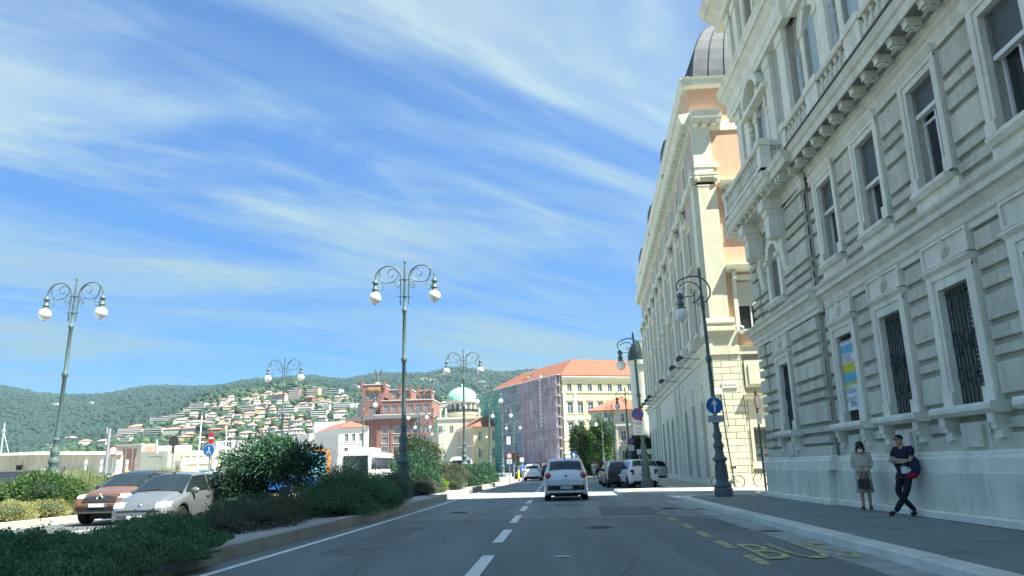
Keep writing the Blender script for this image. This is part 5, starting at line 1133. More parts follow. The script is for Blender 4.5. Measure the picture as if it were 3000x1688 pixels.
# ------------------------------------------------------------------ lamps
def pedestal_pts(kr, kz):
    pr = [(.34, 0), (.34, .26), (.30, .30), (.32, .36), (.245, .46), (.215, .53), (.19, 1.1), (.2, 1.16), (.27, 1.22), (.27, 1.27), (.19, 1.33), (.165, 1.42), (.15, 1.55), (.19, 1.64), (.2, 1.72), (.14, 1.84), (.13, 1.88), (.165, 1.98), (.17, 2.08), (.12, 2.18), (.10, 2.42), (.135, 2.47), (.135, 2.52), (.09, 2.56)]
    return [(r * kr, z * kz) for r, z in pr]
def arc(cx, cz, r, a0, a1, n=14): return [(cx + r * math.cos(a0 + (a1 - a0) * k / n), cz + r * math.sin(a0 + (a1 - a0) * k / n)) for k in range(n + 1)]
def spiral(cx, cz, r0, r1, a0, a1, n=20): return [(cx + (r0 + (r1 - r0) * k / n) * math.cos(a0 + (a1 - a0) * k / n), cz + (r0 + (r1 - r0) * k / n) * math.sin(a0 + (a1 - a0) * k / n)) for k in range(n + 1)]
def housing(b, x, z):
    b.lathe([(.03, .18), (.05, .14), (.10, .10), (.14, .04), (.145, -.02), (.09, -.06), (.095, -.22), (.15, -.28), (.155, -.32), (.10, -.35), (.15, -.44), (.15, -.48)][::-1], 12, (x, 0, z))
gmesh = MB(); gmesh.ball((0, 0, 0), .285, 20, 12); gmesh = gmesh.mesh('globe', [globeM])
tipm = MB(); tipm.ball((0, 0, 0), .05, 8, 5, sz=.7); tipm = tipm.mesh('globe_tip', [lampM])
def double_lamp(label, loc, rot=0.0, tilt=0.0):
    t = thing('double_globe_lamp', label, 'street lamp', loc, (0, tilt, rot), 'double globe lamps along the planted strips')
    b = MB(); b.lathe(pedestal_pts(1.22, 1.22), 16)
    for k in range(12):
        a = 2 * PI * k / 12; b.tube([(.255 * math.cos(a), .255 * math.sin(a), .72), (.235 * math.cos(a), .235 * math.sin(a), 1.3)], .018, 4)
    b.box(-.42, .42, -.42, .42, -.25, .06); b.build('pedestal', lampM, t)
    b = MB(); b.lathe([(.105, 3.1), (.10, 3.2), (.088, 5.9), (.13, 5.96), (.14, 6.05), (.12, 6.14), (.088, 6.2), (.082, 8.2), (.115, 8.26), (.12, 8.33), (.10, 8.4), (.072, 8.44), (.066, 8.95), (.1, 8.97), (.1, 9.03), (.062, 9.06), (.058, 9.75), (.09, 9.78), (.09, 9.85), (.055, 9.88), (.05, 10.5), (.03, 10.55), (.06, 10.62), (.055, 10.68), (.01, 10.78)], 12); b.build('pole', lampM, t)
    for s in (-1, 1):
        b = MB(); P3 = lambda pts: [(s * x, 0, z) for x, z in pts]
        b.tube(P3([(.19, 8.65), (.19, 9.9)] + arc(.79, 9.88, .6, PI, 0, 18) + [(1.39, 9.83)]), .032, 6)
        b.tube(P3([(1.16, 10.35)] + arc(.78, 10.1, .44, .35, -PI * .75, 12) + spiral(.62, 10.08, .34, .07, -PI * .75, -PI * 2.9, 22)[1:]), .022, 5)
        b.tube(P3(spiral(.40, 9.52, .13, .04, PI * 1.0, PI * 3.2, 12)[::-1] + [(.21, 9.5), (.3, 9.68), (.55, 9.69), (.72, 9.68)]), .018, 5)
        b.tube(P3([(1.2, 10.2), (1.13, 9.85), (1.02, 9.6)] + arc(1.13, 9.46, .13, PI * .9, PI * 2.2, 8) + [(1.17, 9.47)]), .016, 5)
        for z in (9.0, 9.8): b.tube([(s * .05, 0, z), (s * .32, 0, z)], .02, 5); b.ball((s * .19, 0, z), .05, 6, 4)
        b.ball((s * .19, 0, 8.62), .04, 6, 4); b.build('scroll_arm', lampM, t)
        b = MB(); housing(b, s * 1.39, 9.68); b.build('lantern_cap', lampM, t)
        g_ = put('globe', gmesh, t, (s * 1.39, 0, 8.96)); put('globe_tip', tipm, g_, (0, 0, -.28))
    return t
dl = double_lamp('tall double globe lamp standing in the planted strip, centre of the photo', (-6.75, 33.0, .22), 0, 0)
LN = [((-22.9, 33.2, .1), (0, .012, .0), 'double globe lamp at the far left beyond the orange car'),
      ((-7.35, 60, .2), 0, 'double globe lamp in the planted strip just left of the scaffold'),
      ((-22.3, 60, .1), 0, 'double globe lamp rising behind the clipped roadside tree'),
      ((-7.7, 87, .0), 0, 'double globe lamp in front of the green netting, nearest of its row'), ((-8.1, 113, 0), 0, 'double globe lamp where green netting meets grey'), ((-8.5, 150, 0), 0, 'smallest double globe lamp in front of the netting'),
      ((-22.6, 87, 0), 0, 'double globe lamp in front of the dark side of the brick block'), ((-20.6, 111, 0), 0, 'double globe lamp at the right edge of the brick block'), ((-24.5, 137, 0), 0, 'small double globe lamp before the brick block, behind the nearer one'), ((-26, 165, 0), 0, 'double globe lamp in front of the tall stone columns'), ((-19, 190, 0), 0, 'tiny double globe lamp before the yellow-fronted house')]
for loc, r_, lb in LN: dup(dl, loc, r_, lb)
def single_lamp(label, loc, rot=0.0, tilt=0.0):
    t = thing('single_globe_lamp', label, 'street lamp', loc, (0, tilt, rot), 'crook-armed globe lamps along the right pavement')
    b = MB(); b.lathe(pedestal_pts(1.0, 1.06), 16)
    for k in range(12): a = 2 * PI * k / 12; b.tube([(.225 * math.cos(a), .225 * math.sin(a), .6), (.20 * math.cos(a), .20 * math.sin(a), 1.12)], .015, 4)
    b.build('pedestal', lampM, t)
    b = MB(); b.lathe([(.095, 2.68), (.085, 2.8), (.075, 4.85), (.11, 4.9), (.12, 5.0), (.10, 5.08), (.07, 5.14), (.06, 6.85), (.085, 6.9), (.06, 6.95), (.1, 7.05), (.06, 7.12), (.055, 7.3), (.09, 7.36), (.05, 7.42), (.045, 8.2), (.05, 8.22), (.075, 8.32), (.05, 8.42), (.06, 8.48), (.01, 8.6)], 12); b.build('pole', lampM, t)
    b = MB(); P3 = lambda pts: [(x, 0, z) for x, z in pts]
    b.tube(P3([(-.88, 7.68)] + arc(-.62, 7.85, .30, PI * 1.05, PI * .55, 6) + arc(-.28, 7.62, .62, PI * .66, -PI * .08, 14)[1:] + arc(-.12, 7.6, .46, -.05, -PI * .45, 8)[1:]), .032, 6)
    b.tube(P3([(-.80, 7.85), (-.62, 7.98)] + arc(-.45, 7.6, .42, PI * .55, -PI * .45, 12)), .024, 5)
    b.tube(P3([(-.74, 7.35), (-.6, 7.45), (-.42, 7.42), (-.25, 7.5)] + spiral(-.34, 7.62, .12, .03, -PI * .2, PI * 1.6, 10)), .02, 5)
    b.tube(P3([(-.25, 7.42), (-.3, 7.2), (-.12, 7.08)] + spiral(-.14, 7.24, .1, .03, -PI * .3, PI * 1.6, 10)), .018, 5)
    b.build('crook_arm', lampM, t)
    b = MB(); housing(b, -.82, 7.45); b.build('lantern_cap', lampM, t)
    g_ = put('globe', gmesh, t, (-.82, 0, 6.74), scale=.95); put('globe_tip', tipm, g_, (0, 0, -.28)); return t
sl1 = single_lamp('dark globe lamp with blue arrow sign on its post, nearest on the right pavement', (5.97, 28.0, .15), 0, -.022)
dup(sl1, (4.85, 41.8, .1), (0, -.03, 0), 'dark globe lamp behind the white parked car, with no-parking sign')
dup(sl1, (6.9, 72, .05), (0, -.01, 0), 'slender globe lamp beyond the parked cars, third from the right')
dup(sl1, (7.0, 92, .05), 0, 'thin globe lamp beside the cream villa, fourth from the right')
dup(sl1, (6.4, 104, .05), 0, 'leftmost of the thin globe lamps beside the cream villa')

# ------------------------------------------------------------------ signs
blueS = flat('sign_blue', (.01, .13, .42), .4); whiteS = flat('sign_white', (.74, .76, .74), .4); redS = flat('sign_red', (.50, .03, .04), .4); backS = flat('sign_back', (.05, .055, .06), .6); yellowS = flat('sign_yellow', (.6, .5, .05), .5); greyS2 = flat('sign_grey', (.25, .26, .26), .6)
def disc(parent, r, m, y, z, x=0, name='sign_disc', seg=28, T=None):
    b = MB(); b.T = (Matrix.Translation((x, y, z)) @ Matrix.Rotation(PI / 2, 4, 'X')); b.lathe([(r, 0), (r, .012)], seg, smooth=False); return b.build(name, m, parent)
def plate(parent, x, y, z, w, h, m, name='sign_plate'): b = MB(); b.box(x - w / 2, x + w / 2, y - .012, y, z - h / 2, z + h / 2); return b.build(name, m, parent)
def lines(parent, x, y, z, w, n, h=.02, gap=.05, m=None, seed=0):
    r = random.Random(seed); b = MB()
    for k in range(n): ww = w * r.uniform(.5, 1); b.box(x - ww / 2, x + ww / 2, y - .003, y, z - k * gap - h / 2, z - k * gap + h / 2)
    return b.build('lettering', m or txm, parent)
# arrow sign on the nearest lamp
s1 = thing('arrow_sign', 'round blue sign with white upward arrow over a small plate, on the nearest right lamp', 'road sign', (5.84, 27.8, 0), .05)
disc(s1, .31, whiteS, -.10, 3.38); disc(s1, .295, blueS, -.113, 3.38)
b = MB(); b.ext([(-.035, 3.15), (.035, 3.15), (.035, 3.42), (.115, 3.42), (0, 3.63), (-.115, 3.42), (-.035, 3.42)], -.142, -.127); b.build('arrow', whiteS, s1)
plate(s1, 0, -.1, 2.90, .56, .25, flat('plate_grey', (.42, .46, .47))); lines(s1, 0, -.113, 2.96, .42, 3, .018, .05, greyS2, 1)
def noparking(label, loc, z, r, plates):
    s = thing('no_parking_sign', label, 'road sign', loc, .0); disc(s, r, redS, -.1, z); disc(s, r * .80, blueS, -.113, z)
    b = MB(); b.T = Matrix.Translation((0, -.127, z)) @ Matrix.Rotation(-PI * .25, 4, 'Y') @ Matrix.Identity(4); b.box(-r * .85, r * .85, -.012, .0, -r * .1, r * .1); b.build('diagonal_bar', redS, s)
    zz_ = z - r - .05
    for k, h in enumerate(plates): plate(s, 0, -.1, zz_ - h / 2, r * 1.75, h, whiteS); lines(s, 0, -.113, zz_ - .06, r * 1.3, max(1, int(h / .08)), .022, .07, txm, k); zz_ -= h + .02
    return s
n1 = noparking('larger no-parking sign above two white plates, on the lamp by the white car', (4.55, 41.65, 0), 4.05, .33, (.26, .48))
q = MB(); q.ext([(.08, 3.5), (.2, 3.5), (.14, 3.62)], -.115, -.112); q.build('tow_symbol', txm, n1); text('0 - 24', .13, txm, n1, (-.08, -.118, 3.56), (PI / 2, 0, 0))
noparking('smaller no-parking sign above a white plate beyond the parked cars', (6.5, 66, 0), 3.3, .27, (.5,))
q = MB(); q.tube([(6.5, 66.02, 0), (6.45, 66, 3.6)], .06, 6); q.build('sign_post', lampM, label='dark post of the smaller no-parking sign beyond the parked cars', cat='post')
# round white-red sign by the palace corner
s3 = thing('restricted_road_sign', 'round red-rimmed white sign seen edge-on at the palace corner', 'road sign', (8.35, 31.4, 0), .95)
q = MB(); q.tube([(.12, .0, .0), (.05, .0, 1.5), (0, 0, 4.2)], .045, 6); q.build('post', lampM, s3)
disc(s3, .33, redS, -.05, 3.75); disc(s3, .27, whiteS, -.063, 3.75); plate(s3, 0, -.05, 3.05, .5, .42, whiteS); lines(s3, 0, -.063, 3.18, .4, 4, .02, .07, txm, 3)
# tilted pole leaning by the corner
q = MB(); q.tube([(8.55, 37.45, .15), (8.36, 37.5, 2.6), (8.28, 37.5, 4.6)], .035, 6); q.tube([(8.52, 37.45, 3.0), (8.42, 37.48, 4.6)], .02, 5); q.build('black_pipe', ironM, label='thin black pipes running up the sunlit cream corner', cat='pipe')
# left signs on the median: no entry over blue path sign, black-backed sign
s4 = thing('path_and_no_entry_sign', 'blue pedestrian and bicycle sign under a tall no-entry sign, behind the grey hatchback', 'road sign', (-11.05 * 1.5 * 1.0, 34.0, 0))
zc = 1.38
def sgn(x, y, Y): v = at(x, y, Y); return v
YQ = 34.0; c1_ = sgn(613, 1319, YQ); c2_ = sgn(617, 1283, YQ); s4.location = (c1_.x, YQ, 0)
q = MB(); q.tube([(.02, .05, 0), (.02, .05, c2_.z + .3)], .035, 6); q.tube([(.1, .1, 0), (.1, .1, c2_.z)], .03, 6); q.build('post', steelM, s4)
disc(s4, .27, whiteS, -.02, c1_.z); disc(s4, .255, blueS, -.033, c1_.z)
b = MB(); zc = c1_.z; b.ball((0, -.05, zc + .13), .025, 6, 4); b.box(-.03, .03, -.05, -.045, zc + .02, zc + .1); b.ext([(-.04, zc - .04), (0, zc + .02), (.04, zc - .04), (.02, zc - .04), (0, zc), (-.02, zc - .04)], -.05, -.045); b.box(-.1, .1, -.05, -.045, zc - .075, zc - .06)
for sx in (-1, 1): b.ring(sx * .06, zc - .13, .035, .048, -.05, -.045, 0, 2 * PI, 10)
b.build('pictogram', whiteS, s4)
b = MB(); b.T = Matrix.Translation((.06, -.0, c2_.z - .02)) @ Matrix.Diagonal((.55, 1, 1, 1)) @ Matrix.Rotation(PI / 2, 4, 'X'); b.lathe([(.27, 0), (.27, .012)], 24, smooth=False); b.build('no_entry_disc', redS, s4)
b = MB(); b.box(-.05, .17, -.02, -.013, c2_.z - .06, c2_.z + .03); b.build('no_entry_bar', whiteS, s4)
v = sgn(509, 1292, YQ); s5 = thing('sign_seen_from_behind', 'black-backed round road sign on a thin post, left of the blue path sign', 'road sign', (v.x, YQ, 0))
q = MB(); q.tube([(0, .05, 0), (.0, .05, v.z)], .03, 6); q.build('post', steelM, s5); disc(s5, .24, backS, 0, v.z); plate(s5, 0, .0, v.z - .4, .12, .3, backS)
v = sgn(332, 1321, 50); s6 = thing('no_vehicles_sign', 'round white sign with red rim left of the striped block', 'road sign', (v.x, 50, 0)); q = MB(); q.tube([(0, .05, 0), (0, .05, v.z)], .04, 6); q.build('post', steelM, s6); disc(s6, .30, redS, 0, v.z); disc(s6, .24, whiteS, -.014, v.z)
v = at(322, 1256, 50); q = MB(); vb = at(308, 1400, 50); q.tube([(vb.x, 50, 0), (v.x, 50, v.z)], .10, 8); q.tube([(v.x - .35, 50.2, v.z + .1), (v.x - .12, 50.2, v.z - 1.2), (v.x - .3, 50.2, v.z - 2.5)], .05, 6); q.build('tilted_grey_mast', steelM, label='tilted grey steel mast beside the round white sign at left', cat='mast')
for k, x in enumerate((250, 296, 342, 371)):
    v0, v1 = at(x - 6, 1380, 56 + k), at(x + 6, 1347, 56 + k)
    t_ = thing('parking_banner', f'narrow white parking banner with dark ring before the harbour shed, {["leftmost", "second", "third", "rightmost"][k]} of four', 'banner', (v0.x, 56 + k, 0), 0, 'white banners before the harbour shed')
    w = v1.x - v0.x; q = MB(); q.tube([(0, .05, 0), (0, .05, v1.z)], .03, 6); q.build('post', steelM, t_); q = MB(); q.box(.03, w, 0, .02, v0.z - .1, v1.z); q.build('banner_cloth', whiteS, t_)
    q = MB(); zc = (v0.z + v1.z) / 2; q.ring(w * .55, zc, .07, .12, -.006, 0, 0, 2 * PI, 12); q.box(w * .35, w * .8, -.006, 0, zc + .28, zc + .34); q.box(w * .4, w * .7, -.006, 0, zc - .3, zc - .25); q.build('lettering', txm, t_)
# weight limit sign, traffic signals in the distance
v = at(1492, 1336, 62); s7 = thing('weight_limit_sign', 'round red-rimmed weight limit sign above a white plate at the end of the planted strip', 'road sign', (v.x, 62, 0)); q = MB(); q.tube([(0, .05, 0), (0, .05, v.z + .2)], .04, 6); q.build('post', steelM, s7)
disc(s7, .24, redS, 0, v.z); disc(s7, .18, whiteS, -.014, v.z); text('3,5t', .15, txm, s7, (0, -.03, v.z), (PI / 2, 0, 0)); plate(s7, 0, 0, v.z - .46, .42, .38, whiteS); lines(s7, 0, -.014, v.z - .34, .3, 4, .02, .08, txm, 5)
def signal(label, x, y, Y, hgt=1.0):
    v = at(x, y, Y); t = thing('traffic_light', label, 'traffic light', (v.x, Y, 0)); q = MB(); q.tube([(0, .1, 0), (0, .1, v.z + .5)], .07, 6); q.build('post', steelM, t)
    q = MB(); q.box(-.17, .17, -.1, .14, v.z - .5, v.z + .5); q.build('signal_head', backS, t)
    for k in range(3): disc(t, .11, flat(('red_lens', 'amber_lens', 'green_lens')[k], ((.07, .01, .01), (.06, .035, .01), (.01, .09, .05))[k], .3), -.11, v.z + .32 - .32 * k, name='lens')
signal('traffic light left of the white car beyond the planted strip', 1505, 1342, 75); signal('traffic light just right of its twin, beyond the planted strip', 1518, 1348, 78)
v = at(1529, 1347, 80); plate(thing('white_signal_board', 'small square white board beside the far traffic lights', 'sign', (v.x, 80, 0)), 0, 0, v.z, .42, .42, whiteS); s8 = [o for o in bpy.data.objects if o.name.startswith('white_signal_board')][0]; q = MB(); q.tube([(0, .05, 0), (0, .05, v.z)], .06, 6); q.build('post', steelM, s8)
v = at(1520, 1375, 80); s9 = thing('keep_right_sign', 'small round blue sign low beside the traffic lights', 'road sign', (v.x + .4, 79.5, 0)); disc(s9, .38, whiteS, 0, v.z); disc(s9, .35, blueS, -.014, v.z); q = MB(); q.tube([(0, .05, 0), (0, .05, v.z)], .05, 6); q.build('post', steelM, s9); q = MB(); q.box(-.04, .04, -.035, -.028, v.z - .2, v.z + .2); q.build('arrow', whiteS, s9)
v = at(1519, 1380, 76); q = MB(); q.lathe([(.12, 0), (.12, 1.0), (.08, 1.08), (.02, 1.1)], 10); q.build('yellow_bollard', yellowS, None, (v.x, 76, 0), label='yellow bollard below the small blue sign', cat='bollard')
v = at(1681, 1336, 95); sA = thing('direction_sign', 'dark blue rectangular sign with white arrow behind the silver car roof', 'road sign', (v.x, 95, 0)); plate(sA, 0, 0, v.z, .8, 1.2, flat('navy', (.02, .07, .2))); q = MB(); q.ext([(-.05, v.z - .35), (.05, v.z - .35), (.05, v.z + .1), (.2, v.z + .1), (0, v.z + .4), (-.2, v.z + .1), (-.05, v.z + .1)], -.03, -.014); q.build('arrow', whiteS, sA); q = MB(); q.tube([(0, .05, 0), (0, .05, v.z)], .05, 6); q.build('post', steelM, sA)
v = at(1689, 1341, 93); sB = thing('round_white_sign', 'small round white sign beside the dark blue arrow sign', 'road sign', (v.x, 93, 0)); disc(sB, .34, whiteS, 0, v.z); q = MB(); q.tube([(0, .05, 0), (0, .05, v.z)], .05, 6); q.build('post', steelM, sB); q = MB(); q.ring(0, v.z, .12, .2, -.03, -.014, .6, 5.6, 12); q.build('pictogram', backS, sB)
v = at(1453, 1295, 150); sC = thing('netting_poster', 'small white poster with dark marks on the green netting', 'poster', (v.x, 190, 0)); vv = at(1453, 1292, 190); plate(sC, 0, 0, vv.z, .95, 1.95, whiteS); q = MB(); q.ring(0, vv.z + .4, .14, .26, -.05, -.02, -1.2, 3.0, 10); q.box(-.1, .15, -.05, -.02, vv.z - .25, vv.z - .08); q.box(-.05, .08, -.05, -.02, vv.z - .6, vv.z - .45); q.build('lettering', txm, sC)
# flagpoles on the left
for x0, y0, x1, y1, Y, lb in ((575, 1400, 592, 1218, 110, 'tall white leaning flagpole left of the no-entry sign'), (660, 1400, 664, 1252, 120, 'white flagpole between the no-entry sign and the clipped tree'), (462, 1310, 459, 1288, 120, 'small white post on the roof terrace of the cream block')):
    a_, c_ = at(x0, y0, Y), at(x1, y1, Y); q = MB(); q.tube([(a_.x, Y, max(0, a_.z - 3) if y0 > 1350 else a_.z - 1), (c_.x, Y, c_.z)], [.14, .08], 6); q.build('flagpole', whiteP, label=lb, cat='flagpole')
a_ = at(2, 1330, 95); q = MB(); q.tube([(a_.x, 95, 0), (a_.x, 95, at(4, 1240, 95).z)], .12, 6); q.tube([(a_.x, 95, at(4, 1265, 95).z), (a_.x + 3, 95, 0)], .05, 4); q.ball((a_.x, 95, at(4, 1262, 95).z), .25, 8, 5); q.build('rigged_mast', steelM, label='stayed mast with small lamps rising behind the shed at the left edge', cat='mast')
# ------------------------------------------------------------------ cars
def smooth1(v, k):
    v = v.copy()
    for _ in range(k): v[1:-1] = (v[:-2] + 2 * v[1:-1] + v[2:]) / 4
    return v
def carpaint(name, col, metal=.4): return mat(name, col, .32, .03, 3, metal=metal, spec=.5, coat=.6)
glassC = mat('car_glass', (.012, .022, .024), .05, 0, spec=.8)
plasM = flat('black_plastic', (.016, .018, .02), .6); redL = mat('red_lamp', (.42, .015, .02), .2, .1, 8, spec=.6, coat=.5); redDk = mat('dark_red_lamp', (.16, .012, .02), .2, .1, 8, coat=.5)
clearL = mat('headlamp', (.45, .48, .48), .12, .25, 12, spec=.8, coat=.8); chromeM = mat('chrome', (.6, .62, .62), .15, 0, metal=1.0); plateW = flat('number_plate_white', (.66, .68, .66), .5); plateB = flat('number_plate_blue', (.02, .08, .4), .5)
tyreM = flat('tyre', (.014, .015, .016), .85); rimM = mat('alloy', (.34, .35, .36), .35, .1, 6, metal=.7)
wh = MB(); wh.T = Matrix.Rotation(PI / 2, 4, 'Y'); wh.lathe([(.20, -.10), (.30, -.115), (.325, -.08), (.33, 0), (.325, .08), (.30, .115), (.20, .10)], 24); tyre_me = wh.mesh('tyre', [tyreM])
wh = MB(); wh.T = Matrix.Rotation(PI / 2, 4, 'Y'); wh.lathe([(.205, .085), (.19, .06), (.06, .075), (.05, .09), (.001, .09)], 20, cap=False); wh.lathe([(.205, -.085), (.19, -.06), (.06, -.075), (.05, -.09), (.001, -.09)], 20, cap=False)
for k in range(5): wh.T = Matrix.Rotation(PI / 2, 4, 'Y') @ Matrix.Rotation(k * 2 * PI / 5, 4, 'Z'); wh.box(.05, .2, -.025, .025, -.095, .095)
rim_me = wh.mesh('rim', [rimM])
class Car:
    """lofted body; y=0 at the tail, forward is +y"""
    def __init__(s, name, label, loc, rot, paint, St, wheels, wr=.32, group=None, lowblack=.0, cat='car', smooth=3):
        s.root = thing(name, label, cat, loc, rot, group); s.St = np.array(St, float); s.L = s.St[-1][0]; s.paint = paint
        n = 110; u = np.linspace(0, 1, n); s.Y = s.L * (0.5 - 0.5 * np.cos(PI * u))
        C = [smooth1(np.interp(s.Y, s.St[:, 0], s.St[:, k]), smooth) for k in range(1, 7)]
        s.zb, s.w, s.zbelt, s.wb, s.zt, s.wt = C
        s.wheels = wheels; s.wr = wr
        b = MB(); rings = []
        for i in range(n):
            y = s.Y[i]; zb, w, zl, wb, zt, wt = (c[i] for c in C); arch = zb
            for wy in wheels:
                d = abs(y - wy); R = wr + .065
                if d < R: arch = max(arch, wr + math.sqrt(R * R - d * d))
            arch = min(arch, zl - .12); zm = max(arch + .02, zb + (zl - zb) * .45)
            inner = w - .24
            side = [(0, zb), (inner, zb), (inner, arch), (w * .975, arch), (w * .995, max(arch + .01, zb + .16)), (w, zm), (w * .995, zm + (zl - zm) * .45), (w * .975 * .6 + wb * .4, zl - (zl - zm) * .12), (wb, zl)]
            top = []
            for k in range(1, 5): f = k / 4; top.append((wb + (wt - wb) * f, zl + (zt - .07 - zl) * f if zt - .07 > zl else zl + (zt - zl) * .3 * f))
            z5 = top[-1][1]
            for k in range(1, 6): f = k / 5; x = wt * (1 - f) ; ang = f * PI / 2; top.append((wt * math.cos(ang) if f < 1 else 0, z5 + (zt - z5) * (math.sin(ang) ** .7)))
            rings.append([(x, y, z) for x, z in side + top])
        m = len(rings[0])
        for sgn in (1, -1):
            vs = [(sgn * x, y, z) for r in rings for x, y, z in r]
            fs = []; ms = []
            for i in range(n - 1):
                for j in range(m - 1):
                    f = (i * m + j, i * m + j + 1, (i + 1) * m + j + 1, (i + 1) * m + j); fs.append(f if sgn < 0 else f[::-1]); ms.append(1 if (j < 3 or (lowblack and vs[f[1]][2] < lowblack and j < 7)) else 0)
            o = len(b.v); b._a(vs, fs, 0, True); b.m[-len(fs):] = ms
            for e in (0, n - 1): idx = [e * m + j for j in range(m)]; b._a([vs[k] for k in idx], [tuple(range(m))], 1 if False else 0)
        b.build('body', [paint, plasM], s.root)
        for wy in wheels:
            for sx in (-1, 1):
                wv = float(np.interp(wy, s.Y, s.w)); a = put('wheel', None, s.root, (sx * (wv - .12), wy, wr)) if False else None
                t = put('wheel', tyre_me, s.root, (sx * (wv - .125), wy, wr), scale=wr / .33); put('rim', rim_me, t)
        q = MB(); q.box(-.5, .5, .5, s.L - .5, .16, .3); q.build('underbody', plasM, s.root)
    def g(s, arr, y): return float(np.interp(y, s.Y, arr))
    def sx(s, y, z):      # side surface at height z in the glasshouse
        zl, zt, wb, wt = s.g(s.zbelt, y), s.g(s.zt, y) - .07, s.g(s.wb, y), s.g(s.wt, y)
        f = min(1, max(0, (z - zl) / max(.05, zt - zl))); return wb + (wt - wb) * f
    def tz(s, x, y):      # top surface
        zt, wt, zl = s.g(s.zt, y), s.g(s.wt, y), s.g(s.zbelt, y); z5 = zt - .07 if zt - .07 > zl else zl + (zt - zl) * .3
        f = min(.999, abs(x) / wt); return z5 + (zt - z5) * (math.sqrt(1 - f * f) ** .7)
    def sidewin(s, quad, eps=.008, m=None, name='side_window'):
        (a, b_, c, d) = quad     # bottom-rear, bottom-front, top-front, top-rear as (y, z)
        for sg in (-1, 1):
            q = MB(); n = 8; V = []
            for i in range(n + 1):
                for j in range(n + 1):
                    u, v = i / n, j / n; y = (a[0] * (1 - u) + b_[0] * u) * (1 - v) + (d[0] * (1 - u) + c[0] * u) * v; z = (a[1] * (1 - u) + b_[1] * u) * (1 - v) + (d[1] * (1 - u) + c[1] * u) * v
                    V.append((sg * (s.sx(y, z) + eps), y, z))
            q._a(V, [(i * (n + 1) + j, (i + 1) * (n + 1) + j, (i + 1) * (n + 1) + j + 1, i * (n + 1) + j + 1) for i in range(n) for j in range(n)], 0, True); q.build(name, m or glassC, s.root)
    def screen(s, y0, y1, w0, w1, eps=.012, name='windscreen', m=None, frame=True):
        for e, k, mm in ((eps, 1.0, m or glassC),):
            q = MB(); n = 12; V = []
            for i in range(n + 1):
                for j in range(n + 1):
                    u, v = -1 + 2 * i / n, j / n; y = y0 + (y1 - y0) * v; x = u * (w0 + (w1 - w0) * v); V.append((x, y + (-.012 if y0 < s.L / 2 else .012), s.tz(x, y) + e))
            q._a(V, [(i * (n + 1) + j, (i + 1) * (n + 1) + j, (i + 1) * (n + 1) + j + 1, i * (n + 1) + j + 1) for i in range(n) for j in range(n)], 0, True); q.build(name, mm, s.root)
    def endy(s, x, z, rear=True):   # where the tail or nose surface is at x,z
        ys = s.Y if rear else s.Y[::-1]
        for y in ys:
            zl = s.g(s.zbelt, y)
            inside = abs(x) < (s.g(s.w, y) * .99 if z < zl else s.sx(y, z)) and z < s.tz(min(abs(x), s.g(s.wt, y)) if z > zl else 0, y) + .001 and z > s.g(s.zb, y) - .001
            if inside: return float(y)
        return float(ys[10])
    def patch(s, name, m, x0, x1, z0, z1, rear=True, out=.02, n=6, root=None):
        sg = -1 if rear else 1; V = []; q = MB()
        for i in range(n + 1):
            for j in range(n + 1):
                x = x0 + (x1 - x0) * i / n; z = z0 + (z1 - z0) * j / n; V.append((x, s.endy(x, z, rear) + sg * out, z))
        k = len(V); V += [(x, y - sg * (out + .12), z) for x, y, z in V]
        F = [(i * (n + 1) + j, (i + 1) * (n + 1) + j, (i + 1) * (n + 1) + j + 1, i * (n + 1) + j + 1) for i in range(n) for j in range(n)]
        bd = [i * (n + 1) for i in range(n + 1)] + [n * (n + 1) + j for j in range(1, n + 1)] + [i * (n + 1) + n for i in range(n - 1, -1, -1)] + [j for j in range(n - 1, 0, -1)]
        F += [(bd[i], bd[(i + 1) % len(bd)], bd[(i + 1) % len(bd)] + k, bd[i] + k) for i in range(len(bd))]
        q._a(V, F, 0); return q.build(name, m, s.root if root is None else root)
    def lens(s, name, m, x, z, rx, rz, rear=True, d=.06):
        y = s.endy(x, z, rear); q = MB(); q.ball((0, 0, 0), 1, 16, 10); o = q.build(name, m, s.root, (x, y + (.01 if rear else -.01), z)); o.scale = (rx, d, rz); return o
    def plate_(s, z, rear=True, x=0.0, w=.52, txt=None, y=None):
        yy = (s.endy(x, z, rear) if y is None else y) + (-.035 if rear else .035); sg = -1 if rear else 1
        b = MB(); b.box(x - w / 2, x + w / 2, yy - .006, yy + .006, z - .055, z + .055); p = b.build('number_plate', plateW, s.root)
        for e in (-1,): b = MB(); b.box(*sorted((x + e * w / 2, x + e * (w / 2 - .035))), yy + sg * .008 - .002, yy + sg * .008 + .002, z - .055, z + .055); b.build('plate_band', plateB, p)
        if txt: text(txt, .10, txm, p, (x, yy + sg * .009, z), (PI / 2, 0, 0 if rear else PI), bold=.002)
    def mirrors(s, y, z, m):
        for sg in (-1, 1): q = MB(); q.ball((0, 0, 0), 1, 10, 8); o = q.build('door_mirror', m, s.root, (sg * (s.sx(y, z) + .12), y, z)); o.scale = (.13, .06, .085)
    def door_lines(s, ys, z0, z1):
        for y in ys:
            q = MB()
            for sg in (-1, 1): q.tube([(sg * (s.g(s.w, y) * .997 + .001), y, z0), (sg * (s.g(s.w, y) + .002), y, (z0 + z1) / 2), (sg * (s.g(s.wb, y) + .004), y, z1)], .006, 4)
            q.build('door_gap', plasM, s.root)
    def handles(s, ys, z):
        for y in ys:
            for sg in (-1, 1): q = MB(); q.box(-.012, .022, -.09, .09, -.015, .015); q.build('door_handle', plasM, s.root, (sg * (s.g(s.w, y) * .985), y, z))

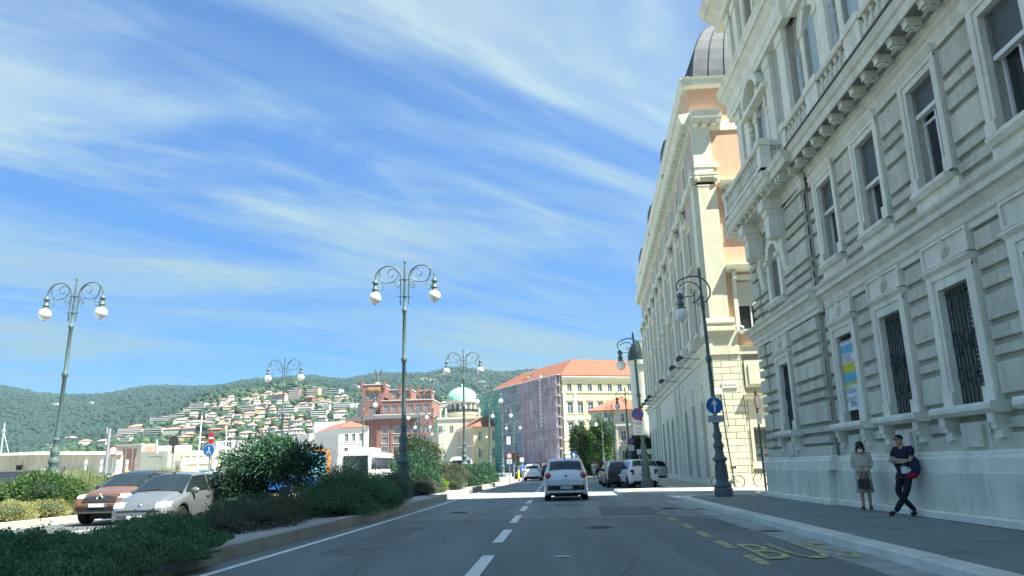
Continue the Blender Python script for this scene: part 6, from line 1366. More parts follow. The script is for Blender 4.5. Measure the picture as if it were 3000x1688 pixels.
silver = carpaint('silver_blue_paint', (.60, .66, .68)); silver2 = carpaint('silver_grey_paint', (.20, .225, .235), .5); orange = carpaint('burnt_orange_paint', (.22, .105, .055)); whiteC = carpaint('white_car_paint', (.72, .74, .74), 0); darkC = carpaint('dark_blue_paint', (.02, .035, .055)); blackC = carpaint('black_car_paint', (.012, .016, .02))
# silver MPV ahead
c = Car('silver_mpv', 'silver rounded five-door car driving ahead with round red tail lamps, in our lane', (.33, 30.7, .006), .0, silver,
        # y, zb, w, zbelt, wb, zt, wt
        [(0, .30, .70, .78, .70, .82, .58), (.05, .24, .82, .95, .80, 1.02, .66), (.16, .22, .865, 1.08, .83, 1.2, .66), (.32, .2, .885, 1.12, .85, 1.60, .67), (.6, .2, .89, 1.10, .85, 1.67, .67), (1.6, .2, .89, 1.06, .83, 1.70, .67), (2.5, .2, .89, 1.02, .80, 1.66, .60), (3.2, .2, .885, .98, .76, 1.14, .62), (3.9, .22, .85, .82, .72, .92, .55), (4.15, .3, .66, .62, .6, .68, .45)],
        (.78, 3.3), .33, lowblack=.32)
c.screen(.165, .315, .66, .60, name='rear_window'); c.sidewin([(.5, 1.14), (1.3, 1.12), (1.3, 1.56), (.62, 1.56)]); c.sidewin([(1.38, 1.12), (2.5, 1.06), (2.3, 1.55), (1.38, 1.57)])
for sx in (-1, 1):
    c.lens('tail_lamp', redL, sx * .71, .985, .125, .125, d=.11); c.lens('rear_fog_lamp', redDk, sx * .60, .52, .07, .07, d=.07)
c.patch('bumper_insert', plasM, -.74, .74, .42, .61, out=.022, n=10); c.plate_(.53, txt='FE 515KM', y=c.endy(0, .53) - .01, w=.5)
c.patch('lower_bumper', plasM, -.80, .80, .20, .32, out=.012, n=10)
e_ = c.lens('badge', chromeM, 0, .985, .065, .065, d=.04); e_ = c.lens('badge', plateB, 0, .985, .05, .05, d=.052)
text('500L', .11, chromeM, c.root, (0, c.endy(0, .86) - .025, .86), (PI / 2, 0, 0), name='model_lettering', bold=.002)
c.mirrors(2.35, 1.08, plasM); q = MB(); q.tube([(0, .55, 1.68), (0, .42, 1.82)], .012, 4); q.box(-.03, .03, .5, .62, 1.67, 1.71); q.build('aerial', plasM, c.root)
for sx in (-1, 1): q = MB(); q.box(sx * .33 - .02, sx * .33 + .02, c.endy(.33, .39) - .012, c.endy(.33, .39) + .02, .37, .41); q.build('parking_sensor', plasM, c.root)
for sx in (-1, 1): q = MB(); q.box(sx * .36 - .12, sx * .36 + .12, 1.0, 1.1, 1.12, 1.42); q.build('headrest', plasM, c.root)
# grey hatchback coming the other way
def hatch(name, label, loc, rot, paint, suv=False):
    k = 1.0
    if not suv: St = [(0, .3, .68, .80, .66, .86, .55), (.06, .24, .78, .95, .76, 1.0, .62), (.35, .22, .81, .97, .78, 1.36, .57), (.7, .2, .825, .96, .78, 1.45, .58), (1.6, .2, .83, .94, .78, 1.48, .60), (2.15, .2, .83, .92, .77, 1.42, .58), (2.95, .2, .825, .88, .74, .98, .62), (3.5, .22, .80, .76, .70, .84, .58), (3.74, .26, .72, .62, .66, .68, .5), (3.82, .3, .62, .54, .58, .56, .42)]; wy = (.62, 3.05)
    else: St = [(0, .4, .72, .85, .7, .9, .6), (.08, .34, .85, 1.0, .82, 1.06, .66), (.4, .3, .88, 1.04, .83, 1.42, .6), (.8, .28, .89, 1.04, .83, 1.54, .6), (1.7, .28, .89, 1.02, .82, 1.58, .62), (2.3, .28, .89, 1.0, .8, 1.5, .6), (3.1, .28, .885, .96, .78, 1.1, .64), (3.75, .3, .86, .88, .76, .98, .6), (4.02, .34, .78, .74, .7, .8, .5), (4.12, .38, .68, .6, .6, .62, .42)]; wy = (.75, 3.35)
    return Car(name, label, loc, rot, paint, St, wy, .30 if not suv else .345, lowblack=0 if not suv else .42)
h = hatch('grey_hatchback', 'silver-grey hatchback facing the camera, behind the foreground hedge at left', (-10.75, 22.75, .02), PI + .02, silver2)
h.screen(2.92, 2.12, .70, .56); h.sidewin([(1.5, .98), (2.75, .94), (2.2, 1.36), (1.5, 1.40)]); h.sidewin([(.55, 1.0), (1.42, .99), (1.42, 1.40), (.66, 1.36)])
for sx in (-1, 1): h.patch('headlamp', clearL, *sorted((sx * .40, sx * .74)), .60, .74, rear=False, out=.012)
h.patch('grille_slot', plasM, -.55, .55, .50, .535, rear=False, out=.008, n=8); h.patch('lower_intake', plasM, -.56, .56, .24, .33, rear=False, out=.01, n=8); h.patch('bumper_strip', silver2, -.66, .66, .42, .49, rear=False, out=.02, n=8); h.plate_(.36, rear=False, txt='BZ', x=.0)
h.lens('badge', chromeM, 0, .64, .055, .055, rear=False, d=.03); h.lens('badge', plateB, 0, .64, .04, .04, rear=False, d=.045)
h.mirrors(2.5, .98, silver2); h.door_lines((1.46, 2.62), .32, .92); h.handles((.75, 1.65), .80)
q = MB(); q.tube([(0, 2.1, 1.45), (0, 1.95, 1.5)], .01, 4); q.box(-.03, .03, 2.0, 2.12, 1.44, 1.47); q.build('aerial', plasM, h.root)
for sx in (-.15, .38): q = MB(); q.tube([(sx, 2.93, h.tz(sx, 2.93) + .02), (sx - .45, 2.86, h.tz(sx - .45, 2.86) + .025)], .012, 4); q.build('wiper', plasM, h.root)
s_ = hatch('orange_suv', 'burnt orange crossover with black roof facing the camera, left of the grey hatchback', (-13.85, 26.3, .02), PI + .02, orange, True)
s_.screen(3.06, 2.26, .72, .58); s_.sidewin([(1.6, 1.08), (2.9, 1.02), (2.35, 1.46), (1.6, 1.5)]); s_.sidewin([(.6, 1.1), (1.52, 1.08), (1.52, 1.5), (.75, 1.46)])
q = MB(); V = []; n = 10
for i in range(n + 1):
    for j in range(n + 1): u = -1 + 2 * i / n; y = .7 + 1.62 * j / n; x = u * .60; V.append((x, y, s_.tz(x, y) + .006))
q._a(V, [(i * (n + 1) + j, (i + 1) * (n + 1) + j, (i + 1) * (n + 1) + j + 1, i * (n + 1) + j + 1) for i in range(n) for j in range(n)], 0, True); q.build('black_roof', blackC, s_.root)
for sx in (-1, 1): s_.patch('headlamp', clearL, *sorted((sx * .52, sx * .82)), .78, .90, rear=False, out=.012); s_.patch('grille_wing', chromeM, *sorted((sx * .14, sx * .5)), .84, .865, rear=False, out=.03)
s_.patch('grille', plasM, -.52, .52, .66, .88, rear=False, out=.02, n=8); s_.patch('lower_intake', plasM, -.72, .72, .40, .54, rear=False, out=.02, n=10); s_.patch('skid_plate', chromeM, -.7, .7, .345, .385, rear=False, out=.03, n=10); s_.plate_(.58, rear=False)
y_ = s_.endy(0, .80, False) + .05; q = MB()
for a0, a1 in (((0, .13), (.09, 0)), ((.09, 0), (0, -.13)), ((0, -.13), (-.09, 0)), ((-.09, 0), (0, .13))): q.tube([(a0[0], y_, .79 + a0[1]), (a1[0], y_, .79 + a1[1])], .022, 4)
q.build('badge', chromeM, s_.root); s_.mirrors(2.7, 1.06, blackC); s_.door_lines((1.56, 2.8), .42, 1.0); s_.handles((.9, 1.8), .9)
# rear-view cars further on
def rearcar(name, label, loc, rot, paint, St=None, lamp=redDk, plate_txt=None, lamps=((.70, .98, .13, .07),), wr=.34):
    St = St or [(0, .36, .72, .82, .7, .88, .6), (.06, .3, .85, .98, .82, 1.04, .66), (.35, .28, .89, 1.05, .84, 1.42, .6), (.65, .26, .9, 1.06, .84, 1.58, .6), (1.8, .26, .9, 1.04, .83, 1.64, .62), (2.6, .26, .9, 1.0, .8, 1.54, .6), (3.3, .26, .89, .96, .78, 1.1, .64), (4.1, .28, .86, .86, .76, .95, .6), (4.45, .34, .7, .66, .66, .7, .45)]
    r = Car(name, label, loc, rot, paint, St, (.82, 3.55), wr, lowblack=.40); r.screen(.16, .42, .64, .56, name='rear_window'); r.sidewin([(.5, 1.1), (1.5, 1.08), (1.5, 1.52), (.75, 1.5)]); r.sidewin([(1.58, 1.08), (2.9, 1.04), (2.5, 1.48), (1.58, 1.54)])
    for sx in (-1, 1):
        for x, z, rx, rz in lamps: r.lens('tail_lamp', lamp, sx * x, z, rx, rz, d=.1)
    r.patch('lower_bumper', plasM, -.82, .82, .28, .42, out=.015, n=8); r.mirrors(2.7, 1.06, paint); r.plate_(.74, txt=plate_txt, w=.5); return r
rearcar('white_suv', 'white SUV driving further ahead beyond the silver car', (-2.48, 75.2, .01), 0, whiteC)
rearcar('dark_oncoming_car', 'dark blue car standing left of the white SUV, partly hidden by the planting', (-4.6, 88, .0), -.5, darkC); rearcar('black_waiting_car', 'black car just right of the white SUV, half hidden by it', (-.9, 82, .0), 0, blackC)
pk = [(0, .34, .74, .84, .7, .9, .6), (.05, .28, .84, 1.0, .80, 1.06, .64), (.28, .24, .865, 1.06, .82, 1.48, .6), (.5, .22, .87, 1.06, .82, 1.62, .61), (1.8, .22, .87, 1.02, .82, 1.66, .62), (2.6, .22, .87, .98, .8, 1.56, .6), (3.3, .22, .865, .94, .76, 1.08, .6), (3.9, .26, .83, .8, .72, .88, .55), (4.08, .32, .66, .6, .6, .64, .4)]
p1_ = rearcar('white_parked_car', 'white parked car with red tail lamps partly hidden by a lamp pedestal', (5.02, 44.3, .0), .14, whiteC, pk, redDk, None, ((.70, .98, .14, .09), (.66, .84, .07, .07)), .32)
rearcar('black_parked_car', 'black parked car between the white parked car and a darker one', (3.92, 46.6, .0), .05, blackC); rearcar('blue_black_parked_car', 'dark blue-black parked car, leftmost of the parked row', (4.0, 52.6, .0), .03, darkC)
rearcar('white_far_parked_car', 'white car roof showing behind the row of parked cars', (6.9, 66, .05), -.9, whiteC)
rearcar('white_car_behind_hedge', 'bit of a white car showing between the grey hatchback and the clipped tree', (-18.3, 43.0, .0), PI - .3, whiteC)
# coaches and lorries beyond the far carriageway
def coach(name, label, loc, rot, Lc, h, w, m, glass=glassC, cat='coach'):
    t = thing(name, label, cat, loc, rot); b = MB(); cs = .28
    prof = [(-w / 2, .35), (w / 2, .35), (w / 2, h - cs), (w / 2 - .12, h - .08), (w / 2 - .4, h), (-w / 2 + .4, h), (-w / 2 + .12, h - .08), (-w / 2, h - cs)]
    b.ext(prof, 0, Lc); b.build('body', m, t)
    b = MB(); b.ext([(-w / 2 + .12, 1.0), (w / 2 - .12, 1.0), (w / 2 - .18, h - .42), (-w / 2 + .18, h - .42)], -.05, 0); b.build('windscreen', glass, t)
    for k in range(6):
        for sg in (-1, 1): q = MB(); y0 = .7 + k * (Lc - 1.2) / 6; q.box(*sorted((sg * w / 2, sg * (w / 2 + .02))), y0, y0 + (Lc - 1.2) / 6 - .1, 1.55, h - .55); q.build('side_window', glass, t)
    for y in (2.2, Lc - 3):
        for sg in (-1, 1): o = put('wheel', tyre_me, t, (sg * (w / 2 - .1), y, .48), scale=1.45)
    for sg in (-1, 1):
        q = MB(); q.tube([(sg * (w / 2 - .1), 0, h - .35), (sg * (w / 2 + .15), -.45, h - .5), (sg * (w / 2 + .15), -.5, h - .8)], .04, 5); q.box(sg * (w / 2 + .15) - .1, sg * (w / 2 + .15) + .1, -.56, -.46, h - 1.4, h - .75); q.build('mirror', m, t)
        q = MB(); q.box(sg * .85 - .2, sg * .85 + .2, -.04, 0, .6, .82); q.build('headlamp', clearL, t)
    return t
whiteB = carpaint('white_coach_paint', (.74, .76, .76), 0)
v0, v1 = at(1000, 1400, 66), at(1082, 1400, 66); cw = 2.5
ch = coach('white_coach', 'white coach with large dark windscreen parked beyond the tree, facing the camera', ((v0.x + v1.x) / 2, 66, 0), .04, 12, 3.15, cw, whiteB)
q = MB(); q.ext([(-1.0, 3.1), (1.0, 3.1), (.9, 3.5), (-.9, 3.5)], 2.0, 6.5); q.build('roof_unit', whiteB, ch)
v = at(1213, 1380, 92); coach('second_white_coach', 'curved white roof of a second coach right of the tall lamp post', (v.x, 92, 0), .1, 10, 3.2, 2.5, whiteB)
v = at(1350, 1380, 88); coach('white_van', 'white van roof showing above the grey-green shrub', (v.x, 88, 0), .1, 5.5, 2.75, 2.3, whiteB, cat='van')
blueC_ = carpaint('bright_blue_paint', (.02, .16, .50), 0); cyanC = carpaint('light_blue_paint', (.15, .45, .60), 0); orgC = carpaint('orange_lorry_paint', (.75, .26, .04), 0)
v = at(755, 1400, 48); lt = thing('blue_bus', 'blue and light blue bus seen through the stems of the clipped tree', 'bus', (v.x - 4.3, 47.5, 0))
q = MB(); q.box(.6, 8.2, 0, 2.4, .4, 1.15); q.build('body', blueC_, lt); q = MB(); q.box(.6, 8.2, .02, 2.38, 1.15, 1.75); q.box(5.6, 8.2, .02, 2.38, 1.75, 2.7); q.build('upper_body', cyanC, lt)
for k in range(6): q = MB(); q.box(.8 + k * 1.2, 1.8 + k * 1.2, -.03, 0, 1.25, 1.65); q.build('side_window', glassG, lt)
for x in (1.6, 7.2): o = put('wheel', tyre_me, lt, (x, .1, .45), (0, 0, PI / 2), scale=1.35)
v = at(938, 1400, 50); ol = thing('orange_sweeper', 'orange municipal lorry behind the right side of the clipped tree', 'lorry', (v.x - 1.9, 50, 0))
q = MB(); q.box(.6, 1.9, 0, 2.2, .6, 2.75); q.box(.7, 1.8, .0, 2.1, 2.75, 2.9); q.build('cab', orgC, ol); q = MB(); q.box(.8, 1.7, -.03, 0, 1.6, 2.4); q.build('cab_window', glassG, ol); q = MB(); q.box(-2.0, 0, .1, 2.1, .7, 1.7); q.build('hopper', orgC, ol)
for x in (.5, 2.0, -1.4): put('wheel', tyre_me, ol, (x, .1, .42), (0, 0, PI / 2), scale=1.25)

# ------------------------------------------------------------------ two-wheelers
def bicycle(name, label, loc, rot, r, fold=True, sc_=1.0):
    t = thing(name, label, 'bicycle', loc, rot)
    wb_ = 1.0
    for x in (0, wb_):
        q = MB(); q.tube([(r * math.cos(a * PI / 14), 0, r * math.sin(a * PI / 14)) for a in range(28)], .022, 6, closed=True); w = q.build('wheel', blackM, t, (x, 0, r))
        q = MB()
        for k in range(14): a = k * PI / 7 + .2; q.tube([(0, 0, 0), (r * math.cos(a), 0, r * math.sin(a))], .003, 3)
        q.ball((0, 0, 0), .03, 6, 4); q.build('spokes', steelM, w)
    q = MB(); bb = (.62 * wb_, 0, r * .95)
    q.tube([(wb_, 0, r), bb], .014, 5); q.tube([(wb_, 0, r), (.72, 0, r + .22)], .012, 5); q.tube([bb, (.74, 0, r + .3)], .018, 6); q.tube([bb, (.16, 0, r + .28)], .024, 6); q.tube([(.0, 0, r), (.12, 0, r + .38), (.2, 0, r + .62)], .018, 6)
    q.build('frame', ironM, t)
    q = MB(); q.tube([(.72, 0, r + .25), (.80, 0, r + .62)], .014, 6); q.build('seat_post', ironM, t)
    q = MB(); q.tube([(.66, 0, r + .65), (.78, 0, r + .655), (.93, 0, r + .66)], [.025, .05, .07], 6); q.build('saddle', blackM, t)
    q = MB(); q.tube([(.2, -.26, r + .63), (.2, .26, r + .63)], .014, 6); q.build('handlebar', ironM, t)
    q = MB(); q.T = Matrix.Translation(bb) @ Matrix.Rotation(PI / 2, 4, 'X'); q.lathe([(.09, -.01), (.09, .01)], 14); q.build('chainring', ironM, t)
    q = MB(); q.tube([bb, (bb[0] + .12, -.05, bb[2] - .1)], .01, 4); q.box(bb[0] + .08, bb[0] + .17, -.12, -.03, bb[2] - .12, bb[2] - .09); q.build('pedal', ironM, t)
    return t
bicycle('folding_bicycle', 'black folding bicycle leaning against the sunlit cream wall behind the lamp', (7.55, 36.6, .15), .0, .28)
bicycle('second_bicycle', 'bicycle whose wheel shows at the palace corner, right of the folding one', (9.55, 36.5, .15), .05, .34)
def scooter(name, label, loc, rot, m=None, cat='motor scooter'):
    t = thing(name, label, cat, loc, rot)
    for y in (0, 1.25): o = put('wheel', tyre_me, t, (0, y, .26), 0, scale=.78)
    q = MB(); q.tube([(0, 0, .5), (0, .3, .75), (0, .6, .72), (0, .75, .35), (0, 1.0, .35), (0, 1.2, .9)], [.14, .2, .18, .16, .14, .1], 8); q.build('body', m or darkC, t)
    q = MB(); q.tube([(0, -.1, .82), (0, .55, .86)], [.12, .15], 8); q.build('seat', blackM, t)
    q = MB(); q.tube([(-.32, 1.1, 1.05), (.32, 1.1, 1.05)], .025, 5); q.tube([(0, 1.2, .9), (0, 1.1, 1.05)], .05, 5); q.build('handlebar', ironM, t)
    q = MB(); q.tube([(-.2, 1.3, 1.05), (.2, 1.3, 1.05), (.15, 1.25, 1.4), (-.15, 1.25, 1.4)], .02, 4, closed=True); q._a([(-.2, 1.3, 1.05), (.2, 1.3, 1.05), (.15, 1.22, 1.4), (-.15, 1.22, 1.4)], [(0, 1, 2, 3)]); q.build('windshield', glassG, t)
    q = MB(); q.box(-.14, .14, -.28, .0, .85, 1.1); q.build('top_box', blackM, t)
    return t
scooter('motor_scooter', 'dark motor scooter between the white SUV and the silver car', (-.75, 62, .0), .1); scooter('motor_scooter', 'motor scooter by the kerb end left of the white SUV', (-5.7, 70, .0), .3, whiteC); scooter('motor_scooter', 'second motor scooter by the kerb end, farther left', (-6.7, 72, .0), .4)

# ------------------------------------------------------------------ people
skinM = mat('skin', (.46, .29, .21), .6, .06, 5); hairM = mat('dark_hair', (.018, .014, .012), .6, .2, 30)
def skin_mesh(name, verts, edges, radii, mats, parent, root=0, sub=1, loc=(0, 0, 0), rot=0.0):
    me = bpy.data.meshes.new(name); me.from_pydata(verts, edges, []); o = bpy.data.objects.new(name, me); COL.objects.link(o)
    md = o.modifiers.new('s', 'SKIN'); md.use_smooth_shade = True; sk = me.skin_vertices[0].data
    for i, r in enumerate(radii): sk[i].radius = (r, r) if not isinstance(r, tuple) else r
    for i in range(len(verts)): sk[i].use_root = (i == root)
    if sub: m2 = o.modifiers.new('d', 'SUBSURF'); m2.levels = sub; m2.render_levels = sub
    bpy.context.view_layer.update()
    nm_ = bpy.data.meshes.new_from_object(o.evaluated_get(bpy.context.evaluated_depsgraph_get())); bpy.data.objects.remove(o); nm_.materials.clear()
    for m in mats: nm_.materials.append(m)
    nm_.name = name; return put(name, nm_, parent, loc, rot)
def person(label, loc, rot, J, height=1.7, cloth=(), head_tilt=0.0, female=False, fingers=True, cat='person', group=None):
    """J: joints in metres in the figure's own frame, facing -y"""
    t = thing('person', label, cat, loc, rot, group); k = height / 1.75
    names = list(J); V = [tuple(c_ * k for c_ in J[n]) for n in names]; ix = {n: i for i, n in enumerate(names)}
    E_ = [('pelvis', 'waist'), ('waist', 'chest'), ('chest', 'neck'), ('neck', 'head'), ('chest', 'shL'), ('chest', 'shR'), ('shL', 'elL'), ('elL', 'wrL'), ('shR', 'elR'), ('elR', 'wrR'), ('wrL', 'haL'), ('wrR', 'haR'), ('pelvis', 'hipL'), ('pelvis', 'hipR'), ('hipL', 'knL'), ('knL', 'anL'), ('hipR', 'knR'), ('knR', 'anR'), ('anL', 'toL'), ('anR', 'toR')]
    R_ = dict(pelvis=.13, waist=.115, chest=.135, neck=.05, head=.055, shL=.06, shR=.06, elL=.042, elR=.042, wrL=.028, wrR=.028, haL=.034, haR=.034, hipL=.085, hipR=.085, knL=.055, knR=.055, anL=.038, anR=.038, toL=.035, toR=.035)
    rad = [R_[n] * k for n in names]; edges = [(ix[a], ix[b_]) for a, b_ in E_]
    for s in ('L', 'R'):
        h_ = Vector(V[ix['ha' + s]]); w = Vector(V[ix['wr' + s]]); d = (h_ - w).normalized(); sd = d.cross(Vector((0, 1, 0))); sd = sd.normalized() if sd.length > .1 else Vector((1, 0, 0))
        for f in range(5):
            off = (f - 1.5) * .019 if f < 4 else -.045; ln = (.06, .075, .07, .05, .045)[f]
            b0 = h_ + sd * off + d * (.025 if f < 4 else -.02); b1 = b0 + d * ln * .55 + sd * (-.012 if f == 4 else 0); b2 = b1 + (d * .6 + Vector((0, .0, -.5))).normalized() * ln * .45
            i0 = len(V); V += [tuple(b0), tuple(b1), tuple(b2)]; rad += [.0095 * k, .009 * k, .0075 * k]; edges += [(ix['ha' + s], i0), (i0, i0 + 1), (i0 + 1, i0 + 2)]
    skin_mesh('body', V, edges, rad, [skinM], t)
    hd = Vector([c_ * k for c_ in J['head']]); R = Matrix.Rotation(head_tilt, 4, 'X') 
    b = MB(); b.T = Matrix.Translation(hd) @ R @ Matrix.Diagonal((.078 * k, .098 * k, .115 * k, 1)); b.ball((0, 0, .25), 1, 14, 10); b.T = Matrix.Translation(hd) @ R
    b.ball((0, -.045 * k, -.05 * k), .05 * k, 10, 6); b.ext([(-.014 * k, -.01), (.014 * k, -.01), (.006 * k, .035 * k), (-.006 * k, .035 * k)], -.118 * k, -.08 * k)
    for s in (-1, 1): b.ball((s * .078 * k, .0, .02 * k), .022 * k, 6, 5)
    b.build('head', skinM, t)
    b = MB(); b.T = Matrix.Translation(hd) @ R
    for s in (-1, 1): b.ball((s * .03 * k, -.092 * k, .035 * k), .012 * k, 6, 4)
    b.box(-.025 * k, .025 * k, -.098 * k, -.085 * k, -.048 * k, -.040 * k); b.build('face_features', flat('dark_face_detail', (.12, .04, .035)), t)
    return t, ix, [Vector(v) for v in V], k, hd, R
def garment(t, V, ix, chain, rad, m, name='garment', sub=1, root=0):
    """chain: list of (joint or vector, ...) edges as name pairs"""
    pts = []; idx = {}
    def gid(n):
        key = n if isinstance(n, str) else tuple(n)
        if key not in idx: idx[key] = len(pts); pts.append(V[ix[n]] if isinstance(n, str) else Vector(n))
        return idx[key]
    ed = [(gid(a), gid(b_)) for a, b_ in chain]; rr = [.05] * len(pts)
    for n, r in rad.items(): rr[idx[n]] = r
    return skin_mesh(name, [tuple(p) for p in pts], ed, rr, [m], t, root)
mid = lambda a, b_, f: tuple(Vector(a) * (1 - f) + Vector(b_) * f)
# man in dark clothes leaning on the wall, legs crossed, arms folded
JM = dict(pelvis=(0, .06, .95), waist=(0, .08, 1.10), chest=(0, .10, 1.34), neck=(-.01, .08, 1.50), head=(-.03, .04, 1.60), shL=(.19, .11, 1.42), shR=(-.19, .09, 1.42), elL=(.24, -.04, 1.17), elR=(-.25, -.06, 1.17), wrL=(.0, -.17, 1.20), wrR=(.02, -.15, 1.14), haL=(-.09, -.16, 1.19), haR=(.11, -.14, 1.16), hipL=(.09, .06, .90), hipR=(-.09, .06, .90), knL=(.06, -.09, .50), knR=(-.12, -.12, .50), anL=(-.16, -.24, .09), anR=(.18, -.02, .10), toL=(-.24, -.38, .04), toR=(.14, -.16, .03))
blackT = mat('black_tshirt', (.012, .016, .028), .9, .2, 8); blackTr = mat('black_trousers', (.010, .013, .02), .9, .2, 8)
t, ix, V, k, hd, R = person('man in black t-shirt and sunglasses leaning on the palace wall with folded arms', (7.40, 16.75, .15), -1.0, JM, 1.70)
garment(t, V, ix, [('pelvis', mid(V[ix['pelvis']], V[ix['hipL']], .0)[:2] + (V[ix['pelvis']].z - .07,)), ('pelvis', 'waist'), ('waist', 'chest'), ('chest', mid(V[ix['chest']], V[ix['neck']], .6)), ('chest', 'shL'), ('chest', 'shR'), ('shL', mid(V[ix['shL']], V[ix['elL']], .7)), ('shR', mid(V[ix['shR']], V[ix['elR']], .7))], {'pelvis': .155, 'waist': .14, 'chest': .16, 'shL': .085, 'shR': .085}, blackT, 'tshirt')
garment(t, V, ix, [('waist', 'pelvis'), ('pelvis', 'hipL'), ('pelvis', 'hipR'), ('hipL', 'knL'), ('knL', 'anL'), ('hipR', 'knR'), ('knR', 'anR')], {'waist': .12, 'pelvis': .11, 'hipL': .10, 'hipR': .10, 'knL': .072, 'knR': .072, 'anL': .055, 'anR': .055}, blackTr, 'trousers')
for s in ('L', 'R'): garment(t, V, ix, [('an' + s, 'to' + s)], {'an' + s: .055, 'to' + s: .05}, blackM, 'shoe')
b = MB(); b.T = Matrix.Translation(hd) @ R; b.box(-.066, .066, -.108, -.098, .022, .05); b.build('sunglasses', ironM, t)
b = MB(); b.T = Matrix.Translation(hd) @ R @ Matrix.Diagonal((.083, .102, .085, 1)); b.ball((0, .12, .72), 1, 12, 8); b.build('hair', hairM, t)
b = MB(); b.T = Matrix.Translation((.2, .08, 1.02)) @ Matrix.Diagonal((.13, .14, .22, 1)); b.ball((0, 0, 0), 1, 12, 8); bp = b.build('backpack', mat('navy_backpack', (.015, .025, .07), .85, .2, 8), None); bp.parent = None
bp.location = t.location; bp.rotation_euler = t.rotation_euler; bp['label'] = 'dark blue and red backpack with white print hanging at the leaning man\'s side'; bp['category'] = 'backpack'
b = MB(); b.T = Matrix.Translation((.18, -.0, .84)) @ Matrix.Diagonal((.12, .13, .08, 1)); b.ball((0, 0, 0), 1, 10, 6); b.build('lower_pocket', mat('red_pocket', (.28, .015, .03), .8), bp)
b = MB()
for j in range(6): b.box(.06, .06 + .16 * math.sin(PI * (j + 1) / 7) + .06, -.155, -.135, .88 + j * .026, .896 + j * .026)
for j in range(4): b.box(.07 + j * .03, .085 + j * .03, -.158, -.14, .9, 1.0)
b.build('print', whiteP, bp)
b = MB(); b.tube([(.18, .12, 1.46), (.24, -.02, 1.3), (.22, .0, 1.1)], .018, 5); b.build('strap', MATS['navy_backpack'], bp)
# woman in beige looking down
JW = dict(pelvis=(0, .02, .93), waist=(0, .03, 1.08), chest=(0, .03, 1.32), neck=(0, -.01, 1.47), head=(0, -.06, 1.55), shL=(.18, .03, 1.40), shR=(-.18, .03, 1.40), elL=(.21, .0, 1.12), elR=(-.22, .0, 1.12), wrL=(.04, -.17, .98), wrR=(-.04, -.18, .98), haL=(.0, -.21, .93), haR=(-.02, -.22, .95), hipL=(.09, .02, .88), hipR=(-.09, .02, .88), knL=(.08, -.02, .48), knR=(-.08, -.01, .48), anL=(.08, .02, .09), anR=(-.09, .02, .09), toL=(.09, -.12, .04), toR=(-.11, -.12, .04))
beige = mat('beige_jacket', (.46, .44, .34), .9, .15, 8); taupe = mat('taupe_skirt', (.32, .28, .23), .9, .2, 8)
t, ix, V, k, hd, R = person('woman in beige jacket and face mask looking down beside the palace wall', (7.30, 18.65, .15), -.35, JW, 1.63, head_tilt=.35)
garment(t, V, ix, [('pelvis', mid(V[ix['pelvis']], V[ix['hipL']], .0)[:2] + (V[ix['pelvis']].z - .07,)), ('pelvis', 'waist'), ('waist', 'chest'), ('chest', mid(V[ix['chest']], V[ix['neck']], .5)), ('chest', 'shL'), ('chest', 'shR'), ('shL', 'elL'), ('elL', 'wrL'), ('shR', 'elR'), ('elR', 'wrR')], {'pelvis': .165, 'waist': .15, 'chest': .155, 'shL': .085, 'shR': .085, 'elL': .068, 'elR': .068, 'wrL': .05, 'wrR': .05}, beige, 'jacket')
b = MB(); b.lathe([(.20, .42), (.19, .5), (.175, .7), (.165, .9), (.14, 1.0)], 14, (0, 0, 0)); b.build('skirt', taupe, t)
for s in ('L', 'R'): garment(t, V, ix, [('an' + s, 'to' + s)], {'an' + s: .05, 'to' + s: .045}, blackM, 'shoe')
b = MB(); b.T = Matrix.Translation(hd) @ R @ Matrix.Diagonal((.10, .115, .125, 1)); b.ball((0, .22, .42), 1, 14, 9); b.T = Matrix.Translation(hd) @ R; b.ball((-.07, .01, -.03), .045, 8, 6); b.ball((.07, .01, -.03), .045, 8, 6); b.build('hair', hairM, t)
b = MB(); b.T = Matrix.Translation(hd) @ R @ Matrix.Diagonal((.062, .06, .05, 1)); b.ball((0, -1.05, -.55), 1, 10, 6); b.build('face_mask', whiteP, t)
hb_ = thing('handbag', 'small dark handbag held low in front by the woman in beige', 'handbag', t.location, t.rotation_euler.z); q = MB(); q.box(-.14, .12, -.30, -.20, .52, .74); q.build('bag_body', mat('brown_bag', (.05, .04, .035), .7, .1), hb_); q = MB(); q.tube([(-.1, -.25, .74), (-.03, -.25, .9), (.05, -.25, .9), (.1, -.25, .74)], .012, 5); q.build('handle', MATS['brown_bag'], hb_)
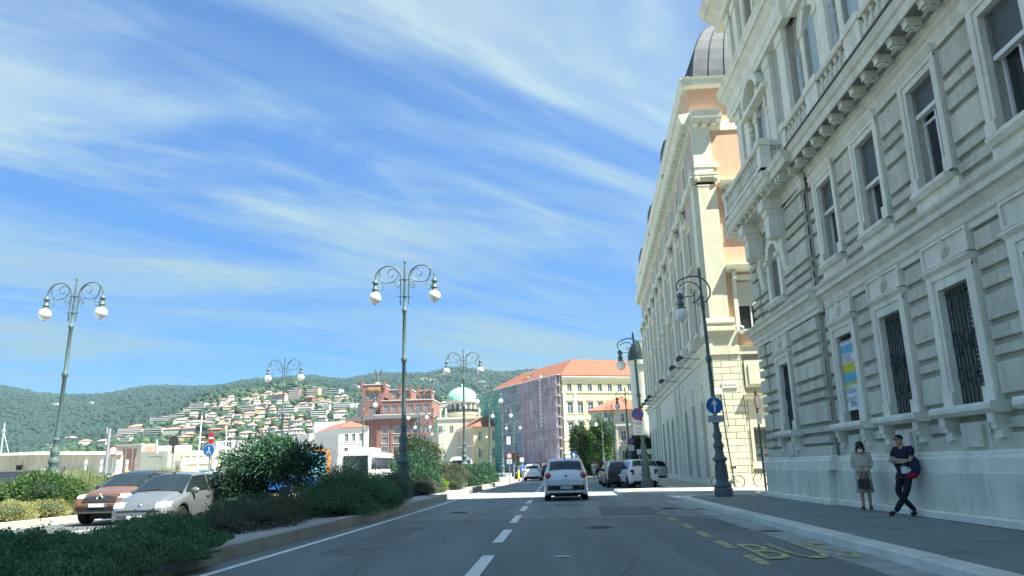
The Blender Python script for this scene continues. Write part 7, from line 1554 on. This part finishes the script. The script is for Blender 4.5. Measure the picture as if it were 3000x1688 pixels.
# walkers in the distance
JS = dict(pelvis=(0, 0, .95), waist=(0, .0, 1.1), chest=(0, .0, 1.34), neck=(0, 0, 1.5), head=(0, -.02, 1.59), shL=(.18, 0, 1.42), shR=(-.18, 0, 1.42), elL=(.25, .04, 1.16), elR=(-.25, -.04, 1.16), wrL=(.24, -.08, .95), wrR=(-.24, .06, .92), haL=(.24, -.12, .88), haR=(-.24, .06, .85), hipL=(.09, 0, .9), hipR=(-.09, 0, .9), knL=(.09, -.12, .5), knR=(-.09, .06, .5), anL=(.09, -.16, .09), anR=(-.09, .26, .12), toL=(.09, -.3, .04), toR=(-.09, .14, .05))
for px_, Yd, lb, c1, c2, hh in ((1741, 76, 'person in white walking beyond the silver car, left of three', (.62, .60, .55), (.55, .52, .46), 1.72), (1750, 77, 'person in a salmon pink shirt walking, middle of three', (.62, .26, .22), (.02, .02, .03), 1.75), (1771, 78, 'person in dark clothes bending forward, right of three', (.03, .03, .035), (.05, .05, .055), 1.55)):
    v = at(px_, 1395, Yd); t, ix, V, k, hd, R = person(lb, (v.x, Yd, .02), -.3, JS, hh)
    ma, mb_ = flat('top_' + str(px_), c1, .9), flat('legs_' + str(px_), c2, .9)
    garment(t, V, ix, [('pelvis', 'waist'), ('waist', 'chest'), ('chest', 'shL'), ('chest', 'shR'), ('shL', mid(V[ix['shL']], V[ix['elL']], .8)), ('shR', mid(V[ix['shR']], V[ix['elR']], .8))], {'pelvis': .15, 'waist': .145, 'chest': .16, 'shL': .085, 'shR': .085}, ma, 'shirt')
    garment(t, V, ix, [('pelvis', 'hipL'), ('pelvis', 'hipR'), ('hipL', 'knL'), ('hipR', 'knR')], {'pelvis': .15, 'hipL': .11, 'hipR': .11, 'knL': .08, 'knR': .08}, mb_, 'trousers')
    b = MB(); b.T = Matrix.Translation(hd) @ Matrix.Diagonal((.085, .105, .09, 1)); b.ball((0, .1, .65), 1, 8, 6); b.build('hair', flat('fair_hair', (.4, .33, .22)) if px_ == 1741 else hairM, t)
for px_, py_, Yd, lb, hat in ((371, 1384, 34, 'rider in a yellow helmet behind the orange crossover', (.62, .60, .03)), (523, 1373, 36, 'dark-haired pedestrian whose head shows over the grey hatchback roof', (.02, .02, .02)), (638, 1374, 36, 'dark-haired pedestrian showing above the rear of the grey hatchback', (.03, .025, .02))):
    v = at(px_, py_, Yd); hh = v.z + .12; t, ix, V, k, hd, R = person(lb, (v.x, Yd, 0), .3, JS, hh)
    garment(t, V, ix, [('pelvis', 'waist'), ('waist', 'chest'), ('chest', 'shL'), ('chest', 'shR'), ('shL', 'elL'), ('shR', 'elR')], {'pelvis': .16, 'waist': .15, 'chest': .165, 'shL': .09, 'shR': .09, 'elL': .06, 'elR': .06}, blackT, 'jacket')
    garment(t, V, ix, [('pelvis', 'hipL'), ('pelvis', 'hipR'), ('hipL', 'knL'), ('hipR', 'knR'), ('knL', 'anL'), ('knR', 'anR')], {'pelvis': .15, 'hipL': .11, 'hipR': .11, 'knL': .08, 'knR': .08, 'anL': .06, 'anR': .06}, blackTr, 'trousers')
    b = MB(); b.T = Matrix.Translation(hd) @ Matrix.Diagonal((.1, .115, .1, 1)); b.ball((0, .1, .55), 1, 10, 7); b.build('helmet' if hat[0] > .5 else 'hair', flat('cap_' + str(px_), hat, .5), t)
# ------------------------------------------------------------------ planting
LM = {'jun': [mat('juniper_green', (.07, .185, .09), .7, .35, 1.2, back=.15), mat('juniper_tip_green', (.125, .26, .115), .7, .3, 1.5, back=.2)],
      'dark': [mat('glossy_leaf', (.032, .10, .058), .6, .3, 2, back=.15), mat('glossy_leaf_light', (.06, .145, .07), .6, .3, 2, back=.2)],
      'red': [mat('reddish_leaf', (.15, .105, .08), .7, .3, 3, back=.2), mat('dull_green_leaf', (.075, .135, .075), .7, .3, 3, back=.2)],
      'grey': [mat('grey_green_leaf', (.085, .115, .075), .8, .25, 2, back=.25), mat('olive_leaf', (.12, .14, .075), .8, .25, 2, back=.25)],
      'lime': [mat('lime_leaf', (.16, .30, .02), .6, .2, 3, back=.35), mat('lime_leaf_bright', (.26, .40, .03), .6, .2, 3, back=.4)],
      'straw': [mat('straw_grass', (.24, .27, .13), .9, .25, 2, back=.3), mat('pale_green_grass', (.17, .24, .11), .9, .25, 2, back=.3)],
      'bush': [mat('fresh_bush_green', (.045, .11, .03), .6, .3, 2, back=.25), mat('fresh_bush_light', (.09, .17, .045), .6, .3, 2, back=.3)],
      'tree': [mat('tree_leaf', (.030, .065, .026), .6, .3, .6, back=.2), mat('tree_leaf_light', (.07, .12, .045), .6, .3, .6, back=.25)],
      'silver': [mat('silver_leaf', (.22, .25, .16), .8, .25, 2, back=.3), mat('yellowish_leaf', (.30, .31, .10), .8, .25, 2, back=.3)]}
coreM = mat('inner_twigs', (.02, .045, .03), .95, .3, 3); barkM = mat('grey_bark', (.10, .085, .065), .9, .2, 6, .6, 20)
def core(b, c, r, seed, k=.8):
    rr = random.Random(seed); o = len(b.v); b.ball((0, 0, 0), 1, 14, 9)
    for i in range(o, len(b.v)): p = Vector(b.v[i]); f = k * rr.uniform(.82, 1.06); b.v[i] = (c[0] + p.x * r[0] * f, c[1] + p.y * r[1] * f, max(c[2] + p.z * r[2] * f, .2))
def shrub(name, label, clumps, n, size, kind, seed, cat='shrub', up=.35, group=None, aspect=2.4, stems=None, kcore=.74, light=.35, shell=.5):
    rg = np.random.default_rng(seed); Ps, Ds = [], []; b = MB(); vol = [c[3] * c[4] + c[4] * c[5] + c[3] * c[5] for c in clumps]; tot = sum(vol)
    c0 = clumps[0]; base = Vector((c0[0], c0[1], .2)); t = thing(name, label, cat, base, 0, group)
    for i, c in enumerate(clumps):
        m = int(n * vol[i] / tot); cc = (c[0] - base.x, c[1] - base.y, c[2] - base.z); P, D = blobs(m, cc, c[3:6], rg, shell)
        # uneven outline: lobes push groups of leaves in and out
        ph = rg.uniform(0, 6.28, 6); w = 1 + .17 * np.sin(D[:, 0] * 6 + ph[0]) * np.sin(D[:, 1] * 6 + ph[1]) + .14 * np.sin(D[:, 2] * 7 + ph[2] + D[:, 0] * 4) + rg.normal(0, .05, m) + (rg.random(m) < .04) * rg.uniform(0, .22, m)
        P = np.array(cc) + (P - np.array(cc)) * w[:, None]
        Ps.append(P); Ds.append(D + rg.normal(0, .55, D.shape) + np.array([0, 0, up])); core(b, cc, c[3:6], seed + i, kcore)
    P = np.vstack(Ps); D = np.vstack(Ds); keep = P[:, 2] > 0.0; P, D = P[keep], D[keep]; sz = size * rg.uniform(.5, 1.5, len(P))
    for i in range(len(b.v)): x, y, z = b.v[i]; b.v[i] = (x, y, max(z - .0, -.02))
    mi = (rg.random(len(P)) < light).astype(np.int32)
    put('foliage', leafmesh('foliage', P, D, sz, LM[kind] + [coreM], aspect, mi, b if kcore > 0 else None, seed), t)
    if stems:
        q = MB(); rr = random.Random(seed)
        for (x0, y0, x1, y1, z1, r_) in stems: q.tube([(x0 - base.x, y0 - base.y, -.02), ((x0 + x1) / 2 - base.x + rr.uniform(-.08, .08), (y0 + y1) / 2 - base.y, z1 * .5), (x1 - base.x, y1 - base.y, z1)], [r_, r_ * .8, r_ * .5], 6)
        q.build('stem', barkM, t)
    return t
# the spreading juniper mat in the foreground
rg = np.random.default_rng(11)
def mat_h(x, y):
    xc = -6.95 + .12 * np.sin(y * .9); hw_ = 1.75 + .12 * np.sin(y * 1.7) + .08 * np.sin(y * 4.1)
    hw_ = hw_ * np.clip((14.9 - y + .35 * np.sin(x * 5)) / 3.4, 0, 1) ** .6
    u = np.clip(1 - ((x - xc) / np.maximum(hw_, .05)) ** 2, 0, 1) ** .5
    return u * (.34 + .10 * np.sin(x * 3.1 + y * 1.3) + .08 * np.sin(x * 6.7 - y * 3.9) + .05 * np.sin(x * 11 + y * 9)), u
n = 150000; x = rg.uniform(-8.9, -4.95, n); y = 2.5 + 12.4 * rg.random(n) ** 1.0; h, u = mat_h(x, y); k = u > .03
x, y, h = x[k], y[k], h[k]; P = np.stack([x, y, .20 + h * rg.uniform(.72, 1.1, len(x)) + (rg.random(len(x)) < .03) * rg.uniform(0, .12, len(x))], 1); D = rg.normal(0, .55, P.shape) + np.stack([.35 * np.sin(x * 2 + y), .35 * np.cos(y * 2.3), np.full(len(x), .45)], 1)
jm = thing('juniper_carpet', 'low spreading dark green juniper carpet filling the lower left corner', 'shrub', (0, 0, 0))
gx, gy = np.meshgrid(np.linspace(-8.9, -4.95, 60), np.linspace(2.5, 14.9, 150)); gh, gu = mat_h(gx, gy); gz = .19 + gh * .78
b = MB(); b.v = np.stack([gx, gy, gz], -1).reshape(-1, 3).tolist(); b.f = [(j * 60 + i, j * 60 + i + 1, (j + 1) * 60 + i + 1, (j + 1) * 60 + i) for j in range(149) for i in range(59) if gu[j, i] > 0 or gu[j + 1, i + 1] > 0]
put('foliage', leafmesh('foliage', P, D, .062 * rg.uniform(.6, 1.3, len(P)), LM['jun'] + [coreM], 3.2, (rg.random(len(P)) < .4 + .25 * np.sin(P[:, 0] * 2 + P[:, 1] * 1.3)).astype(np.int32), b, 11), jm)
rgs = random.Random(3); q = MB(); leaf = []
sp = thing('self_sown_sprout', 'thin leafy sprout poking out of the juniper carpet', 'plant', (-7.0, 9.9, .45))
for k in range(5): q.tube([(0, 0, -.1), (.03 * k - .06, .05, .12), (.07 * k - .12, .1, .2 + .05 * k)], .004, 4)
q.build('stem', barkM, sp)
P = np.array([(.07 * k - .12 + rgs.uniform(-.03, .03), .1 + rgs.uniform(-.04, .04), .05 + rgs.random() * (.18 + .05 * k)) for k in range(5) for _ in range(12)]); put('leaves', leafmesh('leaves', P, rg.normal(0, 1, P.shape), .04, LM['dark'], 2, (rg.random(len(P)) < .5).astype(np.int32)), sp)
G = 'shrubs of the planted median'
shrub('low_shrub', 'mixed reddish and green low shrub in front of the grey hatchback', [(-7.2, 15.4, .30, 1.0, 1.2, .30), (-6.85, 16.7, .36, .9, 1.1, .36), (-7.9, 14.4, .25, .6, 1.0, .20)], 26000, .05, 'red', 21, light=.6)
shrub('low_shrub', 'dull green shrub with reddish tips below the clipped tree, next to the gravel', [(-6.75, 17.6, .42, .62, 1.0, .40), (-7.6, 17.9, .40, .8, 1.1, .38), (-6.75, 18.9, .45, .5, .7, .42)], 26000, .05, 'red', 22, light=.75)
shrub('low_shrub', 'dark leafy shrub below the clipped tree, left of the thin stake', [(-7.9, 19.6, .42, 1.1, 1.0, .38)], 12000, .06, 'dark', 23)
shrub('clipped_tree', 'broad dark glossy-leaved clipped tree with several stems beside the grey hatchback', [(-8.55, 22.0, 1.75, 1.15, 1.0, .72), (-9.35, 22.1, 1.35, .75, .8, .6), (-7.55, 21.9, 1.65, .75, .8, .55), (-8.3, 21.8, 2.1, .6, .6, .36), (-9.2, 21.9, .9, .7, .6, .45)], 17000, .115, 'dark', 24, cat='tree', kcore=.5, aspect=3.0, up=.15, shell=.8, stems=[(-7.6, 21.6, -7.9, 21.7, 1.3, .03), (-7.75, 21.7, -8.6, 21.8, 1.4, .035), (-8.3, 21.9, -9.2, 21.9, 1.3, .03), (-7.9, 21.6, -7.3, 21.8, 1.5, .025), (-8.5, 21.9, -8.4, 21.9, 1.5, .03)])
q = MB(); q.tube([(-7.15, 21.2, .2), (-7.12, 21.2, 1.42)], .02, 5); q.ball((-7.12, 21.2, 1.36), .035, 6, 4); q.build('garden_stake', ironM, label='thin black stake standing at the right side of the clipped tree', cat='stake')
q = MB(); q.tube([(-6.75, 18.6, .2), (-6.78, 18.6, .95)], .018, 5); q.box(-6.9, -6.66, 18.55, 18.6, .86, 1.06); q.build('planting_label', ironM, label='small dark panel on a stake beside the juniper mound', cat='stake')
shrub('juniper_mound', 'big rounded dark juniper mound left of the tall lamp pedestal', [(-6.45, 22.4, .55, 1.25, 2.0, .78), (-6.1, 20.9, .4, .95, 1.3, .55), (-5.85, 24.2, .4, .75, 1.4, .6)], 80000, .062, 'jun', 25, aspect=3.4, kcore=.88)
q = shrub('feathery_shrub', 'feathery dull green shrub right behind the juniper mound, touching the lamp pedestal', [(-6.1, 26.4, .6, .85, 1.3, .62), (-6.5, 28.5, .6, .9, 1.3, .6), (-5.9, 25.0, .45, .6, .8, .4)], 26000, .07, 'red', 26, light=.8, aspect=3.5, up=.8)
shrub('pampas_clump', 'bare twiggy grey shrub in front of the white coach', [(-9.0, 29.5, 1.2, 1.4, 1.2, .9), (-7.9, 30, 1.0, 1.0, 1.0, .8)], 5000, .10, 'grey', 27, kcore=0, aspect=6, shell=.9)
shrub('dark_bush', 'dark rounded bush just right of the tall lamp pedestal', [(-7.2, 38, 1.05, 1.25, 1.5, 1.0), (-6.6, 36.6, .8, .8, 1.0, .7)], 26000, .09, 'dark', 28)
shrub('low_shrub', 'low reddish-green shrub at the kerb behind the tall lamp', [(-6.35, 35.2, .5, .7, 1.3, .38), (-6.1, 37.6, .45, .6, 1.0, .33)], 12000, .06, 'red', 29, light=.6)
shrub('roadside_tree', 'small dark green tree rising behind the dark bush, before the stone columns', [(-8.4, 46, 2.2, 1.3, 1.3, 1.1), (-8.1, 46, 1.2, 1.2, 1.2, .9), (-9.3, 46.5, 1.7, .8, .9, .8)], 16000, .12, 'tree', 30, cat='tree')
shrub('lime_shrub', 'small bright yellow-green shrub at the kerb, catching the sun', [(-6.35, 40.4, .48, .48, .7, .36)], 7000, .06, 'lime', 31, light=.6)
shrub('olive_shrub', 'grey-green loose shrub between the lime shrub and the dark hedge', [(-6.35, 44.0, .85, 1.05, 1.4, .78), (-5.9, 42.4, .6, .6, .9, .5)], 24000, .08, 'grey', 32)
shrub('dark_hedge', 'long dark green hedge at the far end of the planted strip', [(-6.1, 50.5, .8, 1.25, 3.0, .85), (-5.7, 55.5, .8, 1.2, 3.2, .82)], 32000, .09, 'dark', 33, cat='hedge')
shrub('end_shrub', 'small yellowish-green shrub at the very end of the planted strip', [(-5.6, 60.8, .5, .85, 2.0, .5)], 8000, .09, 'bush', 34)
# the left verge
def grass(name, label, x0, x1, y0, y1, z, n, hgt, kind, seed, kindtag='stuff', aspect=14):
    rg = np.random.default_rng(seed); P = np.stack([rg.uniform(x0, x1, n), rg.uniform(y0, y1, n), np.full(n, z)], 1); hh = hgt * rg.uniform(.45, 1.1, n) * (1 + .25 * np.sin(P[:, 0] * 1.3 + P[:, 1] * .9))
    P2 = np.repeat(P, 3, 0); P2[:, 2] += np.tile([0, .33, .62], n) * np.repeat(hh, 3); D = rg.normal(0, .22, P2.shape) + np.array([0, 0, 1]); 
    return put(name, leafmesh(name, P2, D, np.repeat(hh, 3) * .42, LM[kind], aspect, (rg.random(len(P2)) < .5).astype(np.int32)), label=label, cat='grass', kind=kindtag)
grass('tall_grass', 'tall pale straw-green grass on the left verge', -25.5, -17.2, 27.5, 42, .16, 42000, 1.25, 'straw', 41, aspect=45)
shrub('green_bush', 'fresh green bush, larger of two in the pale grass at far left', [(-18.2, 26.0, .85, 1.15, 1.1, .75), (-19.3, 26.4, .7, .9, .9, .6)], 18000, .09, 'bush', 42); shrub('green_bush', 'fresh green bush, smaller one just left of the orange crossover in the grass', [(-18.4, 29.5, .75, .9, .9, .65), (-17.9, 28.7, .5, .6, .6, .45)], 12000, .09, 'bush', 43)
sil = [(-17.0, 20.2), (-17.5, 21.6), (-17.1, 22.9), (-17.9, 24.1), (-17.2, 24.8), (-17.3, 26.6), (-17.1, 28.6)]
nm_ = ['first', 'second', 'third', 'fourth', 'fifth', 'sixth', 'seventh']
for i, (x, y) in enumerate(sil): shrub('cushion_shrub', f'{"silvery" if i < 2 else "yellowish"} low cushion shrub on the left verge, {nm_[i]} from the left photo edge', [(x, y, .38, .72, .85, .32)], 8000, .05, 'silver', 50 + i, light=.25 if i < 2 else .7)
# trees and shrubs past the junction
def tree(name, label, x, y, z0, r, hgt, n, size, kind, seed, trunk=True):
    rg_ = random.Random(seed); cl = []
    for k in range(11): a = rg_.uniform(0, 6.28); d = rg_.uniform(0, .55); cl.append((x + r * d * math.cos(a), y + r * d * math.sin(a), z0 + hgt * rg_.uniform(.3, .82), r * rg_.uniform(.42, .62), r * rg_.uniform(.42, .62), hgt * rg_.uniform(.16, .24)))
    cl.insert(0, (x, y, z0 + hgt * .5, r * .75, r * .75, hgt * .42))
    t = shrub(name, label, cl, n, size, kind, seed, cat='tree', kcore=.85, light=.45); 
    q = MB(); q.tube([(0, 0, -.2), (.05, 0, hgt * .25), (0, .1, hgt * .5)], [.2, .16, .08], 7)
    for k in range(4): a = rg_.uniform(0, 6.28); q.tube([(0, 0, hgt * .2), (r * .4 * math.cos(a), r * .4 * math.sin(a), hgt * .5)], [.1, .04], 5)
    q.build('trunk', barkM, t); return t
tree('round_tree', 'tall dark half of the pair of round trees in front of the yellow palazzo', 3.7, 112, 0, 2.0, 7.4, 16000, .28, 'tree', 61)
tree('round_tree', 'lighter green wide tree, right one of the pair before the cream villa', 6.3, 110, 0, 2.4, 7.9, 20000, .28, 'bush', 62)
tree('dark_tree', 'dark tree beside the corner palazzo behind the parked cars', 9.3, 84, 0, 1.9, 4.3, 14000, .2, 'tree', 63); tree('dark_tree', 'lighter tree crown peeking between lamp pedestal and corner palazzo', 11.6, 97, 0, 1.8, 5.0, 10000, .2, 'bush', 64)
for i, (x, y, k_, lb) in enumerate(((2.6, 86, 'bush', 'bright green shrub behind the silver car, left of the walkers'), (4.2, 88, 'grey', 'olive shrub directly behind the walkers'), (5.6, 88, 'bush', 'green shrub right of the walkers'), (7.3, 90, 'lime', 'yellow-green shrub above the dark parked cars'))): shrub('park_shrub', lb, [(x, y, .8, 1.1, .9, .8)], 7000, .14, k_, 70 + i)
shrub('low_brown_hedge', 'low brownish hedge right of the walkers', [(5.4, 84, .5, 1.6, .6, .4)], 5000, .1, 'red', 75)
kz_ = thing('kiosk', 'small kiosk with pale flat roof between the dark tree and the corner palazzo', 'kiosk', (10.0, 82, 0)); q = MB(); q.box(-1.3, 1.3, 0, 3, 2.35, 2.9); q.build('roof', whiteP, kz_); q = MB(); q.box(-1.1, 1.1, .3, 2.8, 0, 2.35); q.build('cabin', glassG, kz_)
for k in range(6): q = MB(); q.box(-.03, .03, 0, .06, 0, 2.35); q.build('mullion', whiteP, kz_, (-1.1 + k * .44, .22, 0))
v = at(1595, 1366, 150); q = MB(); q.box(-.35, .35, 0, .2, .9, 1.9); q.box(-.06, .06, .05, .15, 0, .9); q.build('orange_works_sign', orgC, None, (at(1595, 1385, 140).x, 140, 0), label='orange roadworks board at the foot of the mauve netting', cat='sign')
# ------------------------------------------------------------------ thin sea-air haze
hz_m = bpy.data.materials.new('haze_air'); hz_m.use_nodes = True; t_ = hz_m.node_tree; t_.nodes.remove(t_.nodes['Principled BSDF'])
pvn = t_.nodes.new('ShaderNodeVolumePrincipled'); pvn.inputs['Density'].default_value = 0.00007; pvn.inputs['Color'].default_value = (.55, .85, .98, 1); pvn.inputs['Anisotropy'].default_value = .2
t_.links.new(pvn.outputs[0], t_.nodes['Material Output'].inputs['Volume'])
b = MB(); b.box(-7200, 4400, -380, 5650, -60, 620); HZ = b.build('haze', hz_m, kind='stuff')
# cirrus is in the sky itself; nothing else is placed above
